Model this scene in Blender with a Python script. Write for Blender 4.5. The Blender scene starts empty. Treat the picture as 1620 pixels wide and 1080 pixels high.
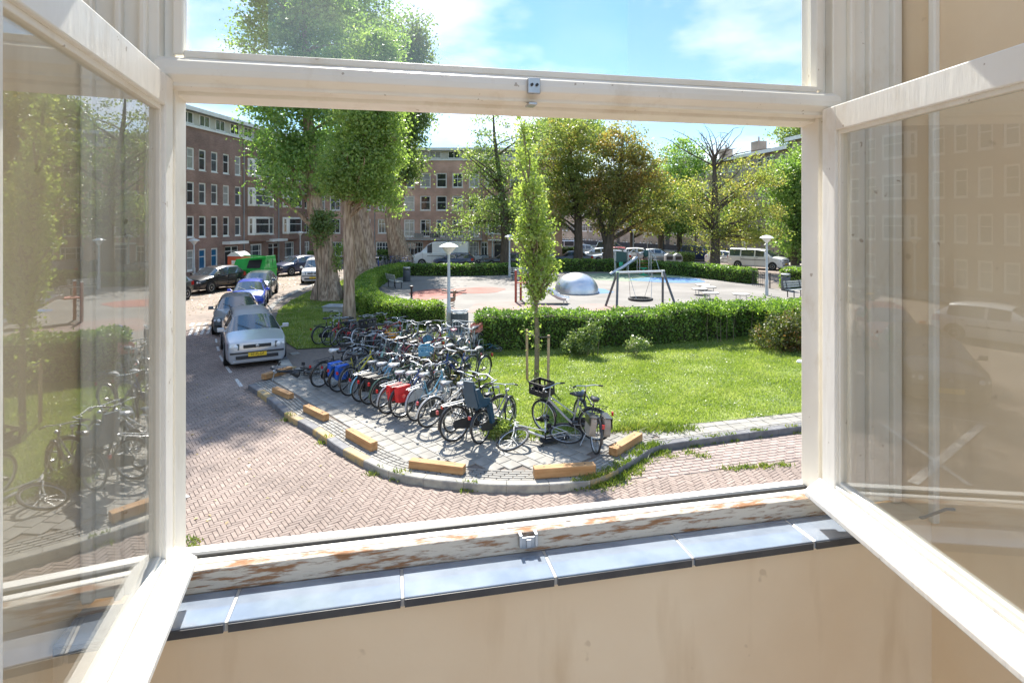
import bpy, bmesh, math, random
import numpy as np
from mathutils import Vector, Matrix
R = math.radians
random.seed(7)
RNG = np.random.default_rng(11)
scene = bpy.context.scene
COL = scene.collection

# ------------------------------------------------------------------ camera
F, CX, HY, H = 900.0, 810.0, 350.0, 4.5      # focal length / horizon of the 1620 px frame, eye height
cam_d = bpy.data.cameras.new('camera'); cam = bpy.data.objects.new('camera', cam_d); COL.objects.link(cam)
cam.location = (0, 0, H); cam.rotation_euler = (R(90), 0, 0)
cam_d.sensor_width = 36; cam_d.lens = 20.0; cam_d.shift_y = -0.1173
cam_d.clip_start = 0.05; cam_d.clip_end = 3000
scene.camera = cam

# ------------------------------------------------------------------ sky, sun, exposure
SUN_AZ, SUN_EL = -10.0, 48.0                  # degrees from +Y (negative = to the left), elevation
w = bpy.data.worlds.new('World'); scene.world = w; w.use_nodes = True
nt = w.node_tree; nt.nodes.clear()
out = nt.nodes.new('ShaderNodeOutputWorld'); bg = nt.nodes.new('ShaderNodeBackground')
sky = nt.nodes.new('ShaderNodeTexSky'); sky.sky_type = 'NISHITA'; sky.sun_disc = False
sky.sun_elevation = R(SUN_EL); sky.sun_rotation = R(SUN_AZ); sky.air_density = 1.0; sky.dust_density = 0.1; sky.ozone_density = 3.0
tc = nt.nodes.new('ShaderNodeTexCoord'); mp = nt.nodes.new('ShaderNodeMapping'); mp.inputs['Scale'].default_value = (1, 1, 2.6)
nz = nt.nodes.new('ShaderNodeTexNoise'); nz.inputs['Scale'].default_value = 3.1; nz.inputs['Detail'].default_value = 6; nz.inputs['Roughness'].default_value = .55
rp = nt.nodes.new('ShaderNodeValToRGB'); rp.color_ramp.elements[0].position = .44; rp.color_ramp.elements[1].position = .74
rp.color_ramp.elements[1].color = (.75, .75, .75, 1)
mx = nt.nodes.new('ShaderNodeMixRGB'); mx.inputs[2].default_value = (2.35, 2.22, 2.26, 1)
lk = nt.links.new
gm = nt.nodes.new('ShaderNodeGamma'); gm.inputs[1].default_value = .6      # evens out the range between zenith and horizon
hs = nt.nodes.new('ShaderNodeHueSaturation'); hs.inputs['Saturation'].default_value = 1.6; hs.inputs['Value'].default_value = .5
lk(tc.outputs['Generated'], mp.inputs[0]); lk(mp.outputs[0], nz.inputs['Vector']); lk(nz.outputs['Fac'], rp.inputs[0])
lk(rp.outputs[0], mx.inputs[0]); lk(sky.outputs[0], gm.inputs[0]); lk(gm.outputs[0], hs.inputs['Color']); lk(hs.outputs[0], mx.inputs[1]); lk(mx.outputs[0], bg.inputs[0]); lk(bg.outputs[0], out.inputs[0])
bg.inputs[1].default_value = 0.15
sd = bpy.data.lights.new('sun', 'SUN'); sd.energy = 2.0; sd.angle = R(.5); sd.color = (1, .95, .86)
sun = bpy.data.objects.new('sun', sd); COL.objects.link(sun); sun.location = (-20, 40, 40)
_d = Vector((-math.sin(R(SUN_AZ)) * math.cos(R(SUN_EL)), -math.cos(R(SUN_AZ)) * math.cos(R(SUN_EL)), -math.sin(R(SUN_EL))))
sun.rotation_euler = _d.to_track_quat('-Z', 'Y').to_euler()
vs = scene.view_settings; vs.view_transform = 'Standard'; vs.look = 'None'; vs.exposure = 2.65; vs.gamma = 1
vs.use_curve_mapping = False
scene.cycles.max_bounces = 8; scene.cycles.transparent_max_bounces = 24; scene.cycles.caustics_reflective = False
scene.cycles.use_denoising = True

# ------------------------------------------------------------------ pixel helpers (a pixel gives a direction, the ground the distance)
def gp(px, py, z=0.0):
    d = F * (H - z) / (py - HY)
    return Vector(((px - CX) / F * d, d, z))
def at(px, py, d):
    return Vector(((px - CX) / F * d, d, H - (py - HY) / F * d))

# ------------------------------------------------------------------ materials
MATS = {}
def nodes(name):
    m = bpy.data.materials.new(name); m.use_nodes = True
    n = m.node_tree; b = n.nodes['Principled BSDF']
    MATS[name] = m
    return m, n, b
def pm(name, c, c2=None, scale=6, rough=.6, metal=0, bump=0, bscale=40, detail=5, lo=.35, hi=.65, coat=0, spec=None, coord='Object', rnd=0, stretch=None, stain=0, stain_scale=.55):
    m, n, b = nodes(name); L = n.links.new
    b.inputs['Base Color'].default_value = (*c, 1); b.inputs['Roughness'].default_value = rough; b.inputs['Metallic'].default_value = metal
    if coat: b.inputs['Coat Weight'].default_value = coat; b.inputs['Coat Roughness'].default_value = .06
    if spec is not None: b.inputs['Specular IOR Level'].default_value = spec
    if c2 or bump:
        t = n.nodes.new('ShaderNodeTexCoord'); v = t.outputs[coord]
        if stretch:
            mpn = n.nodes.new('ShaderNodeMapping'); mpn.inputs['Scale'].default_value = stretch; L(v, mpn.inputs[0]); v = mpn.outputs[0]
    col = None
    if c2:
        q = n.nodes.new('ShaderNodeTexNoise'); q.inputs['Scale'].default_value = scale; q.inputs['Detail'].default_value = detail
        L(v, q.inputs['Vector'])
        r = n.nodes.new('ShaderNodeValToRGB'); r.color_ramp.elements[0].position = lo; r.color_ramp.elements[1].position = hi
        r.color_ramp.elements[0].color = (*c, 1); r.color_ramp.elements[1].color = (*c2, 1)
        L(q.outputs['Fac'], r.inputs[0]); col = r.outputs[0]
        L(col, b.inputs['Base Color'])
    if rnd:
        rv = piece_random(n)
        h = n.nodes.new('ShaderNodeHueSaturation'); mr = n.nodes.new('ShaderNodeMapRange')
        mr.inputs[3].default_value = 1 - rnd; mr.inputs[4].default_value = 1 + rnd
        L(rv, mr.inputs[0]); L(mr.outputs[0], h.inputs['Value'])
        if col: L(col, h.inputs['Color'])
        else: h.inputs['Color'].default_value = (*c, 1)
        L(h.outputs[0], b.inputs['Base Color']); col = h.outputs[0]
    if stain:      # worn and dirty patches that run across the pieces
        ge = n.nodes.new('ShaderNodeNewGeometry'); q3 = n.nodes.new('ShaderNodeTexNoise'); q3.inputs['Scale'].default_value = stain_scale; q3.inputs['Detail'].default_value = 7; q3.inputs['Roughness'].default_value = .62
        L(ge.outputs['Position'], q3.inputs['Vector']); m3 = n.nodes.new('ShaderNodeMapRange'); m3.inputs[1].default_value = .32; m3.inputs[2].default_value = .68; m3.inputs[3].default_value = 1 - stain; m3.inputs[4].default_value = 1 + stain * .5
        h3 = n.nodes.new('ShaderNodeHueSaturation'); L(q3.outputs['Fac'], m3.inputs[0]); L(m3.outputs[0], h3.inputs['Value'])
        if col: L(col, h3.inputs['Color'])
        else: h3.inputs['Color'].default_value = (*c, 1)
        L(h3.outputs[0], b.inputs['Base Color'])
    if bump:
        q2 = n.nodes.new('ShaderNodeTexNoise'); q2.inputs['Scale'].default_value = bscale; q2.inputs['Detail'].default_value = 6
        L(v, q2.inputs['Vector'])
        bp = n.nodes.new('ShaderNodeBump'); bp.inputs['Strength'].default_value = bump; bp.inputs['Distance'].default_value = .01
        L(q2.outputs['Fac'], bp.inputs['Height']); L(bp.outputs[0], b.inputs['Normal'])
    return m
def piece_random(n):
    g = n.nodes.new('ShaderNodeNewGeometry'); o = n.nodes.new('ShaderNodeObjectInfo')
    a = n.nodes.new('ShaderNodeMath'); a.operation = 'ADD'; f = n.nodes.new('ShaderNodeMath'); f.operation = 'FRACT'
    n.links.new(g.outputs['Random Per Island'], a.inputs[0]); n.links.new(o.outputs['Random'], a.inputs[1]); n.links.new(a.outputs[0], f.inputs[0])
    return f.outputs[0]
def leaf_mat(name, c1, c2, c3=None, trans=.5, patch=.35):
    """leaf: diffuse + translucent, tone differs leaf by leaf and in loose patches"""
    m, n, b = nodes(name); L = n.links.new
    g = n.nodes.new('ShaderNodeNewGeometry')
    t = n.nodes.new('ShaderNodeTexCoord'); q = n.nodes.new('ShaderNodeTexNoise'); q.inputs['Scale'].default_value = patch; q.inputs['Detail'].default_value = 3
    L(t.outputs['Object'], q.inputs['Vector'])
    a = n.nodes.new('ShaderNodeMath'); a.operation = 'MULTIPLY_ADD'; a.inputs[1].default_value = .45; a.inputs[2].default_value = -.22
    L(g.outputs['Random Per Island'], a.inputs[0])
    s = n.nodes.new('ShaderNodeMath'); s.operation = 'ADD'; L(a.outputs[0], s.inputs[0]); L(q.outputs['Fac'], s.inputs[1])
    r = n.nodes.new('ShaderNodeValToRGB'); e = r.color_ramp.elements
    e[0].position = .3; e[0].color = (*c1, 1); e[1].position = .62; e[1].color = (*c2, 1)
    if c3: x = e.new(.78); x.color = (*c3, 1)
    L(s.outputs[0], r.inputs[0])
    L(r.outputs[0], b.inputs['Base Color']); b.inputs['Roughness'].default_value = .42; b.inputs['Specular IOR Level'].default_value = .5
    tr = n.nodes.new('ShaderNodeBsdfTranslucent'); mixc = n.nodes.new('ShaderNodeMixRGB'); mixc.blend_type = 'MULTIPLY'; mixc.inputs[0].default_value = 1
    mixc.inputs[2].default_value = (1.6, 1.72, .85, 1); L(r.outputs[0], mixc.inputs[1]); L(mixc.outputs[0], tr.inputs[0])
    ms = n.nodes.new('ShaderNodeMixShader'); ms.inputs[0].default_value = trans
    L(b.outputs[0], ms.inputs[1]); L(tr.outputs[0], ms.inputs[2]); L(ms.outputs[0], n.nodes['Material Output'].inputs[0])
    return m
def brick_mat(name, c1, c2, mortar, bw=.22, bh=.065, scale=1.0, vertical=True):
    m, n, b = nodes(name); L = n.links.new
    t = n.nodes.new('ShaderNodeTexCoord'); v = t.outputs['Object']
    if vertical:
        sx = n.nodes.new('ShaderNodeSeparateXYZ'); cx = n.nodes.new('ShaderNodeCombineXYZ'); ad = n.nodes.new('ShaderNodeMath'); ad.operation = 'ADD'
        L(v, sx.inputs[0]); L(sx.outputs[0], ad.inputs[0]); L(sx.outputs[1], ad.inputs[1]); L(ad.outputs[0], cx.inputs[0]); L(sx.outputs[2], cx.inputs[1]); v2 = cx.outputs[0]
    else: v2 = v
    k = n.nodes.new('ShaderNodeTexBrick'); k.inputs['Scale'].default_value = scale; k.inputs['Brick Width'].default_value = bw; k.inputs['Row Height'].default_value = bh
    k.inputs['Mortar Size'].default_value = .007; k.inputs['Color1'].default_value = (*c1, 1); k.inputs['Color2'].default_value = (*c2, 1); k.inputs['Mortar'].default_value = (*mortar, 1)
    L(v2, k.inputs['Vector'])
    q = n.nodes.new('ShaderNodeTexNoise'); q.inputs['Scale'].default_value = .5; q.inputs['Detail'].default_value = 6; L(v, q.inputs['Vector'])
    mr = n.nodes.new('ShaderNodeMapRange'); mr.inputs[1].default_value = .3; mr.inputs[2].default_value = .7; mr.inputs[3].default_value = .66; mr.inputs[4].default_value = 1.28
    L(q.outputs['Fac'], mr.inputs[0])
    h = n.nodes.new('ShaderNodeHueSaturation'); L(k.outputs[0], h.inputs['Color']); L(mr.outputs[0], h.inputs['Value']); L(h.outputs[0], b.inputs['Base Color'])
    b.inputs['Roughness'].default_value = .85
    return m
def glass_mat(name, tint=(.97, .98, .97), ior=1.62, rough=0.0, dust=.03):
    """thin window pane: Fresnel reflection over clear transmission"""
    m, n, b = nodes(name); L = n.links.new; n.nodes.remove(b)
    t = n.nodes.new('ShaderNodeBsdfTransparent'); t.inputs[0].default_value = (*tint, 1)
    g = n.nodes.new('ShaderNodeBsdfGlossy'); g.inputs['Roughness'].default_value = rough
    f = n.nodes.new('ShaderNodeFresnel'); ge = n.nodes.new('ShaderNodeNewGeometry'); mr = n.nodes.new('ShaderNodeMapRange'); mr.inputs[3].default_value = ior; mr.inputs[4].default_value = 1 / ior
    L(ge.outputs['Backfacing'], mr.inputs[0]); L(mr.outputs[0], f.inputs[0])      # same Fresnel entering and leaving the pane
    ms = n.nodes.new('ShaderNodeMixShader'); L(f.outputs[0], ms.inputs[0]); L(t.outputs[0], ms.inputs[1]); L(g.outputs[0], ms.inputs[2])
    df = n.nodes.new('ShaderNodeBsdfDiffuse'); tl = n.nodes.new('ShaderNodeBsdfTranslucent'); d2 = n.nodes.new('ShaderNodeMixShader'); d2.inputs[0].default_value = .5
    df.inputs[0].default_value = tl.inputs[0].default_value = (.8, .8, .76, 1); L(df.outputs[0], d2.inputs[1]); L(tl.outputs[0], d2.inputs[2])
    t2 = n.nodes.new('ShaderNodeTexCoord'); q = n.nodes.new('ShaderNodeTexNoise'); q.inputs['Scale'].default_value = 3; q.inputs['Detail'].default_value = 6; L(t2.outputs['Object'], q.inputs['Vector'])
    mr2 = n.nodes.new('ShaderNodeMapRange'); mr2.inputs[1].default_value = .3; mr2.inputs[2].default_value = .75; mr2.inputs[3].default_value = dust * .5; mr2.inputs[4].default_value = dust * 1.6; L(q.outputs['Fac'], mr2.inputs[0])
    m2 = n.nodes.new('ShaderNodeMixShader'); L(mr2.outputs[0], m2.inputs[0]); L(ms.outputs[0], m2.inputs[1]); L(d2.outputs[0], m2.inputs[2])      # film of dust
    L(m2.outputs[0], n.nodes['Material Output'].inputs[0]); return m

# ------------------------------------------------------------------ objects
def tag(o, label=None, cat=None, group=None, kind=None):
    if label: o['label'] = label
    if cat: o['category'] = cat
    if group: o['group'] = group
    if kind: o['kind'] = kind
    return o
def thing(name, label, cat, loc=(0, 0, 0), rz=0, group=None):
    o = bpy.data.objects.new(name, None); COL.objects.link(o); o.empty_display_size = .2
    o.location = loc; o.rotation_euler = (0, 0, rz)
    return tag(o, label, cat, group)
def link(name, me, parent=None, mat=None):
    o = bpy.data.objects.new(name, me); COL.objects.link(o)
    if parent is not None: o.parent = parent
    if mat is not None:
        if not me.materials: me.materials.append(mat)
        elif me.materials[0] != mat:
            o.material_slots[0].link = 'OBJECT'; o.material_slots[0].material = mat
    return o
class MB:
    def __init__(s): s.v = []; s.f = []
    def add(s, vs, fs):
        k = len(s.v); s.v += [tuple(p) for p in vs]; s.f += [tuple(i + k for i in f) for f in fs]; return s
    def hexa(s, p):    # 8 points: bottom 0-3, top 4-7
        return s.add(p, [(0, 3, 2, 1), (4, 5, 6, 7), (0, 1, 5, 4), (1, 2, 6, 5), (2, 3, 7, 6), (3, 0, 4, 7)])
    def box(s, c, sz, rz=0, M=None):
        a, b, h = sz[0] / 2, sz[1] / 2, sz[2] / 2
        p = [Vector(q) for q in ((-a, -b, -h), (a, -b, -h), (a, b, -h), (-a, b, -h), (-a, -b, h), (a, -b, h), (a, b, h), (-a, b, h))]
        m = Matrix.Rotation(rz, 3, 'Z') if M is None else M
        return s.hexa([m @ q + Vector(c) for q in p])
    def bb(s, x0, x1, y0, y1, z0, z1):
        return s.box(((x0 + x1) / 2, (y0 + y1) / 2, (z0 + z1) / 2), (abs(x1 - x0), abs(y1 - y0), abs(z1 - z0)))
    def tube(s, pts, r, n=6, cap=True, closed=False):
        pts = [Vector(p) for p in pts]; k = len(pts); rs = r if isinstance(r, (list, tuple)) else [r] * k
        base = len(s.v); up = None
        for i in range(k):
            a = pts[i - 1] if (i > 0 or closed) else pts[i]; b = pts[(i + 1) % k] if (i < k - 1 or closed) else pts[i]
            t = (b - a).normalized()
            if up is None:
                up = Vector((0, 0, 1)) if abs(t.z) < .9 else Vector((1, 0, 0))
            x = t.cross(up)
            if x.length < 1e-5: x = t.cross(Vector((.3, 1, .2)))
            x.normalize(); up = x.cross(t).normalized()
            for j in range(n):
                g = 2 * math.pi * j / n; s.v.append(tuple(pts[i] + (x * math.cos(g) + up * math.sin(g)) * rs[i]))
        for i in range(k if closed else k - 1):
            for j in range(n):
                a = base + i * n; b = base + ((i + 1) % k) * n; s.f.append((a + j, a + (j + 1) % n, b + (j + 1) % n, b + j))
        if cap and not closed:
            s.f.append(tuple(base + j for j in range(n))); s.f.append(tuple(base + (k - 1) * n + j for j in range(n)))
        return s
    def lathe(s, prof, n=16, o=(0, 0, 0), axis='z'):
        base = len(s.v)
        for r, h in prof:
            for j in range(n):
                g = 2 * math.pi * j / n; c, d = r * math.cos(g), r * math.sin(g)
                p = (c, d, h) if axis == 'z' else ((c, h, d) if axis == 'y' else (h, c, d))
                s.v.append((p[0] + o[0], p[1] + o[1], p[2] + o[2]))
        for i in range(len(prof) - 1):
            for j in range(n):
                a = base + i * n; b = a + n; s.f.append((a + j, a + (j + 1) % n, b + (j + 1) % n, b + j))
        s.f.append(tuple(base + j for j in range(n))); s.f.append(tuple(base + (len(prof) - 1) * n + j for j in range(n)))
        return s
    def ring(s, c, Rr, r, n=20, m=6, axis='y', a0=0, a1=2 * math.pi):
        closed = abs(a1 - a0 - 2 * math.pi) < 1e-4; pts = []
        for i in range(n if closed else n + 1):
            g = a0 + (a1 - a0) * i / n; x, y = Rr * math.cos(g), Rr * math.sin(g)
            pts.append((c[0] + x, c[1], c[2] + y) if axis == 'y' else ((c[0] + x, c[1] + y, c[2]) if axis == 'z' else (c[0], c[1] + x, c[2] + y)))
        return s.tube(pts, r, m, True, closed)
    def prism(s, poly, z0, z1):
        n = len(poly); v = [(p[0], p[1], z0) for p in poly] + [(p[0], p[1], z1) for p in poly]
        return s.add(v, [tuple(range(n - 1, -1, -1)), tuple(range(n, 2 * n))] + [(i, (i + 1) % n, n + (i + 1) % n, n + i) for i in range(n)])
    def prismy(s, poly, y0, y1):     # polygon in x,z
        n = len(poly); v = [(p[0], y0, p[1]) for p in poly] + [(p[0], y1, p[1]) for p in poly]
        return s.add(v, [tuple(range(n)), tuple(range(2 * n - 1, n - 1, -1))] + [(i, n + i, n + (i + 1) % n, (i + 1) % n) for i in range(n)])
    def mesh(s, name, mat=None, smooth=False, recalc=True):
        me = bpy.data.meshes.new(name); me.from_pydata(s.v, [], s.f)
        if recalc:
            b = bmesh.new(); b.from_mesh(me); bmesh.ops.recalc_face_normals(b, faces=b.faces); b.to_mesh(me); b.free()
        if smooth:
            me.polygons.foreach_set('use_smooth', [True] * len(me.polygons)); me.set_sharp_from_angle(angle=R(38))
        if mat: me.materials.append(mat)
        me.update(); return me
    def build(s, name, mat, parent=None, smooth=False, bevel=0, recalc=True):
        o = link(name, s.mesh(name, mat, smooth, recalc), parent)
        if bevel:
            m = o.modifiers.new('bevel', 'BEVEL'); m.width = bevel; m.segments = 2; m.limit_method = 'ANGLE'; m.harden_normals = False
        return o
def np_mesh(name, V, n, mat):
    """V: (faces*n, 3) array, every n vertices one face"""
    me = bpy.data.meshes.new(name); k = len(V); f = k // n
    me.vertices.add(k); me.vertices.foreach_set('co', np.asarray(V, dtype=np.float32).ravel())
    me.loops.add(k); me.loops.foreach_set('vertex_index', np.arange(k, dtype=np.int32))
    me.polygons.add(f); me.polygons.foreach_set('loop_start', np.arange(0, k, n, dtype=np.int32))
    try: me.polygons.foreach_set('loop_total', np.full(f, n, dtype=np.int32))
    except Exception: pass
    me.update(calc_edges=True); me.validate()
    if mat: me.materials.append(mat)
    return me
def text_mesh(txt, size, mat, name='lettering', depth=.001):
    c = bpy.data.curves.new(name, 'FONT'); c.body = txt; c.size = size; c.align_x = 'CENTER'; c.align_y = 'CENTER'; c.extrude = depth
    o = bpy.data.objects.new(name, c); COL.objects.link(o)
    dg = bpy.context.evaluated_depsgraph_get(); me = bpy.data.meshes.new_from_object(o.evaluated_get(dg)); bpy.data.objects.remove(o)
    me.materials.clear(); me.materials.append(mat); return me
def inside(p, poly):
    x, y = p[0], p[1]; c = False; j = len(poly) - 1
    for i in range(len(poly)):
        xi, yi = poly[i][0], poly[i][1]; xj, yj = poly[j][0], poly[j][1]
        if (yi > y) != (yj > y) and x < (xj - xi) * (y - yi) / (yj - yi) + xi: c = not c
        j = i
    return c
def resample(pts, step):
    """points every `step` along a polyline, each with its tangent"""
    pts = [Vector((p[0], p[1], 0)) for p in pts]; outp = []; acc = 0.0; nxt = 0.0
    for a, b in zip(pts, pts[1:]):
        L = (b - a).length
        if L < 1e-6: continue
        while nxt <= acc + L:
            outp.append((a + (b - a) * ((nxt - acc) / L), (b - a) / L)); nxt += step
        acc += L
    return outp
def smooth_line(pts, it=2):
    pts = [Vector((p[0], p[1], 0)) for p in pts]
    for _ in range(it):
        q = [pts[0]]
        for a, b in zip(pts, pts[1:]): q += [a * .75 + b * .25, a * .25 + b * .75]
        pts = q + [pts[-1]]
    return pts
def pieces(items, name, parent, mat, limit=300, rest='remaining_pieces'):
    """items: (mesh, matrix). The `limit` nearest the eye become parts of their own, the others one joined part"""
    items = sorted(items, key=lambda t: (t[1].translation - cam.location).length)
    for me, M in items[:limit]:
        o = link(name, me, parent, mat); o.matrix_local = M
    far = items[limit:]
    if far:
        vs, fs, k = [], [], 0; cache = {}
        for me, M in far:
            if me.name not in cache:
                cache[me.name] = (np.array([v.co[:] for v in me.vertices]), [tuple(p.vertices) for p in me.polygons])
            a, pf = cache[me.name]; m = np.array(M)
            vs.append(a @ m[:3, :3].T + m[:3, 3]); fs += [tuple(i + k for i in f) for f in pf]; k += len(a)
        me = bpy.data.meshes.new(rest); me.from_pydata(np.concatenate(vs).tolist(), [], fs); me.materials.append(mat); me.update()
        o = link(rest, me, parent); o['kind'] = 'stuff'
def slab_mesh(name, a, b, h, ch):
    """paving piece: chamfered top, open bottom; top at z=0"""
    m = MB(); x, y = a / 2, b / 2
    v = [(-x, -y, -h), (x, -y, -h), (x, y, -h), (-x, y, -h), (-x, -y, -ch), (x, -y, -ch), (x, y, -ch), (-x, y, -ch),
         (-x + ch, -y + ch, 0), (x - ch, -y + ch, 0), (x - ch, y - ch, 0), (-x + ch, y - ch, 0)]
    f = [(8, 9, 10, 11)] + [(i, (i + 1) % 4, 4 + (i + 1) % 4, 4 + i) for i in range(4)] + [(4 + i, 4 + (i + 1) % 4, 8 + (i + 1) % 4, 8 + i) for i in range(4)]
    return m.add(v, f).mesh(name, None, False, False)

# leaves
def unit(a): return a / np.maximum(np.linalg.norm(a, axis=1, keepdims=True), 1e-6)
def leaf_quads(C, size, up=.4, aspect=.62, sd=.25):
    n = len(C); N = unit(RNG.normal(size=(n, 3)) + np.array([0, 0, up])); A = unit(np.cross(N, RNG.normal(size=(n, 3)))); B = np.cross(N, A)
    s = (size * np.clip(RNG.normal(1, sd, n), .45, 1.8))[:, None] * .5
    V = np.empty((n, 4, 3)); V[:, 0] = C + A * s; V[:, 1] = C + B * s * aspect + N * s * .18; V[:, 2] = C - A * s; V[:, 3] = C - B * s * aspect + N * s * .18
    return V.reshape(-1, 3)
def E(px, py, d, rx, ry, wt=1.0, dep=1.0):
    """crown lobe seen at a pixel, at the distance of the tree's foot"""
    c = at(px, py, d); k = d / F
    return (c.x, c.y, c.z, rx * k, rx * k * dep, ry * k, wt)
def clumps_in(ells, n, inner=.35):
    vol = np.array([e[3] * e[4] * e[5] * e[6] for e in ells]); pr = vol / vol.sum(); idx = RNG.choice(len(ells), n, p=pr)
    D = unit(RNG.normal(size=(n, 3))); r = (inner + (1 - inner) * RNG.random(n) ** .6)[:, None]
    e = np.array(ells)[idx]
    return e[:, :3] + D * r * e[:, 3:6]
def limb_tube(m, a, b, r0, r1, sag=.15, n=5, seg=5):
    a, b = Vector(a), Vector(b); L = (b - a).length; off = Vector((random.uniform(-1, 1), random.uniform(-1, 1), random.uniform(.2, 1))) * L * sag
    pts = [a + (b - a) * t + off * (4 * t * (1 - t)) * .5 + Vector((random.uniform(-1, 1), random.uniform(-1, 1), random.uniform(-1, 1))) * L * .012 for t in [i / seg for i in range(seg + 1)]]
    m.tube(pts, [r0 + (r1 - r0) * i / seg for i in range(seg + 1)], n); return pts
def tree(name, label, base, trunk_path, radii, ells, nclump, nper, spread, lsize, mat, bark, cat='tree', limbs=26, group=None, flare=False, twigs=0, up=.4, inner=.35):
    t = thing(name, label, cat, base, 0, group); b = Vector(base)
    m = MB(); pts = [Vector(p) - b for p in trunk_path]
    q, rr = [], []
    for i in range(len(pts) - 1):
        for k in range(4):
            f = k / 4; q.append(pts[i].lerp(pts[i + 1], f)); rr.append(radii[i] + (radii[i + 1] - radii[i]) * f)
    q.append(pts[-1]); rr.append(radii[-1])
    n = 24 if flare else 10; k0 = len(m.v); m.tube(q, rr, n)
    for i in range(k0, len(m.v)):       # uneven, buttressed trunk
        j = (i - k0) % n; ring = (i - k0) // n; c = q[min(ring, len(q) - 1)]; p = Vector(m.v[i]); g = j / n * 2 * math.pi
        am = (.15 * math.sin(3 * g + ring * .35) + .11 * math.sin(6 * g - ring * .3)) * (1.0 if flare else .35)
        m.v[i] = tuple(c + (p - c) * (1 + am))
    m.build('trunk', bark, t, True)
    cc = clumps_in(ells, nclump, inner)
    lm = MB(); sel = RNG.choice(nclump, min(limbs, nclump), replace=False); tz = np.array([p.z for p in q])
    for i in sel:
        c = Vector(cc[i]) - b; hz = max(tz[len(tz) // 3], min(tz[-1], c.z - (Vector((c.x, c.y)).length) * .55 - .5)); k = int(np.argmin(abs(tz - hz)))
        lp = limb_tube(lm, q[k], c, max(.03, rr[k] * .42), .015 + lsize * .04)
        for _ in range(twigs):
            s = lp[random.randint(2, 5)]; e = s + Vector((random.gauss(0, 1), random.gauss(0, 1), random.gauss(.5, .8))) * spread * 1.3
            limb_tube(lm, s, e, .03, .008, .2, 4, 3)
    if lm.v: lm.build('branches', bark, t, True, 0, False)
    C = np.repeat(cc, nper, axis=0); sp = spread * (.6 + .8 * RNG.random(nclump))
    C = C + RNG.normal(size=C.shape) * np.repeat(sp, nper)[:, None] * np.array([1, 1, .7])
    C = C[C[:, 2] > .3] - np.array(b)
    link('crown', np_mesh('crown', leaf_quads(C, lsize, up), 4, mat), t)
    return t
# ------------------------------------------------------------------ material set
def m_worn(name, base, stain, seed):
    """old gloss paint: uneven tone, grubby stains, brush marks and small chips"""
    m, n, b = nodes(name); L = n.links.new; t = n.nodes.new('ShaderNodeTexCoord')
    def noise(sc, det, st=(1, 1, 1), rg=.55):
        mp_ = n.nodes.new('ShaderNodeMapping'); mp_.inputs['Scale'].default_value = st; mp_.inputs['Location'].default_value = (seed, seed * .7, seed * 1.3); L(t.outputs['Object'], mp_.inputs[0])
        q = n.nodes.new('ShaderNodeTexNoise'); q.inputs['Scale'].default_value = sc; q.inputs['Detail'].default_value = det; q.inputs['Roughness'].default_value = rg; L(mp_.outputs[0], q.inputs['Vector']); return q.outputs['Fac']
    def ramp(v, p0, c0, p1, c1):
        r = n.nodes.new('ShaderNodeValToRGB'); e = r.color_ramp.elements; e[0].position = p0; e[0].color = (*c0, 1); e[1].position = p1; e[1].color = (*c1, 1); L(v, r.inputs[0]); return r.outputs[0]
    def mul(a, c, f):
        q = n.nodes.new('ShaderNodeMixRGB'); q.blend_type = 'MULTIPLY'; q.inputs[0].default_value = f; L(a, q.inputs[1]); L(c, q.inputs[2]); return q.outputs[0]
    c = ramp(noise(2.4, 8), .35, base, .95, stain); c = mul(c, ramp(noise(5.5, 10, (1, 1, .5), .7), .55, (1, 1, 1), .82, (.72, .64, .52)), .8)
    chips = ramp(noise(26, 3), .705, (1, 1, 1), .72, (.42, .33, .25)); c = mul(c, chips, .7); L(c, b.inputs['Base Color']); b.inputs['Roughness'].default_value = .38
    bp = n.nodes.new('ShaderNodeBump'); bp.inputs['Strength'].default_value = .35; bp.inputs['Distance'].default_value = .004; L(noise(8, 10, (1, 6, 1)), bp.inputs['Height']); L(bp.outputs[0], b.inputs['Normal']); return m
M_paint = m_worn('cream_paint', (.87, .835, .75), (.74, .67, .55), 1.7)
M_sash = m_worn('white_sash_paint', (.90, .88, .825), (.80, .75, .66), 4.1)
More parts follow.
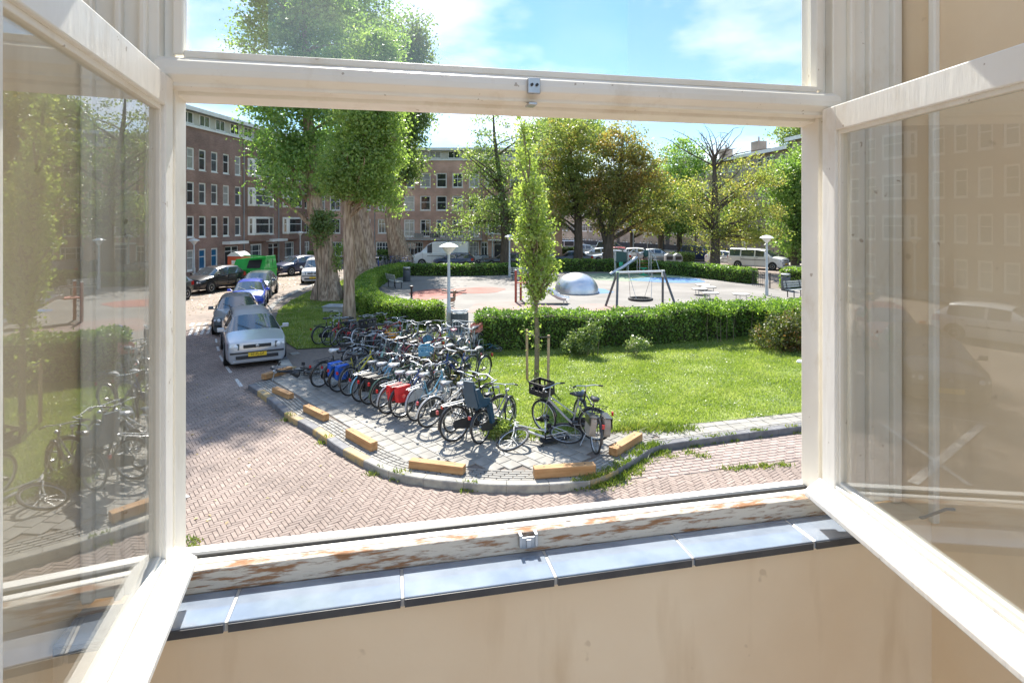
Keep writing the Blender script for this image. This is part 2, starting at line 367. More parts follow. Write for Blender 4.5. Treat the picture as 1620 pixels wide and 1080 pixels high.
def m_plaster():
    m, n, b = nodes('beige_plaster'); L = n.links.new; t = n.nodes.new('ShaderNodeTexCoord')
    def noise(sc, det, st=(1, 1, 1)):
        mp_ = n.nodes.new('ShaderNodeMapping'); mp_.inputs['Scale'].default_value = st; L(t.outputs['Object'], mp_.inputs[0]); q = n.nodes.new('ShaderNodeTexNoise'); q.inputs['Scale'].default_value = sc; q.inputs['Detail'].default_value = det; L(mp_.outputs[0], q.inputs['Vector']); return q.outputs['Fac']
    r = n.nodes.new('ShaderNodeValToRGB'); e = r.color_ramp.elements; e[0].position = .3; e[0].color = (.80, .625, .42, 1); e[1].position = .7; e[1].color = (.90, .76, .555, 1); L(noise(1.5, 8), r.inputs[0])
    d = n.nodes.new('ShaderNodeValToRGB'); e = d.color_ramp.elements; e[0].position = .58; e[0].color = (1, 1, 1, 1); e[1].position = .8; e[1].color = (.80, .74, .66, 1); L(noise(2.2, 6, (2.5, 2.5, .45)), d.inputs[0])      # runs and grubby patches
    m1 = n.nodes.new('ShaderNodeMixRGB'); m1.blend_type = 'MULTIPLY'; m1.inputs[0].default_value = 1; L(r.outputs[0], m1.inputs[1]); L(d.outputs[0], m1.inputs[2])
    s_ = n.nodes.new('ShaderNodeValToRGB'); e = s_.color_ramp.elements; e[0].position = .70; e[0].color = (1, 1, 1, 1); e[1].position = .74; e[1].color = (.45, .36, .28, 1); L(noise(13, 2), s_.inputs[0])      # chips and specks
    m2 = n.nodes.new('ShaderNodeMixRGB'); m2.blend_type = 'MULTIPLY'; m2.inputs[0].default_value = .3; L(m1.outputs[0], m2.inputs[1]); L(s_.outputs[0], m2.inputs[2]); L(m2.outputs[0], b.inputs['Base Color']); b.inputs['Roughness'].default_value = .7
    bp = n.nodes.new('ShaderNodeBump'); bp.inputs['Strength'].default_value = .35; bp.inputs['Distance'].default_value = .012; L(noise(7, 10), bp.inputs['Height']); L(bp.outputs[0], b.inputs['Normal']); return m
M_wall = m_plaster()
M_tile = pm('dark_glazed_tile', (.17, .205, .26), (.24, .28, .335), 9, .14, coat=1, bump=.02, bscale=25, detail=8)
M_tedge_shade = pm('tile_edge_shade', (.05, .055, .065), (.08, .085, .09), 12, .4)  # shade of the upright tile front, put into the colour
M_grout = pm('grout', (.62, .60, .55), (.4, .37, .33), 30, .8)
M_glass = glass_mat('window_glass')
M_steel = pm('galvanised_steel', (.42, .43, .44), (.55, .56, .57), 12, .38, .9)
M_dark = pm('black_metal', (.018, .018, .02), rough=.4)
M_rubber = pm('tyre_rubber', (.022, .022, .023), (.035, .034, .033), 20, .8)
M_plastic_black = pm('black_plastic', (.025, .026, .028), rough=.5)
M_white = pm('white_enamel', (.78, .78, .76), (.7, .7, .68), 3, .35)
M_lamp = pm('lamp_post_paint', (.52, .55, .55), (.44, .47, .47), 4, .45)
M_shade = pm('lamp_shade_opal', (.80, .79, .75), rough=.35)
M_clinker = pm('street_clinker', (.235, .178, .148), (.30, .235, .198), 9, .86, bump=.35, bscale=70, rnd=.09, stain=.30)
M_bay = pm('bay_brick', (.28, .215, .185), (.35, .28, .245), 9, .86, bump=.35, bscale=70, rnd=.15, stain=.22)
M_pave = pm('concrete_tile', (.235, .222, .198), (.31, .295, .262), 3.2, .86, bump=.3, bscale=60, rnd=.10, stain=.25)
M_edge = pm('edging_brick', (.225, .212, .19), (.30, .285, .255), 4, .86, bump=.3, bscale=60, rnd=.14, stain=.2)
M_kerb = pm('kerb_granite', (.105, .105, .115), (.17, .17, .175), 6, .8, bump=.3, bscale=50, rnd=.15)
M_kerb_pale = pm('kerb_worn', (.22, .215, .205), (.40, .375, .31), 5, .85, bump=.3, bscale=50, rnd=.1)
M_kerb_y = pm('kerb_yellow_paint', (.42, .29, .12), (.24, .21, .16), 7, .75, bump=.3, bscale=50, lo=.42, hi=.62)
M_sand = pm('joint_sand', (.135, .112, .094), (.18, .15, .125), 12, .95)
M_timber = pm('weathered_timber', (.34, .175, .07), (.48, .28, .125), 2.2, .8, bump=.4, bscale=18, stretch=(1, 7, 7))
M_soil = pm('soil', (.12, .09, .06), (.17, .13, .085), 5, .95, bump=.5, bscale=20)
M_road = brick_mat('street_far', (.25, .197, .16), (.21, .16, .13), (.155, .127, .104), .2, .1, 1, False)
M_footway = pm('footway_paving', (.30, .285, .265), (.37, .35, .325), .8, .9, bump=.2)
M_lawn = pm('lawn_turf', (.12, .17, .03), (.19, .23, .05), 1.1, .95, bump=.9, bscale=35, detail=8)
M_blade = leaf_mat('grass_blade', (.165, .225, .045), (.25, .31, .075), (.36, .38, .17), .45, 1.0)
M_weed = leaf_mat('weed_blade', (.09, .14, .02), (.17, .22, .04), (.25, .24, .07), .4, 2.0)
M_play = pm('playground_concrete', (.17, .158, .145), (.225, .21, .194), .35, .85, bump=.1, bscale=30, detail=9, stain=.25, stain_scale=.3)
M_red = pm('play_surface_red', (.27, .085, .065), (.30, .125, .10), .8, .85)
M_pink = pm('play_surface_worn_pink', (.235, .145, .125), (.25, .185, .165), .7, .85, lo=.4, hi=.6)
M_blue = pm('play_surface_blue', (.04, .135, .33), (.065, .18, .36), 1, .8)
M_green_s = pm('play_surface_green', (.17, .25, .15), (.24, .29, .21), 1, .85)
M_mark = pm('road_marking', (.62, .61, .58), (.34, .30, .27), 22, .8, lo=.45, hi=.62)
M_leaflitter = leaf_mat('fallen_leaf', (.22, .14, .05), (.34, .25, .08), (.40, .36, .16), .1, 3)

# ------------------------------------------------------------------ ground
def sheet(name, poly, z, mat, kind='structure', parent=None):
    m = bmesh.new(); f = m.faces.new([m.verts.new((p[0], p[1], z)) for p in poly]); bmesh.ops.triangulate(m, faces=[f])
    me = bpy.data.meshes.new(name); m.normal_update()
    for q in m.faces:
        if q.normal.z < 0: q.normal_flip()
    m.to_mesh(me); m.free(); me.materials.append(mat); o = link(name, me, parent)
    if kind and parent is None: o['kind'] = kind
    return o
sheet('ground', [(-1200, -300), (1200, -300), (1200, 2000), (-1200, 2000)], -.06, M_soil)
road = sheet('road', [(-70, -30), (90, -30), (90, 150), (-70, 150)], -.014, M_road)

KPX = [(393, 608.5), (426, 630), (453, 656), (480, 669), (508, 686), (533, 705), (557, 717.5), (584, 732), (614, 745), (657, 755), (720, 762), (796, 767.5), (873, 766),
       (915, 762), (938, 759), (969, 747), (1003, 726), (1034, 706), (1060, 701), (1089, 697), (1166, 686.5), (1243, 677), (1268, 674)]
KERB = [gp(x, y, .12) for x, y in KPX] + [Vector((12, 13.9, 0)), Vector((26, 17.9, 0))]
KERB = smooth_line(KERB, 2)
LEFT = [gp(x, y, .12) for x, y in ((618, 428), (560, 436), (520, 444), (490, 453), (470, 461), (450, 471), (436, 482), (426, 496), (424, 508), (430, 522), (442, 545), (458, 570), (463, 579))]
CORNER = [gp(430, 591, .12)]
BACK = [Vector((28, 30, 0)), Vector((25, 43, 0)), Vector((20.5, 47.5, 0)), Vector((13, 53.2, 0)), Vector((0, 53.8, 0)), Vector((-11.5, 52.4, 0))]
LEFTS = smooth_line(LEFT, 2)
ISLAND = KERB + BACK + LEFTS + CORNER
def island_wall():
    m = MB(); n = len(ISLAND)
    v = [(p.x, p.y, -.05) for p in ISLAND] + [(p.x, p.y, .096) for p in ISLAND]
    m.add(v, [(i, (i + 1) % n, n + (i + 1) % n, n + i) for i in range(n)]); return m
pavement = sheet('pavement', ISLAND, .096, M_sand)
island_wall().build('pavement_edge', M_sand, pavement, recalc=False)

def offset(line, d):
    o = []
    for i, p in enumerate(line):
        t = (line[min(i + 1, len(line) - 1)] - line[max(i - 1, 0)]).normalized(); o.append(Vector((p.x - t.y * d, p.y + t.x * d, 0)))
    return o
def kerb_run(line, colours, length, width=.17, step=.0):
    line = resample(line, .06); n = max(2, int(length / .06)); i = 0; k = 0
    while i + n < len(line):
        seg = line[i:i + n + 1]; m = MB(); nn = len(seg)
        prof = [(-.006, -.04), (-.006, .108), (.008, .121), (width - .006, .121), (width, .115), (width, -.04)]
        b = len(m.v)
        for j, (p, t) in enumerate(seg):
            e = .004 if j == 0 else (-.004 if j == nn - 1 else 0)
            for a, z in prof: m.v.append((p.x - t.y * a + t.x * e, p.y + t.x * a + t.y * e, z))
        q = len(prof)
        for j in range(nn - 1):
            for c in range(q - 1): m.f.append((b + j * q + c, b + j * q + c + 1, b + (j + 1) * q + c + 1, b + (j + 1) * q + c))
        m.f.append(tuple(range(b, b + q))); m.f.append(tuple(range(b + (nn - 1) * q, b + nn * q)))
        m.build('kerb_stone', colours[k] if k < len(colours) else random.choice(colours[-4:]), pavement)
        i += n; k += 1
D_, Y_, P_ = M_kerb, M_kerb_y, M_kerb_pale
kerb_run(KERB, [D_, Y_, D_, D_, Y_, D_, Y_, D_, Y_, P_, P_, P_, P_, P_, P_, Y_, D_, D_, D_, D_, D_, D_, D_, D_, P_, D_, D_, P_, D_, P_, D_, D_], .72)
kerb_run(list(reversed(LEFTS)), [P_, D_, P_, P_], 1.0, .3)
kerb_run([CORNER[0] + (LEFTS[-1] - CORNER[0]) * t for t in (0, 1)][::-1] + [KERB[0]], [Y_, P_, Y_, P_], .72, .14)

# edging bricks: five courses along the kerb
items = []
me_edge = slab_mesh('edging_brick', .198, .066, .05, .006)
for c in range(5):
    ln = resample(offset(KERB, .215 + c * .083), .212)
    for i, (p, t) in enumerate(ln):
        if p.x > 9 or (p.x > 2.9 and c > 1): continue
        M = Matrix.Translation((p.x, p.y, .118 + random.uniform(-.003, .002))) @ Matrix.Rotation(math.atan2(t.y, t.x) + random.gauss(0, .012), 4, 'Z')
        items.append((me_edge, M))
pieces(items, 'edging_brick', pavement, M_edge, 280)

# lawns
LAWN_PX = [(812, 692), (850, 690), (905, 686), (965, 681), (1014, 677), (1119, 668), (1266, 652), (1500, 628), (1620, 560), (1620, 515), (1400, 515), (1270, 526), (1160, 532), (1060, 540), (900, 547), (752, 549), (730, 551), (716, 572), (745, 598), (772, 625), (800, 662)]
LAWN = [gp(x, y, .12) for x, y in LAWN_PX]
LAWN2_PX = [(470, 552), (452, 541), (443, 526), (436, 505), (440, 492), (458, 477), (492, 460), (545, 443), (600, 433), (618, 432), (585, 447), (566, 462), (561, 480), (566, 498), (590, 512), (560, 536), (520, 549)]
LAWN2 = [gp(x, y, .12) for x, y in LAWN2_PX]
VERGE = [gp(x, y, .12) for x, y in ((560, 540), (600, 515), (700, 525), (752, 552), (716, 572), (745, 600), (775, 632), (700, 600), (640, 585), (590, 566))]
sheet('lawn', LAWN, .124, M_lawn); sheet('lawn', LAWN2, .124, M_lawn)
sheet('soil_strip', VERGE, .121, M_soil)

# paving tiles 30x30, running bond, laid along the first straight of the kerb
ax = Vector((.66, -.751, 0)); bx_ = Vector((.751, .66, 0)); o0 = KERB[0]
inner = offset(KERB, .64); TILES = inner + [Vector((9, 14.6, 0)), Vector((4, 25, 0)), Vector((-9.5, 26, 0))] + [gp(448, 548, .12), gp(466, 582, .12), gp(436, 594, .12)]
items = []; me_tile = slab_mesh('paving_tile', .289, .289, .05, .006)
ang = math.atan2(ax.y, ax.x)
for j in range(-4, 60):
    for i in range(-10, 62):
        p = o0 + ax * ((i + .5 * (j % 2)) * .30) + bx_ * (j * .30 + .2)
        if not inside(p, TILES) or inside(p, LAWN) or inside(p, LAWN2) or p.y > 22 or p.y < 9.3: continue
        if p.y > 17 and p.x > -7.2: continue
        if inside(p, VERGE): continue
        M = Matrix.Translation((p.x, p.y, .119 + random.uniform(-.003, .003))) @ Matrix.Rotation(ang + random.gauss(0, .006), 4, 'Z') @ Matrix.Rotation(random.gauss(0, .006), 4, 'X')
        items.append((me_tile, M))
pieces(items, 'paving_tile', pavement, M_pave, 300)
# strip of tiles beside the kerb to the right
items = []
for r in range(2):
    for p, t in resample(offset(KERB, .40 + r * .30), .30):
        if p.x < 2.9 or p.x > 12: continue
        M = Matrix.Translation((p.x, p.y, .119 + random.uniform(-.004, .003))) @ Matrix.Rotation(math.atan2(t.y, t.x) + random.gauss(0, .02), 4, 'Z')
        items.append((me_tile, M))
pieces(items, 'paving_tile', pavement, M_pave, 300)

# street clinkers in herringbone, near part
me_brick = slab_mesh('clinker', .194, .0615, .04, .005)
BAY = [gp(x, y) for x, y in ((985, 760), (1040, 716), (1100, 706), (1267, 685), (1480, 660), (1900, 640), (1900, 690), (1480, 705), (1267, 728), (1130, 745))]
items, items_b = [], []; rot = R(38); cr, sr = math.cos(rot), math.sin(rot)
ISL_BIG = offset(KERB, -.10)[:] + BACK + [p + Vector((-.1, 0, 0)) for p in LEFTS] + [CORNER[0] + Vector((-.12, 0, 0))]
for gx in range(-430, 430):
    for gy in range(-430, 430):
        s = (gx - gy) % 6
        if s == 0: cx, cy, a = gx + 1.5, gy + .5, 0
        elif s == 5: cx, cy, a = gx + .5, gy + 1.5, math.pi / 2
        else: continue
        x0, y0 = cx * .0667, cy * .0667; x = x0 * cr - y0 * sr; y = x0 * sr + y0 * cr + 12
        if y < 7.0 or y > 23.5 or abs(x) > .63 * y + .2 or x > 7.2 or (y > 13.5 and x > 0): continue
        if inside((x, y), ISL_BIG) or inside((x, y), BAY): continue
        sag = .004 * math.sin(x * 1.3 + y * .7) + .003 * math.sin(y * 2.1 - x)
        items.append((me_brick, Matrix.Translation((x, y, sag * .5 + random.uniform(-.002, .0015))) @ Matrix.Rotation(rot + a + random.gauss(0, .012), 4, 'Z') @ Matrix.Rotation(random.gauss(0, .01), 4, 'Y')))
pieces(items, 'clinker', road, M_clinker, 300)
bd = (gp(1267, 685) - gp(1060, 712)).normalized(); bn = Vector((-bd.y, bd.x, 0)); ba = math.atan2(bd.y, bd.x); me_bay = slab_mesh('bay_brick', .200, .098, .04, .008)
for j in range(-40, 40):
    for i in range(-30, 60):
        p = gp(1100, 740) + bd * ((i + .5 * (j % 2)) * .211) + bn * (j * .109)
        if not inside(p, BAY) or p.x > 9 or inside(p, ISL_BIG): continue
        items_b.append((me_bay, Matrix.Translation((p.x, p.y, random.uniform(-.004, .002))) @ Matrix.Rotation(ba + random.gauss(0, .02), 4, 'Z') @ Matrix.Rotation(random.gauss(0, .015), 4, 'Y')))
pieces(items_b, 'bay_brick', road, M_bay, 300)

# painted marks on the street
def mark(pxs, name='road_marking'):
    ps = [gp(*p) for p in pxs]; ps = [Vector((p.x, p.y, 0)) for p in ps]
    m = MB(); m.prism([(p.x, p.y) for p in ps], .001, .006); m.build(name, M_mark, road)
for q in ([(346, 563), (349, 562), (355, 571), (351, 571.5)], [(356, 580), (360, 579), (367.5, 589), (363, 590)], [(371, 600), (376, 599), (385, 611), (379, 612)],
          [(340, 536), (343, 536), (344, 542), (341, 542)], [(342, 548), (345.5, 548), (348, 555), (344, 555)]): mark(q)
for i in range(4):
    x = 297 + i * 9.5; mark([(x, 531 - i), (x + 5, 531 - i), (x + 10, 518 - i * .5), (x + 6, 518 - i * .5)])
for i in range(3):
    x = 299 + i * 11; mark([(x, 516 - i), (x + 6, 516 - i), (x + 9, 511 - i * .5), (x + 4, 511 - i * .5)])
for a, b, wd in (((-6.89, 11.92), (-6.22, 9.08), .10), ((-9.05, 11.73), (-5.31, 9.23), .17), ((-7.94, 12.75), (-9.4, 11.7), .08)):      # big cross and a line of paint on the carriageway, seen in the right-hand pane
    m = MB(); v = Vector((b[0] - a[0], b[1] - a[1], 0)); m.box(((a[0] + b[0]) / 2, (a[1] + b[1]) / 2, .0045 + wd * .01), (v.length, wd, .005), math.atan2(v.y, v.x)); m.build('road_marking', M_mark, road)

# footways along the building fronts
def footway(poly): 
    m = MB(); m.prism([(p[0], p[1]) for p in poly], -.05, .10); o = m.build('footway', M_footway); o['kind'] = 'structure'
footway([(-31.2 + .13 * -20 + 3.2, -20), (-31.2 + .13 * 61 + 3.2, 61), (7, 61.5), (7, 65.2), (-22.7, 65.2), (-31.2 + .13 * -20, -20)])
footway([(60, 20), (27.2, 57), (22.8, 81), (8, 112), (9.6, 116), (26.6, 82.2), (30.6, 57), (64, 20)])

# playground floor and its coloured fields
PLAY = [gp(x, y, .12) for x, y in ((700, 520), (754, 552), (900, 545), (1060, 537), (1160, 530), (1290, 520), (1330, 500), (1300, 462), (1215, 456), (1190, 448), (1160, 445), (1080, 434), (980, 429.5), (880, 428.5), (760, 434.5), (645, 434), (605, 443), (580, 455), (575, 476), (600, 492), (650, 506))]
play = sheet('playground', PLAY, .128, M_play)
def field(name, px, py, rx, ry, mat, z=.134, seed=0):
    r = random.Random(seed); n = 28; c = gp(px, py, .13); a = gp(px + rx, py, .13).x - c.x; b = (gp(px, py - ry, .13).y - gp(px, py + ry, .13).y) / 2
    ph = [r.uniform(0, 6.28) for _ in range(3)]
    poly = [(c.x + a * math.cos(t) * (1 + .1 * math.sin(3 * t + ph[0]) + .05 * math.sin(5 * t + ph[1])), c.y + b * math.sin(t) * (1 + .1 * math.sin(2 * t + ph[2]))) for t in [2 * math.pi * i / n for i in range(n)]]
    o = sheet(name, poly, z, mat); return o
field('play_surface', 688, 465, 42, 8, M_red, .134, 1); field('play_surface', 758, 459, 40, 5, M_red, .138, 2)
field('play_surface', 810, 488, 75, 12, M_pink, .134, 3); field('play_surface', 700, 494, 30, 9, M_pink, .134, 8); field('play_surface', 955, 488, 40, 8, M_pink, .134, 4)
field('play_surface', 912, 460, 58, 5, M_blue, .134, 5); field('play_surface', 1060, 443, 56, 4.2, M_blue, .138, 6); field('play_surface', 1000, 438, 90, 6, M_green_s, .134, 7)

# grass
def blades(name, poly, n, h, wd, mat, z=.124, label=None, cat=None, parent=None, clump=None):
    xs = [p[0] for p in poly]; ys = [p[1] for p in poly]; P = np.empty((0, 2))
    poly_np = np.array([[p[0], p[1]] for p in poly])
    while len(P) < n:
        q = np.column_stack((RNG.uniform(min(xs), min(max(xs), 14), n), RNG.uniform(min(ys), max(ys), n)))
        c = np.zeros(n, bool); j = len(poly_np) - 1
        for i in range(len(poly_np)):
            a, b = poly_np[i], poly_np[j]; k = ((a[1] > q[:, 1]) != (b[1] > q[:, 1])) & (q[:, 0] < (b[0] - a[0]) * (q[:, 1] - a[1]) / (b[1] - a[1] + 1e-9) + a[0]); c ^= k; j = i
        q = q[c]
        # uneven sward: thin and thick patches
        den = .55 + .45 * np.sin(q[:, 0] * 1.7 + np.sin(q[:, 1] * 2.3)) * np.sin(q[:, 1] * 1.9 + np.cos(q[:, 0] * 1.1))
        q = q[RNG.random(len(q)) < np.clip(den + .25, .15, 1)]; P = np.concatenate((P, q))
    P = P[:n]; g = RNG.uniform(0, 2 * np.pi, n); hh = h * RNG.uniform(.45, 1.4, n) * (1 + .35 * np.sin(P[:, 0] * 2.1) * np.sin(P[:, 1] * 1.6)); ww = wd * RNG.uniform(.6, 1.3, n)
    V = np.empty((n, 3, 3)); dx = np.cos(g) * ww; dy = np.sin(g) * ww; le = RNG.normal(0, .5, (n, 2)) * hh[:, None]
    V[:, 0] = np.column_stack((P[:, 0] - dx, P[:, 1] - dy, np.full(n, z))); V[:, 1] = np.column_stack((P[:, 0] + dx, P[:, 1] + dy, np.full(n, z)))
    V[:, 2] = np.column_stack((P[:, 0] + le[:, 0], P[:, 1] + le[:, 1], z + hh))
    o = link(name, np_mesh(name, V.reshape(-1, 3), 3, mat), parent); return tag(o, label, cat, kind='stuff')
blades('grass', [p for p in LAWN], 150000, .055, .011, M_blade, .123, 'short sunlit green grass in front of the long hedge', 'grass')
blades('grass', LAWN2, 45000, .07, .016, M_blade, .123, 'green grass round the thick tree trunks beside the parked cars', 'grass')
blades('grass', VERGE, 9000, .12, .014, M_weed, .121, 'rough patchy grass growing under the parked bicycles', 'grass')
def weeds(pxs, n, r, h):
    P = []
    for x, y in pxs:
        c = gp(x, y, .0)
        for _ in range(n): P.append((c.x + random.gauss(0, r), c.y + random.gauss(0, r * .6)))
    P = np.array(P); k = len(P); g = RNG.uniform(0, 6.28, k); ww = .012; hh = h * RNG.uniform(.4, 1.3, k); le = RNG.normal(0, .55, (k, 2)) * hh[:, None]
    V = np.empty((k, 3, 3)); zz = np.array([.119 if inside(p, ISLAND) else 0 for p in P])
    V[:, 0] = np.column_stack((P[:, 0] - np.cos(g) * ww, P[:, 1] - np.sin(g) * ww, zz)); V[:, 1] = np.column_stack((P[:, 0] + np.cos(g) * ww, P[:, 1] + np.sin(g) * ww, zz))
    V[:, 2] = np.column_stack((P[:, 0] + le[:, 0], P[:, 1] + le[:, 1], zz + hh)); return V.reshape(-1, 3)
WP = [(945, 768), (960, 764), (975, 757), (988, 748), (1000, 740), (1012, 728), (1025, 718), (1040, 714), (930, 770), (915, 772), (1155, 742), (1170, 740), (1185, 739), (1205, 738), (1215, 737), (1240, 735),
      (1100, 706), (1130, 700), (1160, 697), (1200, 690), (1255, 684), (454, 665), (510, 700), (590, 750), (630, 758), (740, 776), (1090, 716), (1060, 722), (1110, 722), (304, 868), (302, 855)]
V1 = weeds(WP[:8], 230, .13, .07); V2 = weeds(WP[8:], 60, .09, .06); V3 = weeds([(840, 700), (985, 690), (1000, 684), (1030, 690), (1045, 684), (1060, 690), (1080, 686), (815, 695), (800, 690), (790, 700), (783, 690), (797, 680)], 170, .16, .11)
o = link('weeds', np_mesh('weeds', np.concatenate((V1, V2, V3)), 3, M_weed)); tag(o, 'tufts of weeds growing in the kerb joints and brick gaps', 'weeds', kind='stuff')
# broad-leaved weeds and clover in the lawn
cw = []
while len(cw) < 230:
    q = (random.uniform(-1, 9), random.uniform(11.5, 20))
    if inside(q, LAWN): cw.append((q[0], q[1], .15))
cw = np.repeat(np.array(cw), 34, axis=0); cw = cw + RNG.normal(size=cw.shape) * np.array([.11, .11, .012])
o = link('clover', np_mesh('clover', leaf_quads(cw, .04, 3), 4, leaf_mat('clover_leaf', (.11, .17, .05), (.20, .26, .10), (.29, .33, .17), .3, 3))); tag(o, 'pale clover and broad leaved weeds flecking the sunlit lawn', 'clover', kind='stuff')
# fallen leaves
def litter(name, poly, n, size, z, label):
    xs = [p[0] for p in poly]; ys = [p[1] for p in poly]; P = []
    while len(P) < n:
        q = (random.uniform(min(xs), max(xs)), random.uniform(min(ys), max(ys)))
        if inside(q, poly): P.append((q[0], q[1], z))
    o = link(name, np_mesh(name, leaf_quads(np.array(P), size, 6), 4, M_leaflitter)); tag(o, label, 'leaves', kind='stuff')
litter('fallen_leaves', [gp(*p) for p in ((298, 500), (420, 470), (500, 440), (460, 425), (298, 470))], 1500, .09, .012, 'dry leaves scattered over the street by the green skip')
litter('fallen_leaves', LAWN2, 900, .08, .17, 'dry leaves lying on the grass round the thick trunks')
litter('fallen_leaves', [gp(*p) for p in ((300, 860), (560, 780), (420, 650), (300, 600))], 60, .06, .008, 'few yellow leaves lying on the herringbone street')
# ------------------------------------------------------------------ the room and its window (u along the wall, v outwards, w above the eye)
YAW = R(12.2)
U0, U1, V0 = -.596, 1.53, 1.755              # clear opening, inner face of the frame
UL, UR = -.82, 1.85                          # corners with the side walls
def m_peel():
    m, n, b = nodes('peeling_paint'); L = n.links.new
    t = n.nodes.new('ShaderNodeTexCoord'); mp_ = n.nodes.new('ShaderNodeMapping'); mp_.inputs['Scale'].default_value = (5.5, 20, 44); L(t.outputs['Object'], mp_.inputs[0])
    q = n.nodes.new('ShaderNodeTexNoise'); q.inputs['Scale'].default_value = 1.6; q.inputs['Detail'].default_value = 9; q.inputs['Roughness'].default_value = .65; L(mp_.outputs[0], q.inputs['Vector'])
    r = n.nodes.new('ShaderNodeValToRGB'); e = r.color_ramp.elements; e[0].position = .36; e[0].color = (.30, .145, .065, 1); e[1].position = .52; e[1].color = (.66, .60, .51, 1)
    x = e.new(.46); x.color = (.42, .33, .26, 1); x = e.new(.42); x.color = (.36, .19, .095, 1)
    L(q.outputs['Fac'], r.inputs[0]); L(r.outputs[0], b.inputs['Base Color']); b.inputs['Roughness'].default_value = .8
    bp = n.nodes.new('ShaderNodeBump'); bp.inputs['Strength'].default_value = .5; bp.inputs['Distance'].default_value = .01; L(q.outputs['Fac'], bp.inputs['Height']); L(bp.outputs[0], b.inputs['Normal']); return m
M_peel = m_peel()
room = MB()
room.bb(UL - .3, UR + .3, 1.63, 1.90, -4.6, -1.075)          # under the window
room.bb(UL - .3, UR + .3, 1.70, 1.90, 1.25, 2.6)             # over the window
room.bb(1.603, UR - .001, 1.6305, 1.752, -1.076, -1.031); room.bb(UL - .3, UL, 1.63, 1.90, -1.075, 1.25); room.bb(UR, UR + .3, 1.63, 1.90, -1.075, 1.25)
wl = room.build('wall', M_wall); wl.location = (0, 0, H); wl.rotation_euler = (0, 0, YAW); wl['kind'] = 'structure'
sw = MB(); sw.bb(UR, UR + .3, -.6, 1.63, -2.4, 2.6); o = sw.build('wall', M_wall); o.location = (0, 0, H); o.rotation_euler = (0, 0, YAW); o['kind'] = 'structure'
sw = MB(); sw.bb(UL - .3, UL, -.6, 1.63, -2.4, 2.6); o = sw.build('wall', M_wall); o.location = (0, 0, H); o.rotation_euler = (0, 0, YAW); o['kind'] = 'structure'

win = thing('open_window', 'cream painted wooden window with two inward casements standing open', 'window', (0, 0, H), YAW)
def wpart(name, mb, mat, parent=win, bevel=.004, smooth=False): return mb.build(name, mat, parent, smooth, bevel)
m = MB(); m.bb(UL, U0 - .03, V0, 1.88, -1.03, 1.25); m.bb(U0 - .03, U0, V0 + .035, 1.88, -1.03, 1.25); wpart('jamb', m, M_paint)
m = MB(); m.bb(U1 + .03, UR, V0, 1.88, -1.03, 1.25); m.bb(U1, U1 + .03, V0 + .035, 1.88, -1.03, 1.25); wpart('jamb', m, M_paint)
for us in ((U1 + .085, U1 + .11), (U1 + .165, U1 + .185), (UR - .05, UR - .012)):
    m = MB(); m.bb(us[0], us[1], V0 - .022, V0 + .002, -1.03, 1.25); wpart('moulding', m, M_paint, bevel=.006)
for us in ((U0 - .075, U0 - .055), (U0 - .135, U0 - .115), (UL + .012, UL + .04)):
    m = MB(); m.bb(us[0], us[1], V0 - .022, V0 + .002, -1.03, 1.25); wpart('moulding', m, M_paint, bevel=.006)
m = MB(); m.bb(UR - .022, UR + .004, 1.60, 1.626, -1.04, 2.4); wpart('corner_bead', m, M_paint, bevel=.006)
# transom: face, chamfered underside and stop
m = MB()
prof = [(V0 - .035, .441), (V0 - .042, .420), (V0 - .042, .402), (V0 - .01, .386), (V0 - .01, .376), (V0 + .055, .376), (V0 + .055, .364), (1.88, .354), (1.88, .465), (V0 - .01, .456)]
n = len(prof); m.add([(U0 - .03, a, b) for a, b in prof] + [(U1 + .03, a, b) for a, b in prof], [tuple(range(n)), tuple(range(2 * n - 1, n - 1, -1))] + [(i, n + i, n + (i + 1) % n, (i + 1) % n) for i in range(n)])
wpart('transom', m, M_paint, bevel=.003)
m = MB(); m.bb(U0, U0 + .028, V0 + .012, 1.80, .47, 1.25); wpart('glazing_bead', m, M_paint)
m = MB(); m.bb(U1 - .028, U1, V0 + .012, 1.80, .47, 1.25); wpart('glazing_bead', m, M_paint)
m = MB(); m.bb(U0 + .030, U1 - .030, V0 + .004, 1.80, .460, .482); wpart('glazing_bead', m, M_paint)
m = MB(); m.bb(U0 + .02, U1 - .02, 1.805, 1.811, .48, 1.25); wpart('top_pane', m, M_glass, bevel=0)
# lower rail: peeled inner bevel, two steps, dark outer lip
m = MB(); m.add([(a, b, c) for a in (U0 - .03, U1 + .03) for b, c in ((V0, -1.05), (V0 + .012, -.992), (V0 + .034, -.986), (V0 + .034, -1.05))], [(0, 1, 2, 3), (7, 6, 5, 4), (0, 4, 5, 1), (1, 5, 6, 2), (2, 6, 7, 3), (3, 7, 4, 0)]); wpart('weathered_stop', m, M_peel, bevel=.003)
m = MB(); m.bb(U0 - .03, U1 + .03, V0 + .036, V0 + .062, -1.05, -.984); wpart('bottom_rail', m, M_sash)
m = MB(); m.bb(U0 - .03, U1 + .03, V0 + .063, V0 + .092, -1.05, -.998); wpart('bottom_rail', m, M_paint)
m = MB(); m.bb(U0 - .06, U1 + .06, V0 + .093, V0 + .112, -1.05, -.990); wpart('weather_seal', m, M_plastic_black, bevel=.002)
m = MB(); m.bb(U0 - .06, U1 + .06, V0 + .113, V0 + .155, -1.07, -.994); wpart('outer_sill', m, M_sash)
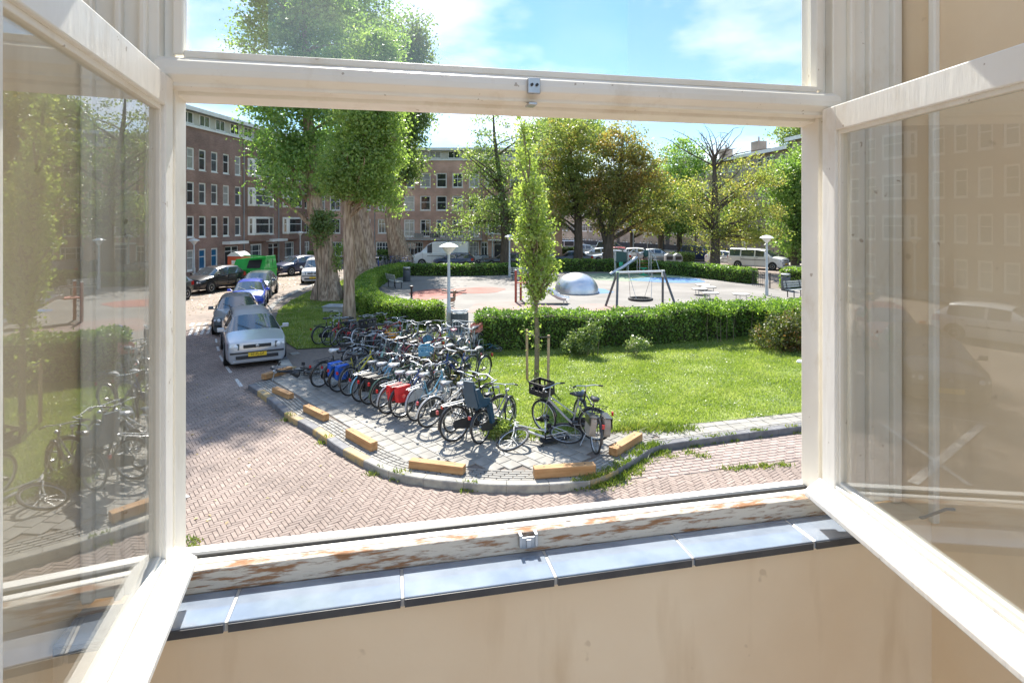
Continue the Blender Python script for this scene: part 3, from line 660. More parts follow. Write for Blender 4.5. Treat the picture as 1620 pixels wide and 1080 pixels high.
# catches
m = MB(); m.bb(.438 - .02, .438 + .02, V0 - .055, V0 - .040, .394, .442); m.bb(.438 - .014, .438 + .014, V0 - .040, V0 + .01, .362, .370); k = wpart('catch', m, M_steel, bevel=.002)
m = MB(); m.lathe([(.0045, -.006), (.0045, .002)], 8, (.438 - .008, V0 - .056, .420), 'y'); m.lathe([(.0045, -.006), (.0045, .002)], 8, (.438 + .008, V0 - .056, .420), 'y'); wpart('screw', m, M_dark, k, 0)
m = MB(); m.bb(.432 - .022, .432 + .022, V0 - .006, V0 + .001, -1.035, -1.0); m.bb(.432 - .008, .432 + .008, V0 - .013, V0 - .004, -1.03, -1.004); m.bb(.432 - .03, .432 - .02, V0 - .01, V0 + .02, -1.03, -.99); m.bb(.432 + .02, .432 + .03, V0 - .01, V0 + .02, -1.03, -.99); wpart('catch', m, M_steel, bevel=.0015)
m = MB(); m.lathe([(.0, -.012), (.011, -.010), (.013, -.004), (.013, 0)], 14, (-.665, V0 - .001, .455), 'y'); wpart('screw_cap', m, M_paint, bevel=0, smooth=True)

def casement(org, d, th, width, label):
    """frame from the hinge (q = 0) to the free end; th = direction of the thickness"""
    def T(q, t, w): return (org[0] + d[0] * q + th[0] * t, org[1] + d[1] * q + th[1] * t, w)
    inv = Matrix.Rotation(-YAW, 3, 'Z')
    def hx(mb, q0, q1, t0, t1, w0, w1):
        mb.hexa([inv @ Vector(T(*p)) for p in ((q0, t0, w0), (q1, t0, w0), (q1, t1, w0), (q0, t1, w0), (q0, t0, w1), (q1, t0, w1), (q1, t1, w1), (q0, t1, w1))])
    B, Tt, S = -.962, .392, .075
    root = MB(); hx(root, 0, S, 0, .045, B, Tt); c = wpart('casement', root, M_sash); c['label'] = label
    m = MB(); hx(m, width - S, width, 0, .045, B, Tt); wpart('stile', m, M_sash, c)
    m = MB(); hx(m, S, width - S, 0, .045, Tt - .085, Tt); wpart('top_rail', m, M_sash, c)
    m = MB(); hx(m, S, width - S, 0, .045, B, B + .07); wpart('lower_rail', m, M_sash, c)
    m = MB(); q0, q1 = -.012, width + .0
    pts = []
    for q in (q0, q1): pts += [inv @ Vector(T(q, a, b)) for a, b in ((-.001, B - .004), (-.058, B - .004), (-.058, B + .016), (-.001, B + .058))]
    m.add(pts, [(0, 1, 2, 3), (7, 6, 5, 4), (0, 4, 5, 1), (1, 5, 6, 2), (2, 6, 7, 3), (3, 7, 4, 0)]); wpart('weather_bar', m, M_sash, c)
    for nm, r in (('bead', (S - .001, S + .012, B + .07, Tt - .085)), ('bead', (width - S - .012, width - S + .001, B + .07, Tt - .085)), ('bead', (S + .012, width - S - .012, B + .069, B + .083)), ('bead', (S + .012, width - S - .012, Tt - .098, Tt - .084))):
        m = MB(); hx(m, r[0], r[1], .010, .034, r[2], r[3]); wpart(nm, m, M_paint, c, .002)
    m = MB(); hx(m, S + .004, width - S - .004, .020, .0245, B + .074, Tt - .089); wpart('pane', m, M_glass, c, 0)
    m = MB()
    for w0 in (-.80, .20): 
        p = inv @ Vector(T(-.008, .022, w0)); m.lathe([(.009, -.05), (.009, .05)], 10, tuple(p))
    wpart('hinge', m, M_sash, c, 0, True)
casement((-.941, 1.58), (.302, -.953), (-.953, -.302), .93, 'casement reflecting the slim young poplar and the grass')
casement((1.09, 2.00), (.0436, -.999), (.999, .0436), .95, 'casement in front of the bare beige side wall')

# tiled sill
sill = thing('window_sill', 'inner sill of dark glazed tiles under the open window', 'window sill', (0, 0, H), YAW)
def u_of(px, v):
    a = (px - CX) / F; c, s = math.cos(YAW), math.sin(YAW); return v * (c * a + s) / (c - s * a)
cuts = [UL + .004, u_of(370, 1.69), u_of(636, 1.69), u_of(868, 1.69), u_of(1077, 1.69), u_of(1262, 1.69), 1.60]
for a, b in zip(cuts, cuts[1:]):
    m = MB(); m.bb(a + .004, b - .004, 1.612, V0 - .002, -1.073, -1.047); q = m.build('sill_tile', M_tile, sill, False, .003); m = MB(); m.bb(a + .006, b - .006, 1.6085, 1.6125, -1.0725, -1.051); m.build('front_edge_shade', M_tedge_shade, q)  # thin strip added in front, its dark colour stands for the face's shade
for a in cuts[1:-1]:
    m = MB(); m.bb(a - .0038, a + .0038, 1.615, V0 - .003, -1.073, -1.0495); m.build('grout_joint', M_grout, sill)
# loose cable coming out of the side wall
cb = thing('wall_cable', 'short grey cable poking out of the beige side wall', 'cable', (0, 0, H), YAW)
def wallpt(px, py):      # on the right-hand side wall
    a = (px - CX) / F; c, s = math.cos(YAW), math.sin(YAW); d = UR / (c * a + s); return Vector((UR, d * (c - s * a), -(py - HY) / F * d))
p, q = wallpt(1450, 818), wallpt(1510, 806)
m = MB(); m.tube([p + Vector((.01, 0, 0)), p + Vector((-.03, 0, -.004)), (p + q) / 2 + Vector((-.045, 0, -.008)), q + Vector((-.035, 0, .006)), q + Vector((.01, 0, .0))], .005, 8); m.build('cable', pm('grey_cable', (.35, .33, .30), rough=.5), cb, True)
m = MB(); m.lathe([(.014, -.004), (.014, .004)], 12, tuple(p), 'x'); m.build('wall_hole', M_dark, cb)
# ------------------------------------------------------------------ buildings
M_bk_l = brick_mat('brown_brick', (.275, .155, .120), (.34, .205, .163), (.29, .23, .195))
M_bk_c = brick_mat('red_brick', (.57, .32, .24), (.63, .375, .29), (.50, .41, .34))
M_bk_r = brick_mat('grey_brown_brick', (.37, .285, .215), (.44, .345, .27), (.37, .32, .27))
M_plinth = pm('dark_plinth_brick', (.045, .043, .048), (.07, .066, .07), 3, .85)
M_frame = pm('white_window_paint', (.86, .85, .82), (.78, .77, .73), 2, .5)
M_roof = pm('roof_felt', (.30, .31, .32), (.36, .37, .38), 2, .8)
M_cream = pm('cream_render', (.56, .54, .47), (.62, .60, .53), 2, .7)
M_conc = pm('pale_concrete', (.48, .47, .44), (.40, .39, .37), 3, .8)
M_door = pm('brown_door', (.12, .045, .03), rough=.45)
M_panes = [pm('pane_dark', (.022, .026, .03), (.05, .055, .06), 1.2, .05, spec=.8), pm('pane_sky', (.12, .14, .15), (.03, .035, .04), .9, .04, spec=.9),
           pm('pane_curtain', (.42, .41, .38), (.30, .30, .29), 2.5, .12, spec=.7), pm('pane_blue_blind', (.03, .15, .30), (.02, .1, .2), 1.5, .1, spec=.7)]
WM = {}
def win_meshes(w, h, vm, hm, fr=.12):
    """casement frame with bars (vm / hm = fractions) and its pane, origin at the sill centre, outward = -y"""
    key = (round(w, 2), round(h, 2), tuple(vm), tuple(hm), fr)
    if key not in WM:
        m = MB(); a = w / 2; g = .06
        m.bb(-a, -a + fr, .02, .10, 0, h); m.bb(a - fr, a, .02, .10, 0, h); m.bb(-a + fr, a - fr, .021, .099, h - fr, h); m.bb(-a + fr, a - fr, .021, .099, 0, fr)
        m.bb(-a - .03, a + .03, -.05, .019, -.05, .012)
        for f in vm: m.bb(-a + w * f - g / 2, -a + w * f + g / 2, .03, .09, fr, h - fr)
        for f in hm: m.bb(-a + fr, a - fr, .032, .088, h * f - g / 2, h * f + g / 2)
        p = MB(); p.bb(-a + fr * .5, a - fr * .5, .058, .066, fr * .5, h - fr * .5)
        WM[key] = (m.mesh('window', M_frame), p.mesh('pane', M_panes[0]))
    return WM[key]
def put_window(b, x, z, w, h, vm=(), hm=(.62,), y=.045, pane=None, fr=.12, rz=0):
    f, p = win_meshes(w, h, vm, hm, fr); o = link('window', f, b); o.location = (x, y, z); o.rotation_euler = (0, 0, rz)
    link('pane', p, o, pane or random.choices(M_panes[:3], (5, 3, 2))[0]); return o
def wall_with_holes(L, zt, holes, depth=.20, z0=-.1):
    xs = sorted({0, L} | {h[0] for h in holes} | {h[1] for h in holes}); zs = sorted({z0, zt} | {h[2] for h in holes} | {h[3] for h in holes}); m = MB()
    for xa, xb in zip(xs, xs[1:]):
        if xb - xa < 1e-4: continue
        for za, zb in zip(zs, zs[1:]):
            if zb - za < 1e-4: continue
            cx, cz = (xa + xb) / 2, (za + zb) / 2
            if any(h[0] < cx < h[1] and h[2] < cz < h[3] for h in holes): continue
            m.add([(xa, 0, za), (xb, 0, za), (xb, 0, zb), (xa, 0, zb)], [(0, 1, 2, 3)])
    for a, b, c, d in holes:
        m.add([(a, 0, c), (b, 0, c), (b, 0, d), (a, 0, d), (a, depth, c), (b, depth, c), (b, depth, d), (a, depth, d)], [(0, 4, 5, 1), (1, 5, 6, 2), (2, 6, 7, 3), (3, 7, 4, 0), (4, 7, 6, 5)])
    return m
def bay(b, x0, x1, rows, zt, zb, mat, dep=.5):
    pl = [(x0, 0), (x0 + .28, -dep), (x1 - .28, -dep), (x1, 0)]
    m = MB(); m.prism(pl, zb, zt); o = m.build('bay', mat, b)
    for z, h in rows:
        q = MB(); pp = [(x0 - .03, -.02), (x0 + .27, -dep - .03), (x1 - .27, -dep - .03), (x1 + .03, -.02)]; q.prism(pp, z, z + h); q.build('window_surround', M_frame, o)
        w = x1 - x0 - .62; f, p = win_meshes(w * .92, h - .28, (), (.6,), .05); a = link('window', f, o); a.location = (x0 + .31 + w * .5, -dep - .075, z + .14); c = link('pane', p, o, random.choice(M_panes[:2])); c.location = (x0 + .31 + w * .5, -dep - .10, z + .14)
        f, p = win_meshes(.30, h - .28, (), (.6,), .05); rz = math.atan2(-dep, .28); a = link('window', f, o); a.location = (x0 + .12 - .065, -dep / 2 - .03, z + .14); a.rotation_euler.z = rz; c = link('pane', p, o, M_panes[0]); c.location = (x0 + .12 - .087, -dep / 2 - .042, z + .14); c.rotation_euler.z = rz
    return o
def door(b, x, w, h, mat, y=.1, canopy=None):
    m = MB(); m.bb(x - w / 2 + .06, x + w / 2 - .06, y, y + .05, .02, h - .45); d = m.build('door', mat, b)
    q = MB(); q.bb(x - w / 2, x - w / 2 + .06, y - .02, y + .06, 0, h); q.bb(x + w / 2 - .06, x + w / 2, y - .02, y + .06, 0, h); q.bb(x - w / 2 + .06, x + w / 2 - .06, y - .019, y + .06, h - .45, h - .39); q.bb(x - w / 2 + .06, x + w / 2 - .06, y - .019, y + .06, h - .06, h); q.build('door_frame', M_frame, d)
    g = MB(); g.bb(x - w / 2 + .05, x + w / 2 - .05, y + .02, y + .03, h - .39, h - .06); g.build('fanlight', M_panes[0], d)
    k = MB(); k.lathe([(.03, -.05), (.03, 0)], 8, (x + w / 2 - .18, y, 1.05), 'y'); k.build('door_knob', M_steel, d)

# --- brown block on the left: its front runs almost along the view
d0 = 6.0; SL = 1.0084; ANG = math.atan2(1, .13)
def lx(px): return (31.2 / (.13 - (px - CX) / F) - d0) * SL
lb = thing('brick_building', 'long dark brown brick block with white framed windows behind the black parked cars', 'building', (-31.2 + .13 * d0, d0, 0), ANG)
LL = (66.3 - d0) * SL; holes, wins = [], []
rows = [(8.6, 1.72), (5.9, 1.72), (3.2, 1.72)]
gw = {0: .60, 1: .60, 2: .60}
def col(x, w=.88, ground=True, vm=(), hm=(.58,), blue=False):
    for z, h in rows: holes.append((x - w / 2, x + w / 2, z, z + h)); wins.append((x, z, w, h, vm, hm, None))
    if ground: holes.append((x - w / 2, x + w / 2, .57, 2.25)); wins.append((x, .57, w, 1.68, vm, (.62,), M_panes[3] if blue else M_panes[2]))
base_cols = [301.7, 320.5, 339.5, 358, 376.5]
for i, p in enumerate(base_cols): col(lx(p), .88, i < 3, blue=i in (1, 2))
bays = [(lx(392), lx(421)), (lx(447), lx(472))]
col(lx(430), .9, False); col(lx(486), 1.15, True, (.5,))
x = lx(301.7) - 1.42; k = 0
while x > 1.2:                                   # the front goes on towards the near end of the street
    if k % 7 == 5:
        bays.append((x - 2.2, x + .2)); x -= 3.6
    else:
        col(x, .88, k % 7 not in (3,)); x -= 1.42
    k += 1
for a, b_, w_ in ((lx(367), 2.0, .0), (lx(433), 1.9, .0)): holes.append((a - b_ / 2, a + b_ / 2, 0.0, 2.35))
for px, w_ in ((405.5, 1.9), (458, 1.9)): holes.append((lx(px) - w_ / 2, lx(px) + w_ / 2, .7, 2.35)); wins.append((lx(px), .7, w_, 1.65, (.2, .8), (.6,), M_panes[1]))
wall_with_holes(LL, 12.0, holes).build('wall', M_bk_l, lb, recalc=False)
for x, z, w_, h, vm, hm, pn in wins: put_window(lb, x, z, w_, h, vm, hm, pane=pn)
for a, b_ in bays: bay(lb, a, b_, rows, 11.0, 2.62, M_bk_l)
for a in (367, 433):
    door(lb, lx(a) - .45, .95, 2.3, M_dark, .1); door(lb, lx(a) + .5, .95, 2.3, M_door if a == 433 else M_dark, .1)
    m = MB(); m.bb(lx(a) - 1.35, lx(a) + 1.35, -.75, .02, 2.50, 2.74); m.build('canopy', M_frame, lb)
def attic(b, L, z0, z1, step, over=.45, inset=.06):
    m = MB(); m.bb(.05, L - .05, inset, inset + .3, z0 - .1, z1 - .18); o = m.build('attic_wall', M_cream, b)
    m = MB(); m.bb(-.15, L + .15, -.12, .3, z0 - .06, z0 + .12); m.build('parapet_cap', M_frame, b)
    x = .9
    while x < L - .8: put_window(b, x, z0 + .2, step * .62, z1 - z0 - .45, (.5,), (), inset - .09, fr=.06); x += step
    m = MB(); m.bb(-.4, L + .4, -over, 9.0, z1 - .16, z1 + .06); r = m.build('roof', M_roof, b, False, .02)
    m = MB(); m.bb(-.44, L + .44, -over - .05, -over - .002, z1 - .2, z1 + .12); m.build('fascia', M_frame, r)
attic(lb, LL, 12.0, 13.35, 2.0)
m = MB(); m.bb(0.02, LL - .02, .25, 8.8, -.1, 12.9); m.build('rear_mass', M_bk_l, lb)

# --- red block across the end of the square
DC = 65.2; X0 = -22.6; X1 = 5.75
cb_ = thing('brick_building', 'red brick block with a long balcony behind the white panel van', 'building', (X0, DC, 0), 0)
def cx(px): return (px - CX) / F * DC - X0
LC = X1 - X0; holes, wins = [], []
for px in (506, 530, 553, 578, 606, 647.5, 673, 698.5, 724, 750, 815, 840, 868):
    x = cx(px); w_ = 1.2
    for z, h in ((8.35, 1.68), (5.73, 1.68)): holes.append((x - .6, x + .6, z, z + h)); wins.append((x, z, 1.2, h, (), (.56,)) if px % 2 else (x, z, 1.2, h, (.5,), (.6,)))
    if 640 < px < 760: holes.append((x - .6, x + .6, 2.72, 4.7)); wins.append((x, 2.72, 1.2, 1.98, (.5,), (.3, .8)))
    else: holes.append((x - .6, x + .6, 3.1, 4.75)); wins.append((x, 3.1, 1.2, 1.65, (.35, .65) if px == 606 else (.5,), (.66,)))
for px, w_, vm in ((607, 1.75, (.2, .4, .6, .8)), (655, 2.1, (.14, .3, .5, .7, .86)), (742, 2.3, (.14, .3, .5, .7, .86)), (766, .85, (.5,)), (840, 1.6, (.25, .75)), (866, 1.4, (.5,)), (530, 1.6, (.5,))):
    x = cx(px); holes.append((x - w_ / 2, x + w_ / 2, .5, 2.15)); wins.append((x, .5, w_, 1.65, vm, (.64,)))
dr = [(cx(583), M_door), (cx(700), M_dark), (cx(788), M_dark), (cx(552), M_door)]
for x, _ in dr: holes.append((x - .5, x + .5, 0, 2.3))
wall_with_holes(LC, 11.5, holes).build('wall', M_bk_c, cb_, recalc=False)
for q in wins: put_window(cb_, *q)
for x, mt in dr: door(cb_, x, 1.0, 2.28, mt)
bay(cb_, cx(768), cx(799), [(2.95, 1.75), (5.7, 1.7), (8.3, 1.7)], 11.0, 2.5, M_bk_c)
m = MB(); m.bb(cx(628), cx(763), -1.25, 0, 2.36, 2.52); bal = m.build('balcony', M_conc, cb_)
m = MB(); n = 40
for i in range(n + 1):
    x = cx(629) + (cx(762) - cx(629)) * i / n; m.bb(x - .012, x + .012, -1.22, -1.19, 2.52, 3.42)
m.bb(cx(628.5), cx(762.5), -1.225, -1.185, 3.42, 3.47); m.bb(cx(628.5), cx(762.5), -1.222, -1.188, 2.60, 2.63); m.build('railing', M_steel, bal)
for px in (665, 690, 713, 742):
    m = MB(); x = cx(px); m.bb(x - .55, x + .55, -1.15, -1.1, 2.62, 3.15); m.build('railing_screen', M_panes[2] if px != 690 else M_panes[1], bal)
m = MB(); m.bb(cx(690), cx(722), -.5, .01, 2.02, 2.2); m.build('canopy', M_frame, cb_)
m = MB(); m.bb(cx(772), cx(803), -.7, -.002, 2.3, 2.46); m.build('canopy', M_frame, cb_)
m = MB(); m.bb(.02, LC - .02, -.03, .01, -.1, .42); m.build('plinth', M_plinth, cb_)
attic(cb_, LC, 11.5, 12.75, 2.15)
m = MB(); m.bb(0.02, LC - .003, .25, 8.8, -.1, 12.4); m.build('rear_mass', M_bk_c, cb_)

# --- grey brown blocks on the right
def right_block(p0, p1, label, seed, zt=12.6, chim=()):
    v = Vector(p1) - Vector(p0); L = v.length; b = thing('brick_building', label, 'building', (p0[0], p0[1], 0), math.atan2(v.y, v.x)); rr = random.Random(seed)
    hs, ws = [], []; x = 1.2; i = 0
    while x < L - 1.2:
        typ = i % 6; w_ = (1.0, 1.0, 1.7, 1.0, 1.7, 1.0)[typ]
        for z, h in ((8.35, 1.5), (5.55, 1.5), (10.85, 1.05)):
            hs.append((x - w_ / 2, x + w_ / 2, z, z + h)); ws.append((x, z, w_, h, (.33, .66) if w_ > 1.2 else (), (.62,)))
        if typ == 3: hs.append((x - .5, x + .5, 0, 3.2))
        else: hs.append((x - w_ / 2, x + w_ / 2, 2.6, 4.1)); ws.append((x, 2.6, w_, 1.5, (.33, .66) if w_ > 1.2 else (), (.62,)))
        if typ != 3: 
            for q in (-.4, .4): hs.append((x + q - .2, x + q + .2, .95, 1.35)); ws.append((x + q, .95, .4, .4, (), ()))
        x += (1.75, 2.1, 2.1, 2.0, 2.0, 2.4)[typ]; i += 1
    wall_with_holes(L, zt, hs).build('wall', M_bk_r, b, recalc=False)
    for q in ws: put_window(b, *q, fr=.10 if q[2] > .5 else .05)
    for h in hs:
        if h[2] == 0: door(b, (h[0] + h[1]) / 2, 1.0, 3.1, M_dark, .12)
    m = MB(); m.bb(.01, L - .01, -.035, .0, -.1, .9); m.build('plinth', M_plinth, b)
    m = MB(); m.bb(-.3, L + .3, -.55, 8, zt - .1, zt + .12); r = m.build('roof', M_roof, b)
    m = MB(); m.bb(-.33, L + .33, -.6, -.552, zt - .22, zt + .18); m.build('gutter', M_frame, r)
    for c in chim:
        m = MB(); m.bb(c - .7, c + .7, .8, 2.0, zt + .12, zt + 1.7); q = m.build('chimney', M_bk_r, r); m = MB(); m.lathe([(.12, zt + 1.7), (.1, zt + 2.3)], 8, (c, 1.4, 0)); m.build('chimney_pot', M_conc, q)
    m = MB(); m.bb(0.02, L - .02, .25, 7.8, -.1, zt - .1); m.build('rear_mass', M_bk_r, b)
    return b
right_block((9.6, 116.0), (26.5, 82.4), 'grey brown brick block far behind the playground with a dark base', 3, 12.4, (34,))
right_block((26.6, 82.0), (30.0, 61.5), 'grey brown brick block with chimney behind the white minibus', 4, 12.5, (5.5, 13.0))
right_block((30.1, 61.2), (33.5, 40.0), 'taller grey brown brick block with blue grey eaves beyond the no entry sign', 5, 13.3, (1.0,))

# rainwater pipes
def pipe(b, x, z1):
    m = MB(); m.tube([(x, -.07, .1), (x, -.07, z1)], .05, 8); p = m.build('drainpipe', M_roof, b, True)
    for z in (1.5, 4.5, 7.5, 10): m = MB(); m.bb(x - .08, x + .08, -.1, -.002, z, z + .06); m.build('pipe_bracket', M_roof, p)
for px in (385, 440): pipe(lb, lx(px), 11.8)
for px in (593, 632, 762, 828): pipe(cb_, cx(px), 11.3)
# ------------------------------------------------------------------ trees
M_bark = pm('poplar_bark', (.24, .16, .105), (.50, .37, .265), 4.5, .95, bump=1.0, bscale=11, lo=.4, hi=.62, stretch=(2.2, 2.2, .35))
M_bark_d = pm('dark_bark', (.075, .06, .045), (.13, .105, .08), 4, .95, bump=.8, bscale=10, stretch=(2, 2, .4))
M_bark_y = pm('young_bark', (.15, .12, .08), (.23, .19, .13), 8, .9, bump=.4, bscale=30)
LF_pop = leaf_mat('poplar_leaf', (0.145, 0.235, 0.083), (0.252, 0.375, 0.119), (0.367, 0.491, 0.173), .45, .3)
LF_pop2 = leaf_mat('poplar_leaf_light', (0.166, 0.244, 0.076), (0.260, 0.349, 0.108), (0.339, 0.417, 0.148), .5, .4)
LF_dark = leaf_mat('dark_leaf', (0.136, 0.194, 0.076), (0.213, 0.282, 0.103), (0.332, 0.371, 0.153), .45, .3)
LF_olive = leaf_mat('olive_leaf', (0.158, 0.204, 0.068), (0.265, 0.292, 0.094), (0.425, 0.298, 0.118), .45, .3)
LF_rust = leaf_mat('rusting_leaf', (.175, .205, .07), (.28, .24, .085), (.40, .235, .09), .45, .28)
LF_yel = leaf_mat('yellowing_leaf', (0.193, 0.239, 0.071), (0.308, 0.308, 0.105), (0.451, 0.356, 0.140), .5, .35)
LF_green = leaf_mat('green_leaf', (0.132, 0.218, 0.063), (0.228, 0.335, 0.096), (0.329, 0.422, 0.128), .45, .3)
LF_young = leaf_mat('young_poplar_leaf', (0.214, 0.284, 0.082), (0.318, 0.388, 0.115), (0.440, 0.471, 0.189), .5, .9)
LF_hedge = leaf_mat('hedge_leaf', (0.087, 0.162, 0.032), (0.165, 0.267, 0.056), (0.286, 0.395, 0.095), .4, 1.2)
LF_hedge_y = leaf_mat('yellowish_hedge_leaf', (0.113, 0.198, 0.036), (0.215, 0.310, 0.058), (0.326, 0.411, 0.099), .45, 1.0)  # yellower, lighter green than the plain hedge leaf
LF_red = leaf_mat('reddish_shrub_leaf', (.07, .10, .025), (.13, .13, .04), (.25, .11, .06), .35, 1.5)
LF_pale = leaf_mat('pale_shrub_leaf', (.08, .13, .035), (.16, .21, .08), (.30, .32, .18), .35, 2)

g = gp(522, 474, .12); d = g.y
tree('poplar_tree', 'massive ribbed poplar with a thick leaning trunk on the grass by the parked cars', g, [g, at(519, 440, d), at(510, 385, d), at(497, 330, d), at(490, 240, d + .5), at(485, 120, d), at(480, -20, d)], [.90, .56, .46, .40, .30, .20, .08],
     [E(470, 265, d, 62, 60), E(445, 190, d, 62, 75), E(500, 200, d, 65, 80), E(440, 90, d, 66, 90), E(510, 80, d, 70, 100), E(470, -30, d, 85, 90), E(490, -150, d, 75, 90)], 430, 130, .40, .185, LF_pop, M_bark, flare=True, limbs=40)
g = gp(578, 441, .12); d = g.y
tree('poplar_tree', 'broad pale trunked poplar behind the first thick trunk beside the hedge', g, [g, at(577, 415, d), at(572, 370, d), at(566, 320, d), at(560, 220, d), at(556, 80, d)], [1.3, .80, .70, .56, .38, .12],
     [E(545, 230, d, 60, 80), E(590, 180, d, 45, 80), E(555, 90, d, 60, 90), E(605, 70, d, 35, 70), E(560, -30, d, 55, 80)], 330, 95, .5, .23, LF_pop, M_bark, flare=True, limbs=26)
g = gp(553, 509, .12); d = g.y
tree('poplar_tree', 'slimmer straight poplar with fresh light leaves standing among the bicycles', g, [g, at(553, 470, d), at(551, 400, d), at(548, 330, d), at(562, 260, d), at(575, 180, d), at(585, 80, d)], [.30, .24, .22, .19, .13, .08, .03],
     [E(575, 270, d, 58, 60), E(605, 220, d, 40, 60), E(545, 285, d, 42, 36), E(580, 180, d, 50, 70), E(590, 100, d, 36, 60), E(612, 315, d, 26, 34, .7)], 330, 125, .29, .13, LF_pop2, M_bark, limbs=34, twigs=1)
g = gp(640, 419, .12); d = g.y
t = tree('poplar_tree', 'tall forked poplar with bare leaning trunk next to the white panel van', g, [g, at(628, 385, d), at(618, 345, d), at(622, 300, d), at(640, 200, d), at(652, 60, d)], [1.1, .85, .62, .45, .30, .10],
     [E(640, 240, d, 30, 48), E(650, 170, d, 28, 50), E(655, 100, d, 26, 55), E(660, 45, d, 17, 32), E(615, 170, d, 30, 70), E(610, 60, d, 24, 50)], 420, 70, .6, .30, LF_dark, M_bark, flare=True, limbs=20)
m = MB(); b = Vector(g); limb_tube(m, at(622, 370, d) - b, at(641, 265, d) - b, .50, .26, .05, 9, 6); m.build('fork', M_bark, t, True, 0, False)
g = gp(800, 427, .1); d = 53.5; g = Vector(((800 - CX) / F * d, d, .1))
tree('plane_tree', 'dark open crowned plane tree in front of the balcony of the red building', g, [g, at(800, 385, d), at(798, 335, d), at(790, 280, d), at(782, 215, d), at(780, 170, d)], [.55, .42, .36, .26, .14, .04],
     [E(770, 330, d, 60, 32), E(735, 362, d, 48, 16), E(800, 350, d, 45, 28), E(825, 280, d, 45, 55), E(770, 265, d, 50, 32), E(745, 240, d, 40, 14, .7), E(780, 205, d, 42, 28, .6), E(735, 200, d, 24, 16, .35), E(840, 215, d, 35, 30)], 230, 55, .42, .21, LF_dark, M_bark_d, limbs=34, twigs=1, inner=.2)
d = 58.; g = Vector(((915 - CX) / F * d, d, .1))
tree('chestnut_tree', 'dense olive green tree with straight dark trunk beside the end of the red building', g, [g, at(915, 385, d), at(914, 340, d), at(905, 280, d), at(900, 210, d)], [.52, .44, .38, .28, .08],
     [E(900, 300, d, 46, 42), E(875, 335, d, 38, 28), E(920, 240, d, 48, 45), E(880, 245, d, 42, 40), E(935, 320, d, 36, 34), E(900, 200, d, 40, 22)], 380, 58, .46, .24, LF_olive, M_bark_d, limbs=28)
d = 56.; g = Vector(((962 - CX) / F * d, d, .1))
t = tree('chestnut_tree', 'forked tree with rusty autumn leaves rising behind the climbing frame', g, [g, at(962, 392, d), at(968, 350, d), at(980, 300, d), at(985, 220, d)], [.6, .5, .36, .25, .07],
     [E(985, 270, d, 48, 48), E(1010, 310, d, 42, 40), E(960, 310, d, 42, 40), E(985, 225, d, 38, 32), E(1030, 345, d, 36, 26), E(1020, 260, d, 34, 34), E(960, 350, d, 34, 22), E(1045, 300, d, 24, 26)], 400, 58, .44, .23, LF_rust, M_bark_d, limbs=30, twigs=1)
m = MB(); b = Vector(g); limb_tube(m, at(962, 392, d) - b, at(945, 330, d) - b, .34, .2, .1, 8, 6); m.build('fork', M_bark_d, t, True, 0, False)
d = 76.; g = Vector(((1075 - CX) / F * d, d, .1))
tree('maple_tree', 'bright green round tree far back between the rusty tree and the brick blocks', g, [g, at(1075, 360, d), at(1078, 280, d)], [.4, .32, .1], [E(1080, 260, d, 38, 38), E(1065, 320, d, 42, 40), E(1095, 335, d, 34, 35)], 260, 60, .6, .3, LF_green, M_bark_d, limbs=14)
d = 80.; g = Vector(((1000 - CX) / F * d, d, .1))
tree('maple_tree', 'green street tree close to the far brick front behind the parked red car', g, [g, at(1000, 370, d), at(1000, 300, d)], [.35, .3, .1], [E(1000, 330, d, 45, 30), E(1040, 350, d, 30, 18)], 160, 55, .6, .3, LF_green, M_bark_d, limbs=12)
d = 51.; g = Vector(((1131 - CX) / F * d, d, .1))
t = tree('ash_tree', 'thin yellowing tree with a bare dead top beside the white minibus', g, [g, at(1131, 385, d), at(1130, 340, d), at(1131, 290, d), at(1130, 250, d)], [.52, .40, .32, .22, .12],
     [E(1100, 330, d, 40, 18), E(1190, 372, d, 50, 14), E(1190, 335, d, 42, 20), E(1160, 300, d, 40, 18), E(1100, 384, d, 30, 9), E(1205, 285, d, 34, 18), E(1090, 300, d, 34, 16), E(1170, 260, d, 45, 14, .5), E(1135, 360, d, 40, 18), E(1140, 395, d, 25, 6)], 220, 66, .42, .18, LF_yel, M_bark_d, limbs=34, twigs=1, inner=.1)
m = MB(); b = Vector(g)
for k in range(16):
    s = at(1130, 250 + random.uniform(-5, 25), d) - b; e = at(1130 + random.gauss(0, 34), random.uniform(203, 240), d + random.gauss(0, 1.2)) - b
    lp = limb_tube(m, s, e, .07, .02, .2, 4, 5)
    for _ in range(3): q = lp[random.randint(2, 5)]; limb_tube(m, q, q + Vector((random.gauss(0, .6), random.gauss(0, .5), random.uniform(.1, .8))), .025, .008, .2, 4, 3)
m.build('dead_branches', M_bark_d, t, True, 0, False)
d = 57.; g = Vector(((1258 - CX) / F * d, d, .1))
tree('maple_tree', 'full green tree covering the taller brick block past the minibus', g, [g, at(1258, 380, d), at(1256, 320, d), at(1252, 260, d)], [.45, .35, .25, .08], [E(1255, 330, d, 38, 46), E(1235, 285, d, 32, 34), E(1275, 270, d, 40, 40), E(1290, 340, d, 40, 50), E(1255, 385, d, 28, 26)], 420, 70, .5, .24, LF_green, M_bark_d, limbs=22)
d = 72.; g = Vector(((1190 - CX) / F * d, d, .1))
tree('maple_tree', 'leafy green street tree before the chimney block behind the white crossover', g, [g, at(1190, 370, d), at(1190, 300, d)], [.35, .3, .1], [E(1185, 335, d, 40, 30), E(1215, 320, d, 34, 34), E(1165, 350, d, 26, 20)], 200, 60, .55, .28, LF_green, M_bark_d, limbs=14)
d = 70.; g = Vector(((1045 - CX) / F * d, d, .1))
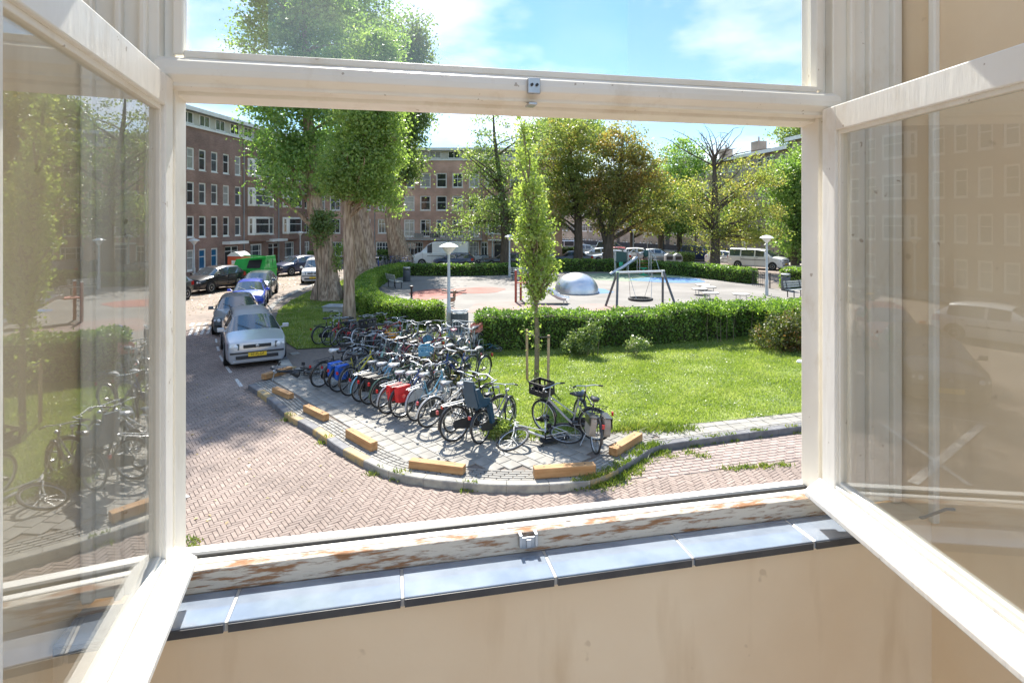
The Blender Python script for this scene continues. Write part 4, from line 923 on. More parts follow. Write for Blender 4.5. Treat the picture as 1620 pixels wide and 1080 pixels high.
tree('maple_tree', 'soft green street tree between the tilted sign and the yellowing tree', g, [g, at(1045, 370, d), at(1046, 310, d)], [.35, .3, .1], [E(1045, 320, d, 38, 32), E(1060, 350, d, 34, 22), E(1035, 285, d, 24, 24)], 200, 60, .55, .28, LF_green, M_bark_d, limbs=14)
d = 92.; g = Vector(((1252 - CX) / F * d, d, .1))
tree('maple_tree', 'dark tree top rising above the roof of the taller brick block', g, [g, at(1252, 300, d), at(1252, 215, d)], [.6, .45, .1], [E(1256, 214, d, 26, 24), E(1280, 230, d, 30, 26)], 120, 60, .8, .36, LF_dark, M_bark_d, limbs=10)
d = 88.; g = Vector(((880 - CX) / F * d, d, .1))
tree('maple_tree', 'dark green tall tree behind the roof of the red building', g, [g, at(880, 320, d), at(885, 210, d)], [.6, .45, .1], [E(880, 210, d, 50, 30), E(930, 215, d, 35, 28), E(840, 230, d, 30, 25)], 260, 60, .8, .36, LF_dark, M_bark_d, limbs=14)

# ivy and basal sprouts on the thick trunks
d = gp(522, 474, .12).y
def leaf_thing(name, label, cat, ells, n, size, mat, spread=.15, base=None):
    c = clumps_in(ells, n // 25, .3); C = np.repeat(c, 25, axis=0) + RNG.normal(size=(n // 25 * 25, 3)) * spread; C = C[C[:, 2] > .14]
    b = base or Vector((ells[0][0], ells[0][1], .12)); t = thing(name, label, cat, b); link('foliage', np_mesh('foliage', leaf_quads(C - np.array(b), size), 4, mat), t)
    m = MB()
    for i in range(min(14, len(c))): q = Vector(c[i]) - b; limb_tube(m, Vector((q.x * .9 + random.gauss(0, .04), q.y * .9 + random.gauss(0, .04), 0)), q, .014, .005, .06, 4, 4)
    m.build('stems', M_bark_y, t, False, 0, False)['kind'] = 'stuff'; return t
iv = leaf_thing('ivy_plant', 'dark ivy clinging to the upper trunk of the massive leaning poplar', 'ivy', [E(506, 365, d - .5, 16, 26), E(515, 350, d - .5, 18, 16)], 1900, .15, LF_dark, .16, gp(522, 474, .12))
leaf_thing('sucker_shoots', 'bright leafy shoots sprouting beside the massive leaning trunk', 'shoots', [E(533, 410, d - .2, 8, 22), E(540, 395, d, 10, 14)], 700, .12, LF_pop2, .12, gp(535, 474, .12))

# young poplar tied to two stakes
g = gp(848, 611, .12); d = g.y
t = tree('young_poplar', 'slim bright yellow green young poplar tied between two stakes on the lawn', g, [g, at(849, 560, d), at(848, 480, d), at(845, 400, d), at(838, 300, d), at(828, 215, d), at(824, 190, d)], [.062, .055, .048, .04, .028, .014, .006],
     [E(847, 470, d, 15, 40), E(851, 425, d, 31, 45), E(848, 375, d, 32, 45), E(842, 325, d, 25, 45), E(834, 275, d, 18, 40), E(828, 228, d, 13, 36), E(824, 195, d, 8, 18), E(870, 420, d, 15, 26, .6), E(843, 535, d, 8, 40, .5), E(856, 540, d, 7, 34, .45), E(846, 590, d, 7, 20, .4), E(820, 380, d, 8, 18, .4), E(815, 215, d, 6, 10, .4)], 340, 24, .10, .085, LF_young, M_bark_y, limbs=70, up=.1)
def stake(px, pt, label):
    b = gp(px, pt[1], .12); s = thing('tree_stake', label, 'stake', b); top = at(pt[0], pt[2], b.y) - b
    m = MB(); m.tube([(0, 0, 0), (top.x, 0, top.z)], [.038, .036], 10); m.build('post', M_stake, s, True); return b, top
M_stake = pm('stake_wood', (.36, .25, .15), (.46, .34, .22), 5, .85, bump=.3, bscale=25)
b1, t1 = stake(834, (833.5, 601, 521), 'round wooden stake on the shaded side of the young poplar, by the bicycles')
b2, t2 = stake(867, (868, 612, 530), 'round pale wooden stake on the hedge path side of the young poplar')
for bb_, tt_ in ((b1, t1), (b2, t2)):
    o = thing('tree_tie', 'black rubber tie strapping the young poplar to the %s stake' % ('thinner left leaning' if bb_ == b1 else 'pale upright'), 'tie', bb_)
    m = MB(); p = tt_ + Vector((0, 0, -.05)); q = at(848, 533, d) - bb_
    m.tube([p, p.lerp(q, .5) + Vector((0, -.01, -.01)), q], .018, 6); m.ring((p.x, 0, p.z), .042, .014, 12, 5, 'z'); m.build('strap', M_rubber, o)

# ------------------------------------------------------------------ hedges and shrubs
M_core = pm('hedge_twigs', (.03, .035, .015), (.05, .05, .02), 8, .95)
def hedge(label, path, h, th, dens, lsize, mat=LF_hedge, rough=.06, hvar=.0):
    """path: foot line of the side facing the window; the hedge is th thick behind it"""
    ln = resample(smooth_line(path, 2), .25); b = ln[0][0]; t = thing('hedge', label, 'hedge', (b.x, b.y, .12)); b = Vector((b.x, b.y, .12))
    m = MB(); k = len(ln); hs = [h * (1 + hvar * math.sin(i * .23) + hvar * .6 * math.sin(i * .61 + 1)) for i in range(k)]
    for i, (p, tg) in enumerate(ln):
        nrm = Vector((-tg.y, tg.x, 0))
        for a, z in ((.10, 0), (.10, hs[i] - .09), (th - .10, hs[i] - .09), (th - .10, 0)): q = p + nrm * a - b; m.v.append((q.x, q.y, z))
    for i in range(k - 1):
        for j in range(3): m.f.append((i * 4 + j, i * 4 + j + 1, i * 4 + 5 + j, i * 4 + 4 + j))
    m.f.append((0, 1, 2, 3)); m.f.append(tuple((k - 1) * 4 + j for j in range(4))); m.build('twigs', M_core, t)
    L = .25 * k; n = int(L * (2 * h + th) * dens); u = RNG.random(n) * (k - 1); i0 = u.astype(int); fr = u - i0
    P = np.array([[p.x, p.y] for p, _ in ln]); T = np.array([[q.x, q.y] for _, q in ln]); HS = np.array(hs)
    pos = P[i0] * (1 - fr[:, None]) + P[np.minimum(i0 + 1, k - 1)] * fr[:, None]; tg = T[i0]; N = np.column_stack((-tg[:, 1], tg[:, 0])); hh = HS[i0]
    s = RNG.random(n) * (2 * h + th); a = np.where(s < h, 0, np.where(s < h + th, s - h, th)); z = np.where(s < h, s / h * hh, np.where(s < h + th, hh, (2 * h + th - s) / h * hh))
    wob = rough * (np.sin(u * .9) * .5 + np.sin(u * 2.3 + z * 3) * .5); a = a + RNG.normal(0, .045, n) + np.where(s < h, -wob, np.where(s < h + th, 0, wob)); z = z + RNG.normal(0, .04, n) + np.where((s > h) & (s < h + th), wob * .8 + np.abs(RNG.normal(0, .03, n)), 0)
    # rounded shoulders
    e = np.minimum(a, th - a); z = z - np.where(z > hh - .12, np.clip(.10 - e, 0, .10) * .7, 0)
    C = np.column_stack((pos + N * a[:, None], np.maximum(z, .02) + .12))
    ends = int((h * th) * dens)
    for q in (0, k - 1):
        p, tt = ln[q]; aa = RNG.random(ends) * th; zz = RNG.random(ends) * hs[q]; C = np.concatenate((C, np.column_stack((p.x - tt.y * aa + RNG.normal(0, .05, ends), p.y + tt.x * aa + RNG.normal(0, .05, ends), zz + .12))))
    link('foliage', np_mesh('foliage', leaf_quads(C - np.array(b), lsize, .5), 4, mat), t); return t
G = lambda pts: [gp(x, y, .12) for x, y in pts]
hedge('curved clipped hedge sweeping round the playground behind the bicycles', [p for p in reversed(G([(707, 516), (668, 520), (630, 517), (598, 511), (575, 502), (563, 490), (560, 476), (564, 463), (580, 450), (604, 440), (634, 434)]))], 0.92, 1.05, 820, .075, LF_hedge_y)
hedge('long clipped hedge between the lawn and the swing', G([(754, 555), (820, 554), (900, 552), (980, 549), (1064, 544), (1120, 539), (1180, 533), (1300, 525), (1420, 518)]), 1.13, 1.25, 620, .085, LF_hedge, .07, .05)
hedge('low clipped hedge between the playground and the white panel van', G([(634, 436), (700, 437), (760, 436.5), (820, 435)]), .86, 1.0, 260, .13, LF_hedge)
hedge('long low hedge along the back of the playground behind the climbing frame', G([(838, 433), (880, 430), (940, 430), (990, 431), (1040, 434), (1080, 437), (1120, 441), (1162, 447), (1191, 449.5)]), .98, 1.1, 260, .13, LF_hedge)
hedge('short hedge beside the bench and the grey bin', G([(1234, 455), (1262, 458), (1300, 461), (1350, 466)]), 1.25, 1.2, 300, .12, LF_hedge_y)
d = 70; hedge('low hedge at the far corner of the red building', [Vector(((890 - CX) / F * d, d, 0)), Vector(((918 - CX) / F * d, d, 0))], 1.1, 1.0, 150, .16, LF_dark)
d = 60; hedge('clipped hedge plot by the underground bins on the far street', [Vector(((1075 - CX) / F * d, d, 0)), Vector(((1110 - CX) / F * d, d + 2, 0))], .9, 1.4, 180, .15, LF_dark)
for a, b_, lb_ in ((597, 640, 'clipped front garden hedge under the wide window beside the forked poplar'), (486, 500, 'small green bush hedge under the last brown block windows')):
    d = 63.2 if a > 500 else 60; hedge(lb_, [Vector(((a - CX) / F * d, d, 0)), Vector(((b_ - CX) / F * d, d, 0))], 1.1, .7, 180, .16, LF_green)
d = gp(1230, 553, .12).y; leaf_thing('shrub', 'loose shrub with reddish tips at the end of the long hedge', 'shrub', [E(1225, 535, d, 36, 26), E(1265, 525, d, 45, 32), E(1300, 525, d, 45, 34), E(1240, 510, d + .3, 30, 14)], 14000, .075, LF_red, .09)
d = gp(925, 562, .12).y; leaf_thing('shrub', 'pale leaved weedy shrub in front of the long hedge', 'shrub', [E(920, 540, d, 22, 20), E(938, 525, d, 12, 14), E(905, 550, d, 16, 10), E(1010, 545, d, 18, 8)], 3600, .075, LF_pale, .08)
d = gp(1060, 546, .12).y; leaf_thing('shrub', 'fresh untidy shoots standing above the top of the long hedge', 'shrub', [E(1060, 488, d + .6, 22, 10), E(1130, 484, d + .8, 40, 10), E(1220, 484, d + 1, 40, 10)], 3000, .085, LF_hedge_y, .08, gp(1130, 541, .12) + Vector((0, .6, 0)))
d = gp(795, 690, .12).y; leaf_thing('shrub', 'low yellow green weed clump at the foot of the bicycle with the child seat', 'weed clump', [E(795, 676, d, 18, 12), E(780, 684, d, 14, 10), E(808, 684, d, 12, 8)], 1900, .05, LF_young, .05)
# ------------------------------------------------------------------ vehicles
def paint(name, c, c2=None, rough=.28, metal=.0): return pm(name, c, c2 or tuple(x * .9 for x in c), 1.5, rough, metal, coat=.8)
PT = dict(silver=paint('silver_paint', (.52, .54, .57), None, .3, .35), grey=paint('grey_green_paint', (.13, .15, .155), None, .32, .3), blue=paint('bright_blue_paint', (.02, .06, .48)), green=paint('dark_green_paint', (.035, .065, .06)),
          white=paint('white_paint', (.74, .74, .74)), navy=paint('navy_paint', (.022, .035, .095)), black=paint('black_paint', (.016, .016, .022)), darkgrey=paint('charcoal_paint', (.09, .095, .10), None, .3, .3), red=paint('red_paint', (.42, .03, .025)),
          orange=paint('orange_red_paint', (.60, .10, .04)), lightblue=paint('pale_silver_paint', (.42, .46, .5), None, .3, .3))
M_cglass = pm('car_glass', (.035, .045, .055), (.06, .075, .09), 1.0, .03, spec=1.0, coat=1)
M_light = pm('headlamp_glass', (.36, .38, .40), (.62, .64, .66), 16, .06, coat=1)
M_bezel = pm('headlamp_bezel', (.07, .075, .08), rough=.12, coat=1)
M_lens = pm('headlamp_lens', (.80, .82, .84), rough=.1, coat=1)
M_tail = pm('tail_lamp', (.45, .02, .02), rough=.15, coat=1)
M_amber = pm('amber_lamp', (.75, .22, .03), rough=.2)
M_rim = pm('wheel_rim', (.45, .46, .47), (.35, .36, .37), 9, .35, .7)
M_plate = pm('yellow_plate', (.80, .52, .03), rough=.4)
M_ink = pm('plate_ink', (.015, .015, .015), rough=.6)
M_arch = pm('wheel_arch', (.01, .01, .01), rough=.9)
# stations front to rear: x, sill z, belt z, top z, half width, half width at the roof
KINDS = {
 'hatch': dict(st=[(1.98, .28, .62, .66, .62, .54), (1.93, .18, .76, .80, .76, .68), (1.62, .17, .84, .90, .83, .73), (1.12, .17, .91, .99, .84, .76), (.44, .17, .93, 1.38, .84, .60), (-.22, .18, .92, 1.44, .84, .59), (-.32, .18, .92, 1.445, .84, .59), (-1.15, .18, .94, 1.42, .83, .57), (-1.45, .2, .95, 1.37, .82, .56), (-1.86, .25, .97, 1.03, .78, .62), (-1.98, .32, .84, .90, .70, .6)], ws=(3, 4), rw=(8, 9), side=(4, 6, 7), wb=(1.24, -1.2), wr=.30),
 'wagon': dict(st=[(2.2, .28, .66, .70, .66, .56), (2.15, .17, .80, .84, .80, .70), (1.85, .16, .86, .92, .86, .76), (1.22, .16, .94, 1.02, .87, .78), (.52, .16, .95, 1.40, .87, .62), (-.3, .18, .93, 1.45, .87, .61), (-.4, .18, .93, 1.455, .87, .61), (-1.3, .18, .95, 1.44, .86, .60), (-1.42, .18, .95, 1.435, .86, .6), (-1.95, .2, .96, 1.38, .84, .58), (-2.12, .25, .97, 1.03, .80, .66), (-2.2, .34, .82, .88, .72, .6)], ws=(3, 4), rw=(9, 10), side=(4, 6, 8), wb=(1.34, -1.2), wr=.315),
 'sedan': dict(st=[(2.2, .30, .62, .67, .66, .58), (2.15, .18, .76, .80, .80, .70), (1.7, .18, .78, .84, .84, .72), (.98, .18, .86, .93, .85, .74), (.42, .18, .89, 1.33, .85, .58), (-.28, .18, .90, 1.39, .85, .59), (-.38, .18, .90, 1.39, .85, .59), (-1.05, .18, .92, 1.36, .85, .57), (-1.2, .18, .92, 1.32, .85, .56), (-1.62, .2, .93, .98, .83, .72), (-2.12, .25, .90, .95, .78, .66), (-2.2, .34, .8, .86, .72, .62)], ws=(3, 4), rw=(8, 9), side=(4, 6, 7), wb=(1.36, -1.25), wr=.30),
 'suv': dict(st=[(2.15, .38, .68, .74, .64, .54), (2.1, .28, .82, .88, .82, .7), (1.7, .26, .92, 1.0, .89, .76), (1.05, .26, 1.0, 1.08, .91, .8), (.38, .26, 1.04, 1.48, .91, .64), (-.26, .26, 1.05, 1.57, .91, .65), (-.36, .26, 1.05, 1.575, .91, .65), (-1.25, .26, 1.08, 1.55, .90, .63), (-1.6, .28, 1.10, 1.50, .88, .62), (-2.0, .33, 1.10, 1.16, .84, .7), (-2.15, .42, .92, .98, .76, .66)], ws=(3, 4), rw=(8, 9), side=(4, 6, 7), wb=(1.32, -1.3), wr=.35),
 'mpv': dict(st=[(2.1, .32, .72, .78, .64, .54), (2.05, .22, .86, .92, .82, .7), (1.75, .2, .95, 1.02, .88, .76), (1.25, .2, 1.02, 1.10, .9, .8), (.5, .2, 1.06, 1.62, .9, .70), (-.25, .2, 1.06, 1.74, .9, .72), (-.35, .2, 1.06, 1.745, .9, .72), (-1.35, .2, 1.07, 1.74, .9, .72), (-1.85, .22, 1.07, 1.70, .88, .71), (-2.06, .28, 1.08, 1.2, .86, .74), (-2.12, .36, .9, .95, .82, .7)], ws=(3, 4), rw=(8, 9), side=(4, 6, 7), wb=(1.32, -1.3), wr=.32),
 'minibus': dict(st=[(2.6, .34, .80, .86, .70, .6), (2.54, .24, .98, 1.04, .88, .76), (2.2, .22, 1.08, 1.16, .94, .82), (1.75, .22, 1.14, 1.22, .96, .86), (.95, .22, 1.18, 1.78, .96, .76), (.15, .22, 1.18, 1.90, .96, .78), (.03, .22, 1.18, 1.9, .96, .78), (-1.2, .22, 1.18, 1.9, .96, .78), (-1.32, .22, 1.18, 1.9, .96, .78), (-2.35, .24, 1.18, 1.88, .95, .78), (-2.52, .3, 1.18, 1.3, .93, .8), (-2.6, .4, 1.0, 1.06, .9, .78)], ws=(3, 4), rw=(9, 10), side=(4, 6, 8), wb=(1.75, -1.5), wr=.34),
 'van': dict(st=[(2.75, .36, .95, 1.0, .74, .64), (2.68, .26, 1.10, 1.16, .92, .8), (2.35, .24, 1.26, 1.34, .98, .86), (2.1, .24, 1.32, 1.42, 1.0, .9), (1.35, .24, 1.36, 2.16, 1.0, .84), (.85, .24, 1.36, 2.42, 1.0, .88), (.72, .24, 1.36, 2.45, 1.0, .88), (-.9, .24, 1.4, 2.5, 1.0, .89), (-2.6, .26, 1.4, 2.48, 1.0, .89), (-2.72, .32, 1.4, 2.42, .97, .86), (-2.75, .4, 1.3, 2.3, .94, .84)], ws=(3, 4), rw=None, side=(4,), wb=(1.85, -1.7), wr=.36),
}
def car(name, kind, loc, head, col, label, group=None, cat='car', plate=None, scale=1.0, far=False, tailside=False, round_lights=False, roofrack=False):
    K = KINDS[kind]; st = K['st']; t = thing(name, label, cat, (loc[0], loc[1], loc[2] if len(loc) > 2 else 0), head, group); t.scale = (scale,) * 3
    rings = []
    for x, zl, zb, zt, hw, ht in st:
        gz = max(zb + .02, zt - .09)
        h = [(hw * .9, zl), (hw * .985, zl + .12), (hw, (zl + zb) / 2), (hw * .985, zb - .05), (hw * .95, zb), (ht, gz), (ht * .82, zt - .015), (ht * .42, zt + .012)]
        rings.append([(x, y, z) for y, z in h] + [(x, -y, z) for y, z in reversed(h)])
    n = 16; parts = {}
    def put(key, quad): parts.setdefault(key, MB()).add(quad, [tuple(range(len(quad)))])
    for i in range(len(rings) - 1):
        for j in range(n):
            q = [rings[i][j], rings[i][(j + 1) % n], rings[i + 1][(j + 1) % n], rings[i + 1][j]]; key = 'body'
            if i == K['ws'][0] and 5 <= j <= 9: key = 'windscreen'
            elif K['rw'] and i == K['rw'][0] and 5 <= j <= 9: key = 'rear_window'
            elif i in K['side'] and j in (4, 10): key = 'side_window' + str(j) + str(i)
            put(key, q)
    put('body', rings[0]); put('body', rings[-1])
    for key, mb in parts.items():
        nm = 'side_window' if key.startswith('side') else key
        bm = bmesh.new(); me = bpy.data.meshes.new(nm); me.from_pydata(mb.v, [], mb.f); bm.from_mesh(me); bmesh.ops.remove_doubles(bm, verts=bm.verts, dist=.0005)
        if nm == 'body': bmesh.ops.recalc_face_normals(bm, faces=bm.faces)
        bm.to_mesh(me); bm.free(); me.polygons.foreach_set('use_smooth', [True] * len(me.polygons)); me.set_sharp_from_angle(angle=R(32)); me.materials.append(col if nm == 'body' else M_cglass)
        o = link(nm, me, t)
        if nm == 'body' and not far:
            s = o.modifiers.new('round', 'BEVEL'); s.width = .05; s.segments = 3; s.limit_method = 'ANGLE'; s.angle_limit = R(28)
    W = max(s[4] for s in st); wr = K['wr']
    for x in K['wb']:
        for s in (1, -1):
            m = MB(); m.lathe([(wr * 1.17, -.012), (wr * 1.17, .006)], 20, (x, s * (W - .004), wr + .02), 'y'); m.build('wheel_arch', M_arch, t)
            m = MB(); m.lathe([(wr * .62, -.09), (wr * .93, -.09), (wr, -.06), (wr, .06), (wr * .93, .09), (wr * .62, .09)], 20, (x, s * (W - .055), wr), 'y'); wh = m.build('wheel', M_rubber, t, True)
            m = MB(); m.lathe([(wr * .64, -.02), (wr * .64, .03), (wr * .55, .035), (wr * .5, .015), (wr * .12, .03), (wr * .05, .03)], 16, (x, s * (W - .055 + .062) - (.0 if s > 0 else .0), wr), 'y')
            if s < 0: m.v = [(a, 2 * (-(W - .055 + .062)) - b, c) for a, b, c in m.v]
            m.build('rim', M_rim, wh, True)
    xf = st[1][0]; zf = st[1][2]; hwf = st[1][4]; xr = st[-2][0]; zr = st[-2][2]
    for s in (1, -1):
        m = MB()
        if round_lights: m.lathe([(.145, -.06), (.14, .02), (.09, .05), (.0, .06)], 16, (xf - .10, s * (hwf - .10), zf - .06), 'x')
        else:
            y0, y1 = s * (hwf + .022), s * (hwf - .30); xq = st[0][0] + .022
            m.add([(xf - .05, y0, zf - .20), (xq, y1, zf - .21), (xq - .015, y1, zf - .025), (xf - .10, y0, zf - .015), (xf - .3, y0 * .8, zf - .15), (xf - .2, y1, zf - .17), (xf - .2, y1, zf - .015), (xf - .3, y0 * .8, zf - .005)], [(0, 1, 2, 3), (7, 6, 5, 4), (0, 4, 5, 1), (1, 5, 6, 2), (2, 6, 7, 3), (3, 7, 4, 0)])
        hl = m.build('headlight', M_light if (round_lights or far) else M_bezel, t, True, 0 if far else .01)
        if not far and not round_lights:
            for yy, rr in ((.20, .062), (.07, .05)): m = MB(); m.lathe([(rr, -.03), (rr, .012), (rr * .6, .026), (0, .03)], 14, (xq - (.03 if yy > .1 else .075), s * (hwf - yy), zf - .108), 'x'); m.build('lens', M_lens, hl, True)
        m = MB(); y = s * (st[-2][4] - .07); m.bb(xr - .04, xr + .2, y - .06, y + .085, zr - .28, zr - .04); m.build('tail_light', M_tail, t)
        cw = st[K['ws'][0]]; m = MB(); y = s * (cw[4] + .10); m.box((cw[0] - .28, y, cw[2] + .10), (.10, .19, .13)); m.box((cw[0] - .28, s * (cw[4] - .0), cw[2] + .05), (.05, .12, .04)); m.build('mirror', M_dark if far else col, t, True, .02)
    m = MB(); m.box((xf + .045, 0, zf - .115), (.07, hwf * .98, .10)); m.build('grille', M_plastic_black, t, False, .01)
    m = MB(); m.box((xf + .035, 0, .36 if kind not in ('van', 'minibus', 'suv') else .46), (.09, hwf * 1.5, .10)); m.build('bumper_intake', M_plastic_black, t, False, .015)
    if not far:
        m = MB(); m.box((xf + .05, 0, zf - .30), (.10, hwf * 1.9, .045)); m.build('bumper_strip', M_plastic_black, t, False, .01)
        m = MB(); m.box((xf - .02, 0, .24), (.12, hwf * 1.7, .05)); m.build('bumper_lip', col, t, False, .015)
        cw = st[K['ws'][0]]; cr = st[K['ws'][1]]
        for y in (.42, -.12):
            m = MB(); m.tube([(cw[0] + .01, y, cw[3] + .03), (cw[0] - .25, y - .38, cw[3] + .03 + (cr[3] - cw[3]) * .36)], .008, 5); m.build('wiper', M_dark, t)
        m = MB(); m.lathe([(.05, 0), (.05, .012), (.042, .016), (0, .016)], 16, (xf + .08, 0, zf - .112), 'x'); m.build('emblem', M_rim, t, True)
        xs = [st[K['side'][0]][0] + .42] + [st[i + 1][0] for i in K['side'][:2]]
        for x in xs:
            for s in (1, -1): m = MB(); m.box((x, s * (W + .0005), (st[4][1] + st[4][2]) / 2 + .06), (.010, .012, st[4][2] - st[4][1] - .2)); m.build('shut_line', M_arch, t)
        for s in (1, -1): m = MB(); m.box((.0, s * (W + .004), st[4][2] - .30), (K['wb'][0] - K['wb'][1] - wr * 2.5, .014, .05)); m.build('side_trim', M_plastic_black, t, False, .004)
        for i in K['side'][:2]:
            for s in (1, -1): m = MB(); x = st[i + 1][0]; m.box((x + .18, s * (st[i][4] + .005), st[i][2] - .1), (.16, .025, .03)); m.build('door_handle', M_plastic_black, t, False, .005)
    if roofrack:
        for s in (1, -1): m = MB(); m.tube([(.2, s * .60, 1.40), (.1, s * .61, 1.475), (-1.75, s * .60, 1.46), (-1.85, s * .59, 1.41)], .018, 6); m.build('roof_rail', M_plastic_black, t, True)
    m = MB(); m.box((xf + .098 if not far else xf + .085, 0, .44 if kind not in ('van', 'minibus', 'suv') else .56), (.015, .52, .115)); p = m.build('number_plate', M_plate, t)
    if plate:
        me = text_mesh(plate, .105, M_ink); o = link('lettering', me, p); o.rotation_euler = (R(90), 0, R(90)); o.location = (xf + .107, 0, .44)
    return t
def hd(front_az):      # direction the nose points, degrees from +Y to the right
    return R(90 - front_az)
def park(px, py, back_az, length):        # centre from the pixel of the nose foot
    f = gp(px, py); a = R(back_az); return Vector((f.x + math.sin(a) * length / 2, f.y + math.cos(a) * length / 2, 0))
c = park(407, 581, -29, 4.3); car('parked_car', 'wagon', c, hd(-29 + 180), PT['silver'], 'silver estate car with roof rails and yellow plate, first beside the kerb corner', 'cars parked along the curved kerb', plate='97-PJ-DF', roofrack=True)
c = Vector((-11.75, 24.3, 0)); car('parked_car', 'sedan', c, hd(-25 + 180), PT['grey'], 'old grey green saloon between the silver estate and the bright blue hatchback', 'cars parked along the curved kerb')
c = Vector((-13.9, 30.2, 0)); car('parked_car', 'hatch', c, hd(-20 + 180), PT['blue'], 'small bright blue hatchback with round headlights', 'cars parked along the curved kerb', scale=.97, round_lights=True)
c = Vector((-15.35, 34.5, 0)); car('parked_car', 'hatch', c, hd(-14 + 180), PT['green'], 'dark green hatchback behind the bright blue one', 'cars parked along the curved kerb', scale=1.02)
c = park(489, 449, -4, 4.2); car('parked_car', 'mpv', c, hd(180 - 12), PT['white'], 'white compact people carrier beside the massive poplar', 'cars parked along the curved kerb')
c = Vector((-19.5, 37.2, 0)); car('parked_car', 'suv', c, hd(-168), PT['black'], 'black crossover parked beside the wooden crate frames', 'cars parked before the brown block')
c = Vector((-19.7, 31.6, 0)); car('parked_car', 'suv', c, hd(-174), PT['darkgrey'], 'charcoal car nose to tail with the black crossover', 'cars parked before the brown block', scale=.95)
c = Vector((-18.4, 48.6, 0)); car('parked_car', 'suv', c, hd(-152), PT['navy'], 'dark blue crossover beyond the green skip', 'cars parked before the brown block')
c = Vector((-10.35, 14.7, 0)); car('parked_car', 'wagon', c, hd(-29 + 180), PT['darkgrey'], 'grey estate with yellow plate seen reflected in the right casement', 'cars parked before the near houses', plate='33-XT-LB')
c = Vector((-13.0, 19.6, 0)); car('parked_car', 'hatch', c, hd(-29 + 180), PT['orange'], 'orange red hatchback seen reflected in the right casement', 'cars parked before the near houses')
car('parked_car', 'hatch', Vector((-17.4, 19.4, 0)), hd(-150), PT['white'], 'white hatchback across the street seen reflected in the right casement', 'cars parked before the near houses')
d = 57.2; car('panel_van', 'van', ((699 - CX) / F * d, d, 0), R(180), PT['white'], 'white high roof panel van parked before the red building', cat='van')
d = 55.6; car('parked_car', 'hatch', ((719 - CX) / F * d, d, 0), R(180), PT['navy'], 'dark blue hatchback in front of the white panel van', 'cars behind the back hedge', far=True)
d = 56.6; car('parked_car', 'sedan', ((800 - CX) / F * d, d, 0), R(180), PT['black'], 'low black car by the plane tree behind the hedge', 'cars behind the back hedge', far=True)
d = 57.5; car('parked_car', 'hatch', ((832 - CX) / F * d, d, 0), R(180), PT['navy'], 'dark blue car right beside the plane tree trunk', 'cars behind the back hedge', far=True)
c = Vector((23.4, 54.2, 0)); car('minibus', 'minibus', c, R(-46), PT['white'], 'white minibus with dark side windows behind the right lamp post', cat='minibus')
c = Vector((22.0, 58.5, 0)); car('parked_car', 'suv', c, R(-22), PT['white'], 'white crossover parked behind the minibus', 'cars on the far street', scale=.95)
c = Vector((21.5, 65.0, 0)); car('parked_car', 'mpv', c, R(-35), PT['navy'], 'dark blue people carrier by the yellowing tree', 'cars on the far street', far=True)
for px, d, k, cl, lb_, a in ((905, 60, 'sedan', 'black', 'black saloon behind the hedge near the straight dark trunk', 175), (946, 66, 'hatch', 'lightblue', 'pale silver hatchback left of the forked tree trunk', 178), (908, 77, 'minibus', 'white', 'small white delivery van far down the street', -10), (928, 75, 'hatch', 'white', 'white hatchback next to the far delivery van', 0),
                             (983, 68, 'hatch', 'red', 'red hatchback behind the climbing frame', -15), (968, 78, 'mpv', 'black', 'black car just past the forked tree', -10), (1012, 66, 'hatch', 'white', 'white hatchback beside the red one', -15), (1040, 65, 'sedan', 'lightblue', 'silver saloon at the end of the far row by the hedge plot', -15), (965, 62, 'sedan', 'lightblue', 'light silver car low behind the hedge by the forked tree', 178)):
    car('parked_car', k, ((px - CX) / F * d, d, 0), R(a), PT[cl], lb_, 'cars on the far street', far=True)
# ------------------------------------------------------------------ bicycles
WR, WB = .345, 1.10
def bm_(f): m = MB(); f(m); return m
def P3(*p): return [Vector(q) for q in p]
MM = {}
def cached(key, fn, mat, smooth=True):
    if key not in MM:
        m = MB(); fn(m); MM[key] = m.mesh(key.split('|')[0], mat, smooth)
    return MM[key]
def f_tyre(m): m.ring((0, 0, 0), WR - .02, .020, 28, 6)
def f_rim(m): m.ring((0, 0, 0), WR - .048, .012, 28, 5); m.lathe([(.022, -.035), (.03, 0), (.022, .035)], 8, (0, 0, 0), 'y')
def f_spokes(m):
    for i in range(18):
        a = 2 * math.pi * i / 18; b = a + (.25 if i % 2 else -.25); y = .03 if i % 2 else -.03
        m.tube([(.024 * math.cos(b), y, .024 * math.sin(b)), ((WR - .05) * math.cos(a), 0, (WR - .05) * math.sin(a))], .0022, 3, False)
BBK = (.46, 0, .29); ST = (.33, 0, .82); HT = (.92, 0, .90); HB = (.965, 0, .70)
def f_oma(m):
    m.tube(P3((.46, 0, .29), (.30, 0, .80)), .016, 7); m.tube(P3(HB, (.80, 0, .50), (.62, 0, .34), BBK), .019, 7); m.tube(P3((.945, 0, .80), (.78, 0, .66), (.58, 0, .50), (.40, 0, .47)), .015, 7)
    m.tube(P3(HB, HT), .020, 7)
    for s in (.045, -.045): m.tube(P3((.44, s * .6, .29), (0, s, WR)), .010, 5); m.tube(P3((.33, s * .4, .72), (0, s, WR)), .009, 5)
def f_dia(m):
    m.tube(P3(BBK, (.30, 0, .82)), .016, 7); m.tube(P3(HB, BBK), .019, 7); m.tube(P3((.93, 0, .86), (.315, 0, .78)), .015, 7); m.tube(P3(HB, HT), .020, 7)
    for s in (.045, -.045): m.tube(P3((.44, s * .6, .29), (0, s, WR)), .010, 5); m.tube(P3((.32, s * .4, .76), (0, s, WR)), .009, 5)
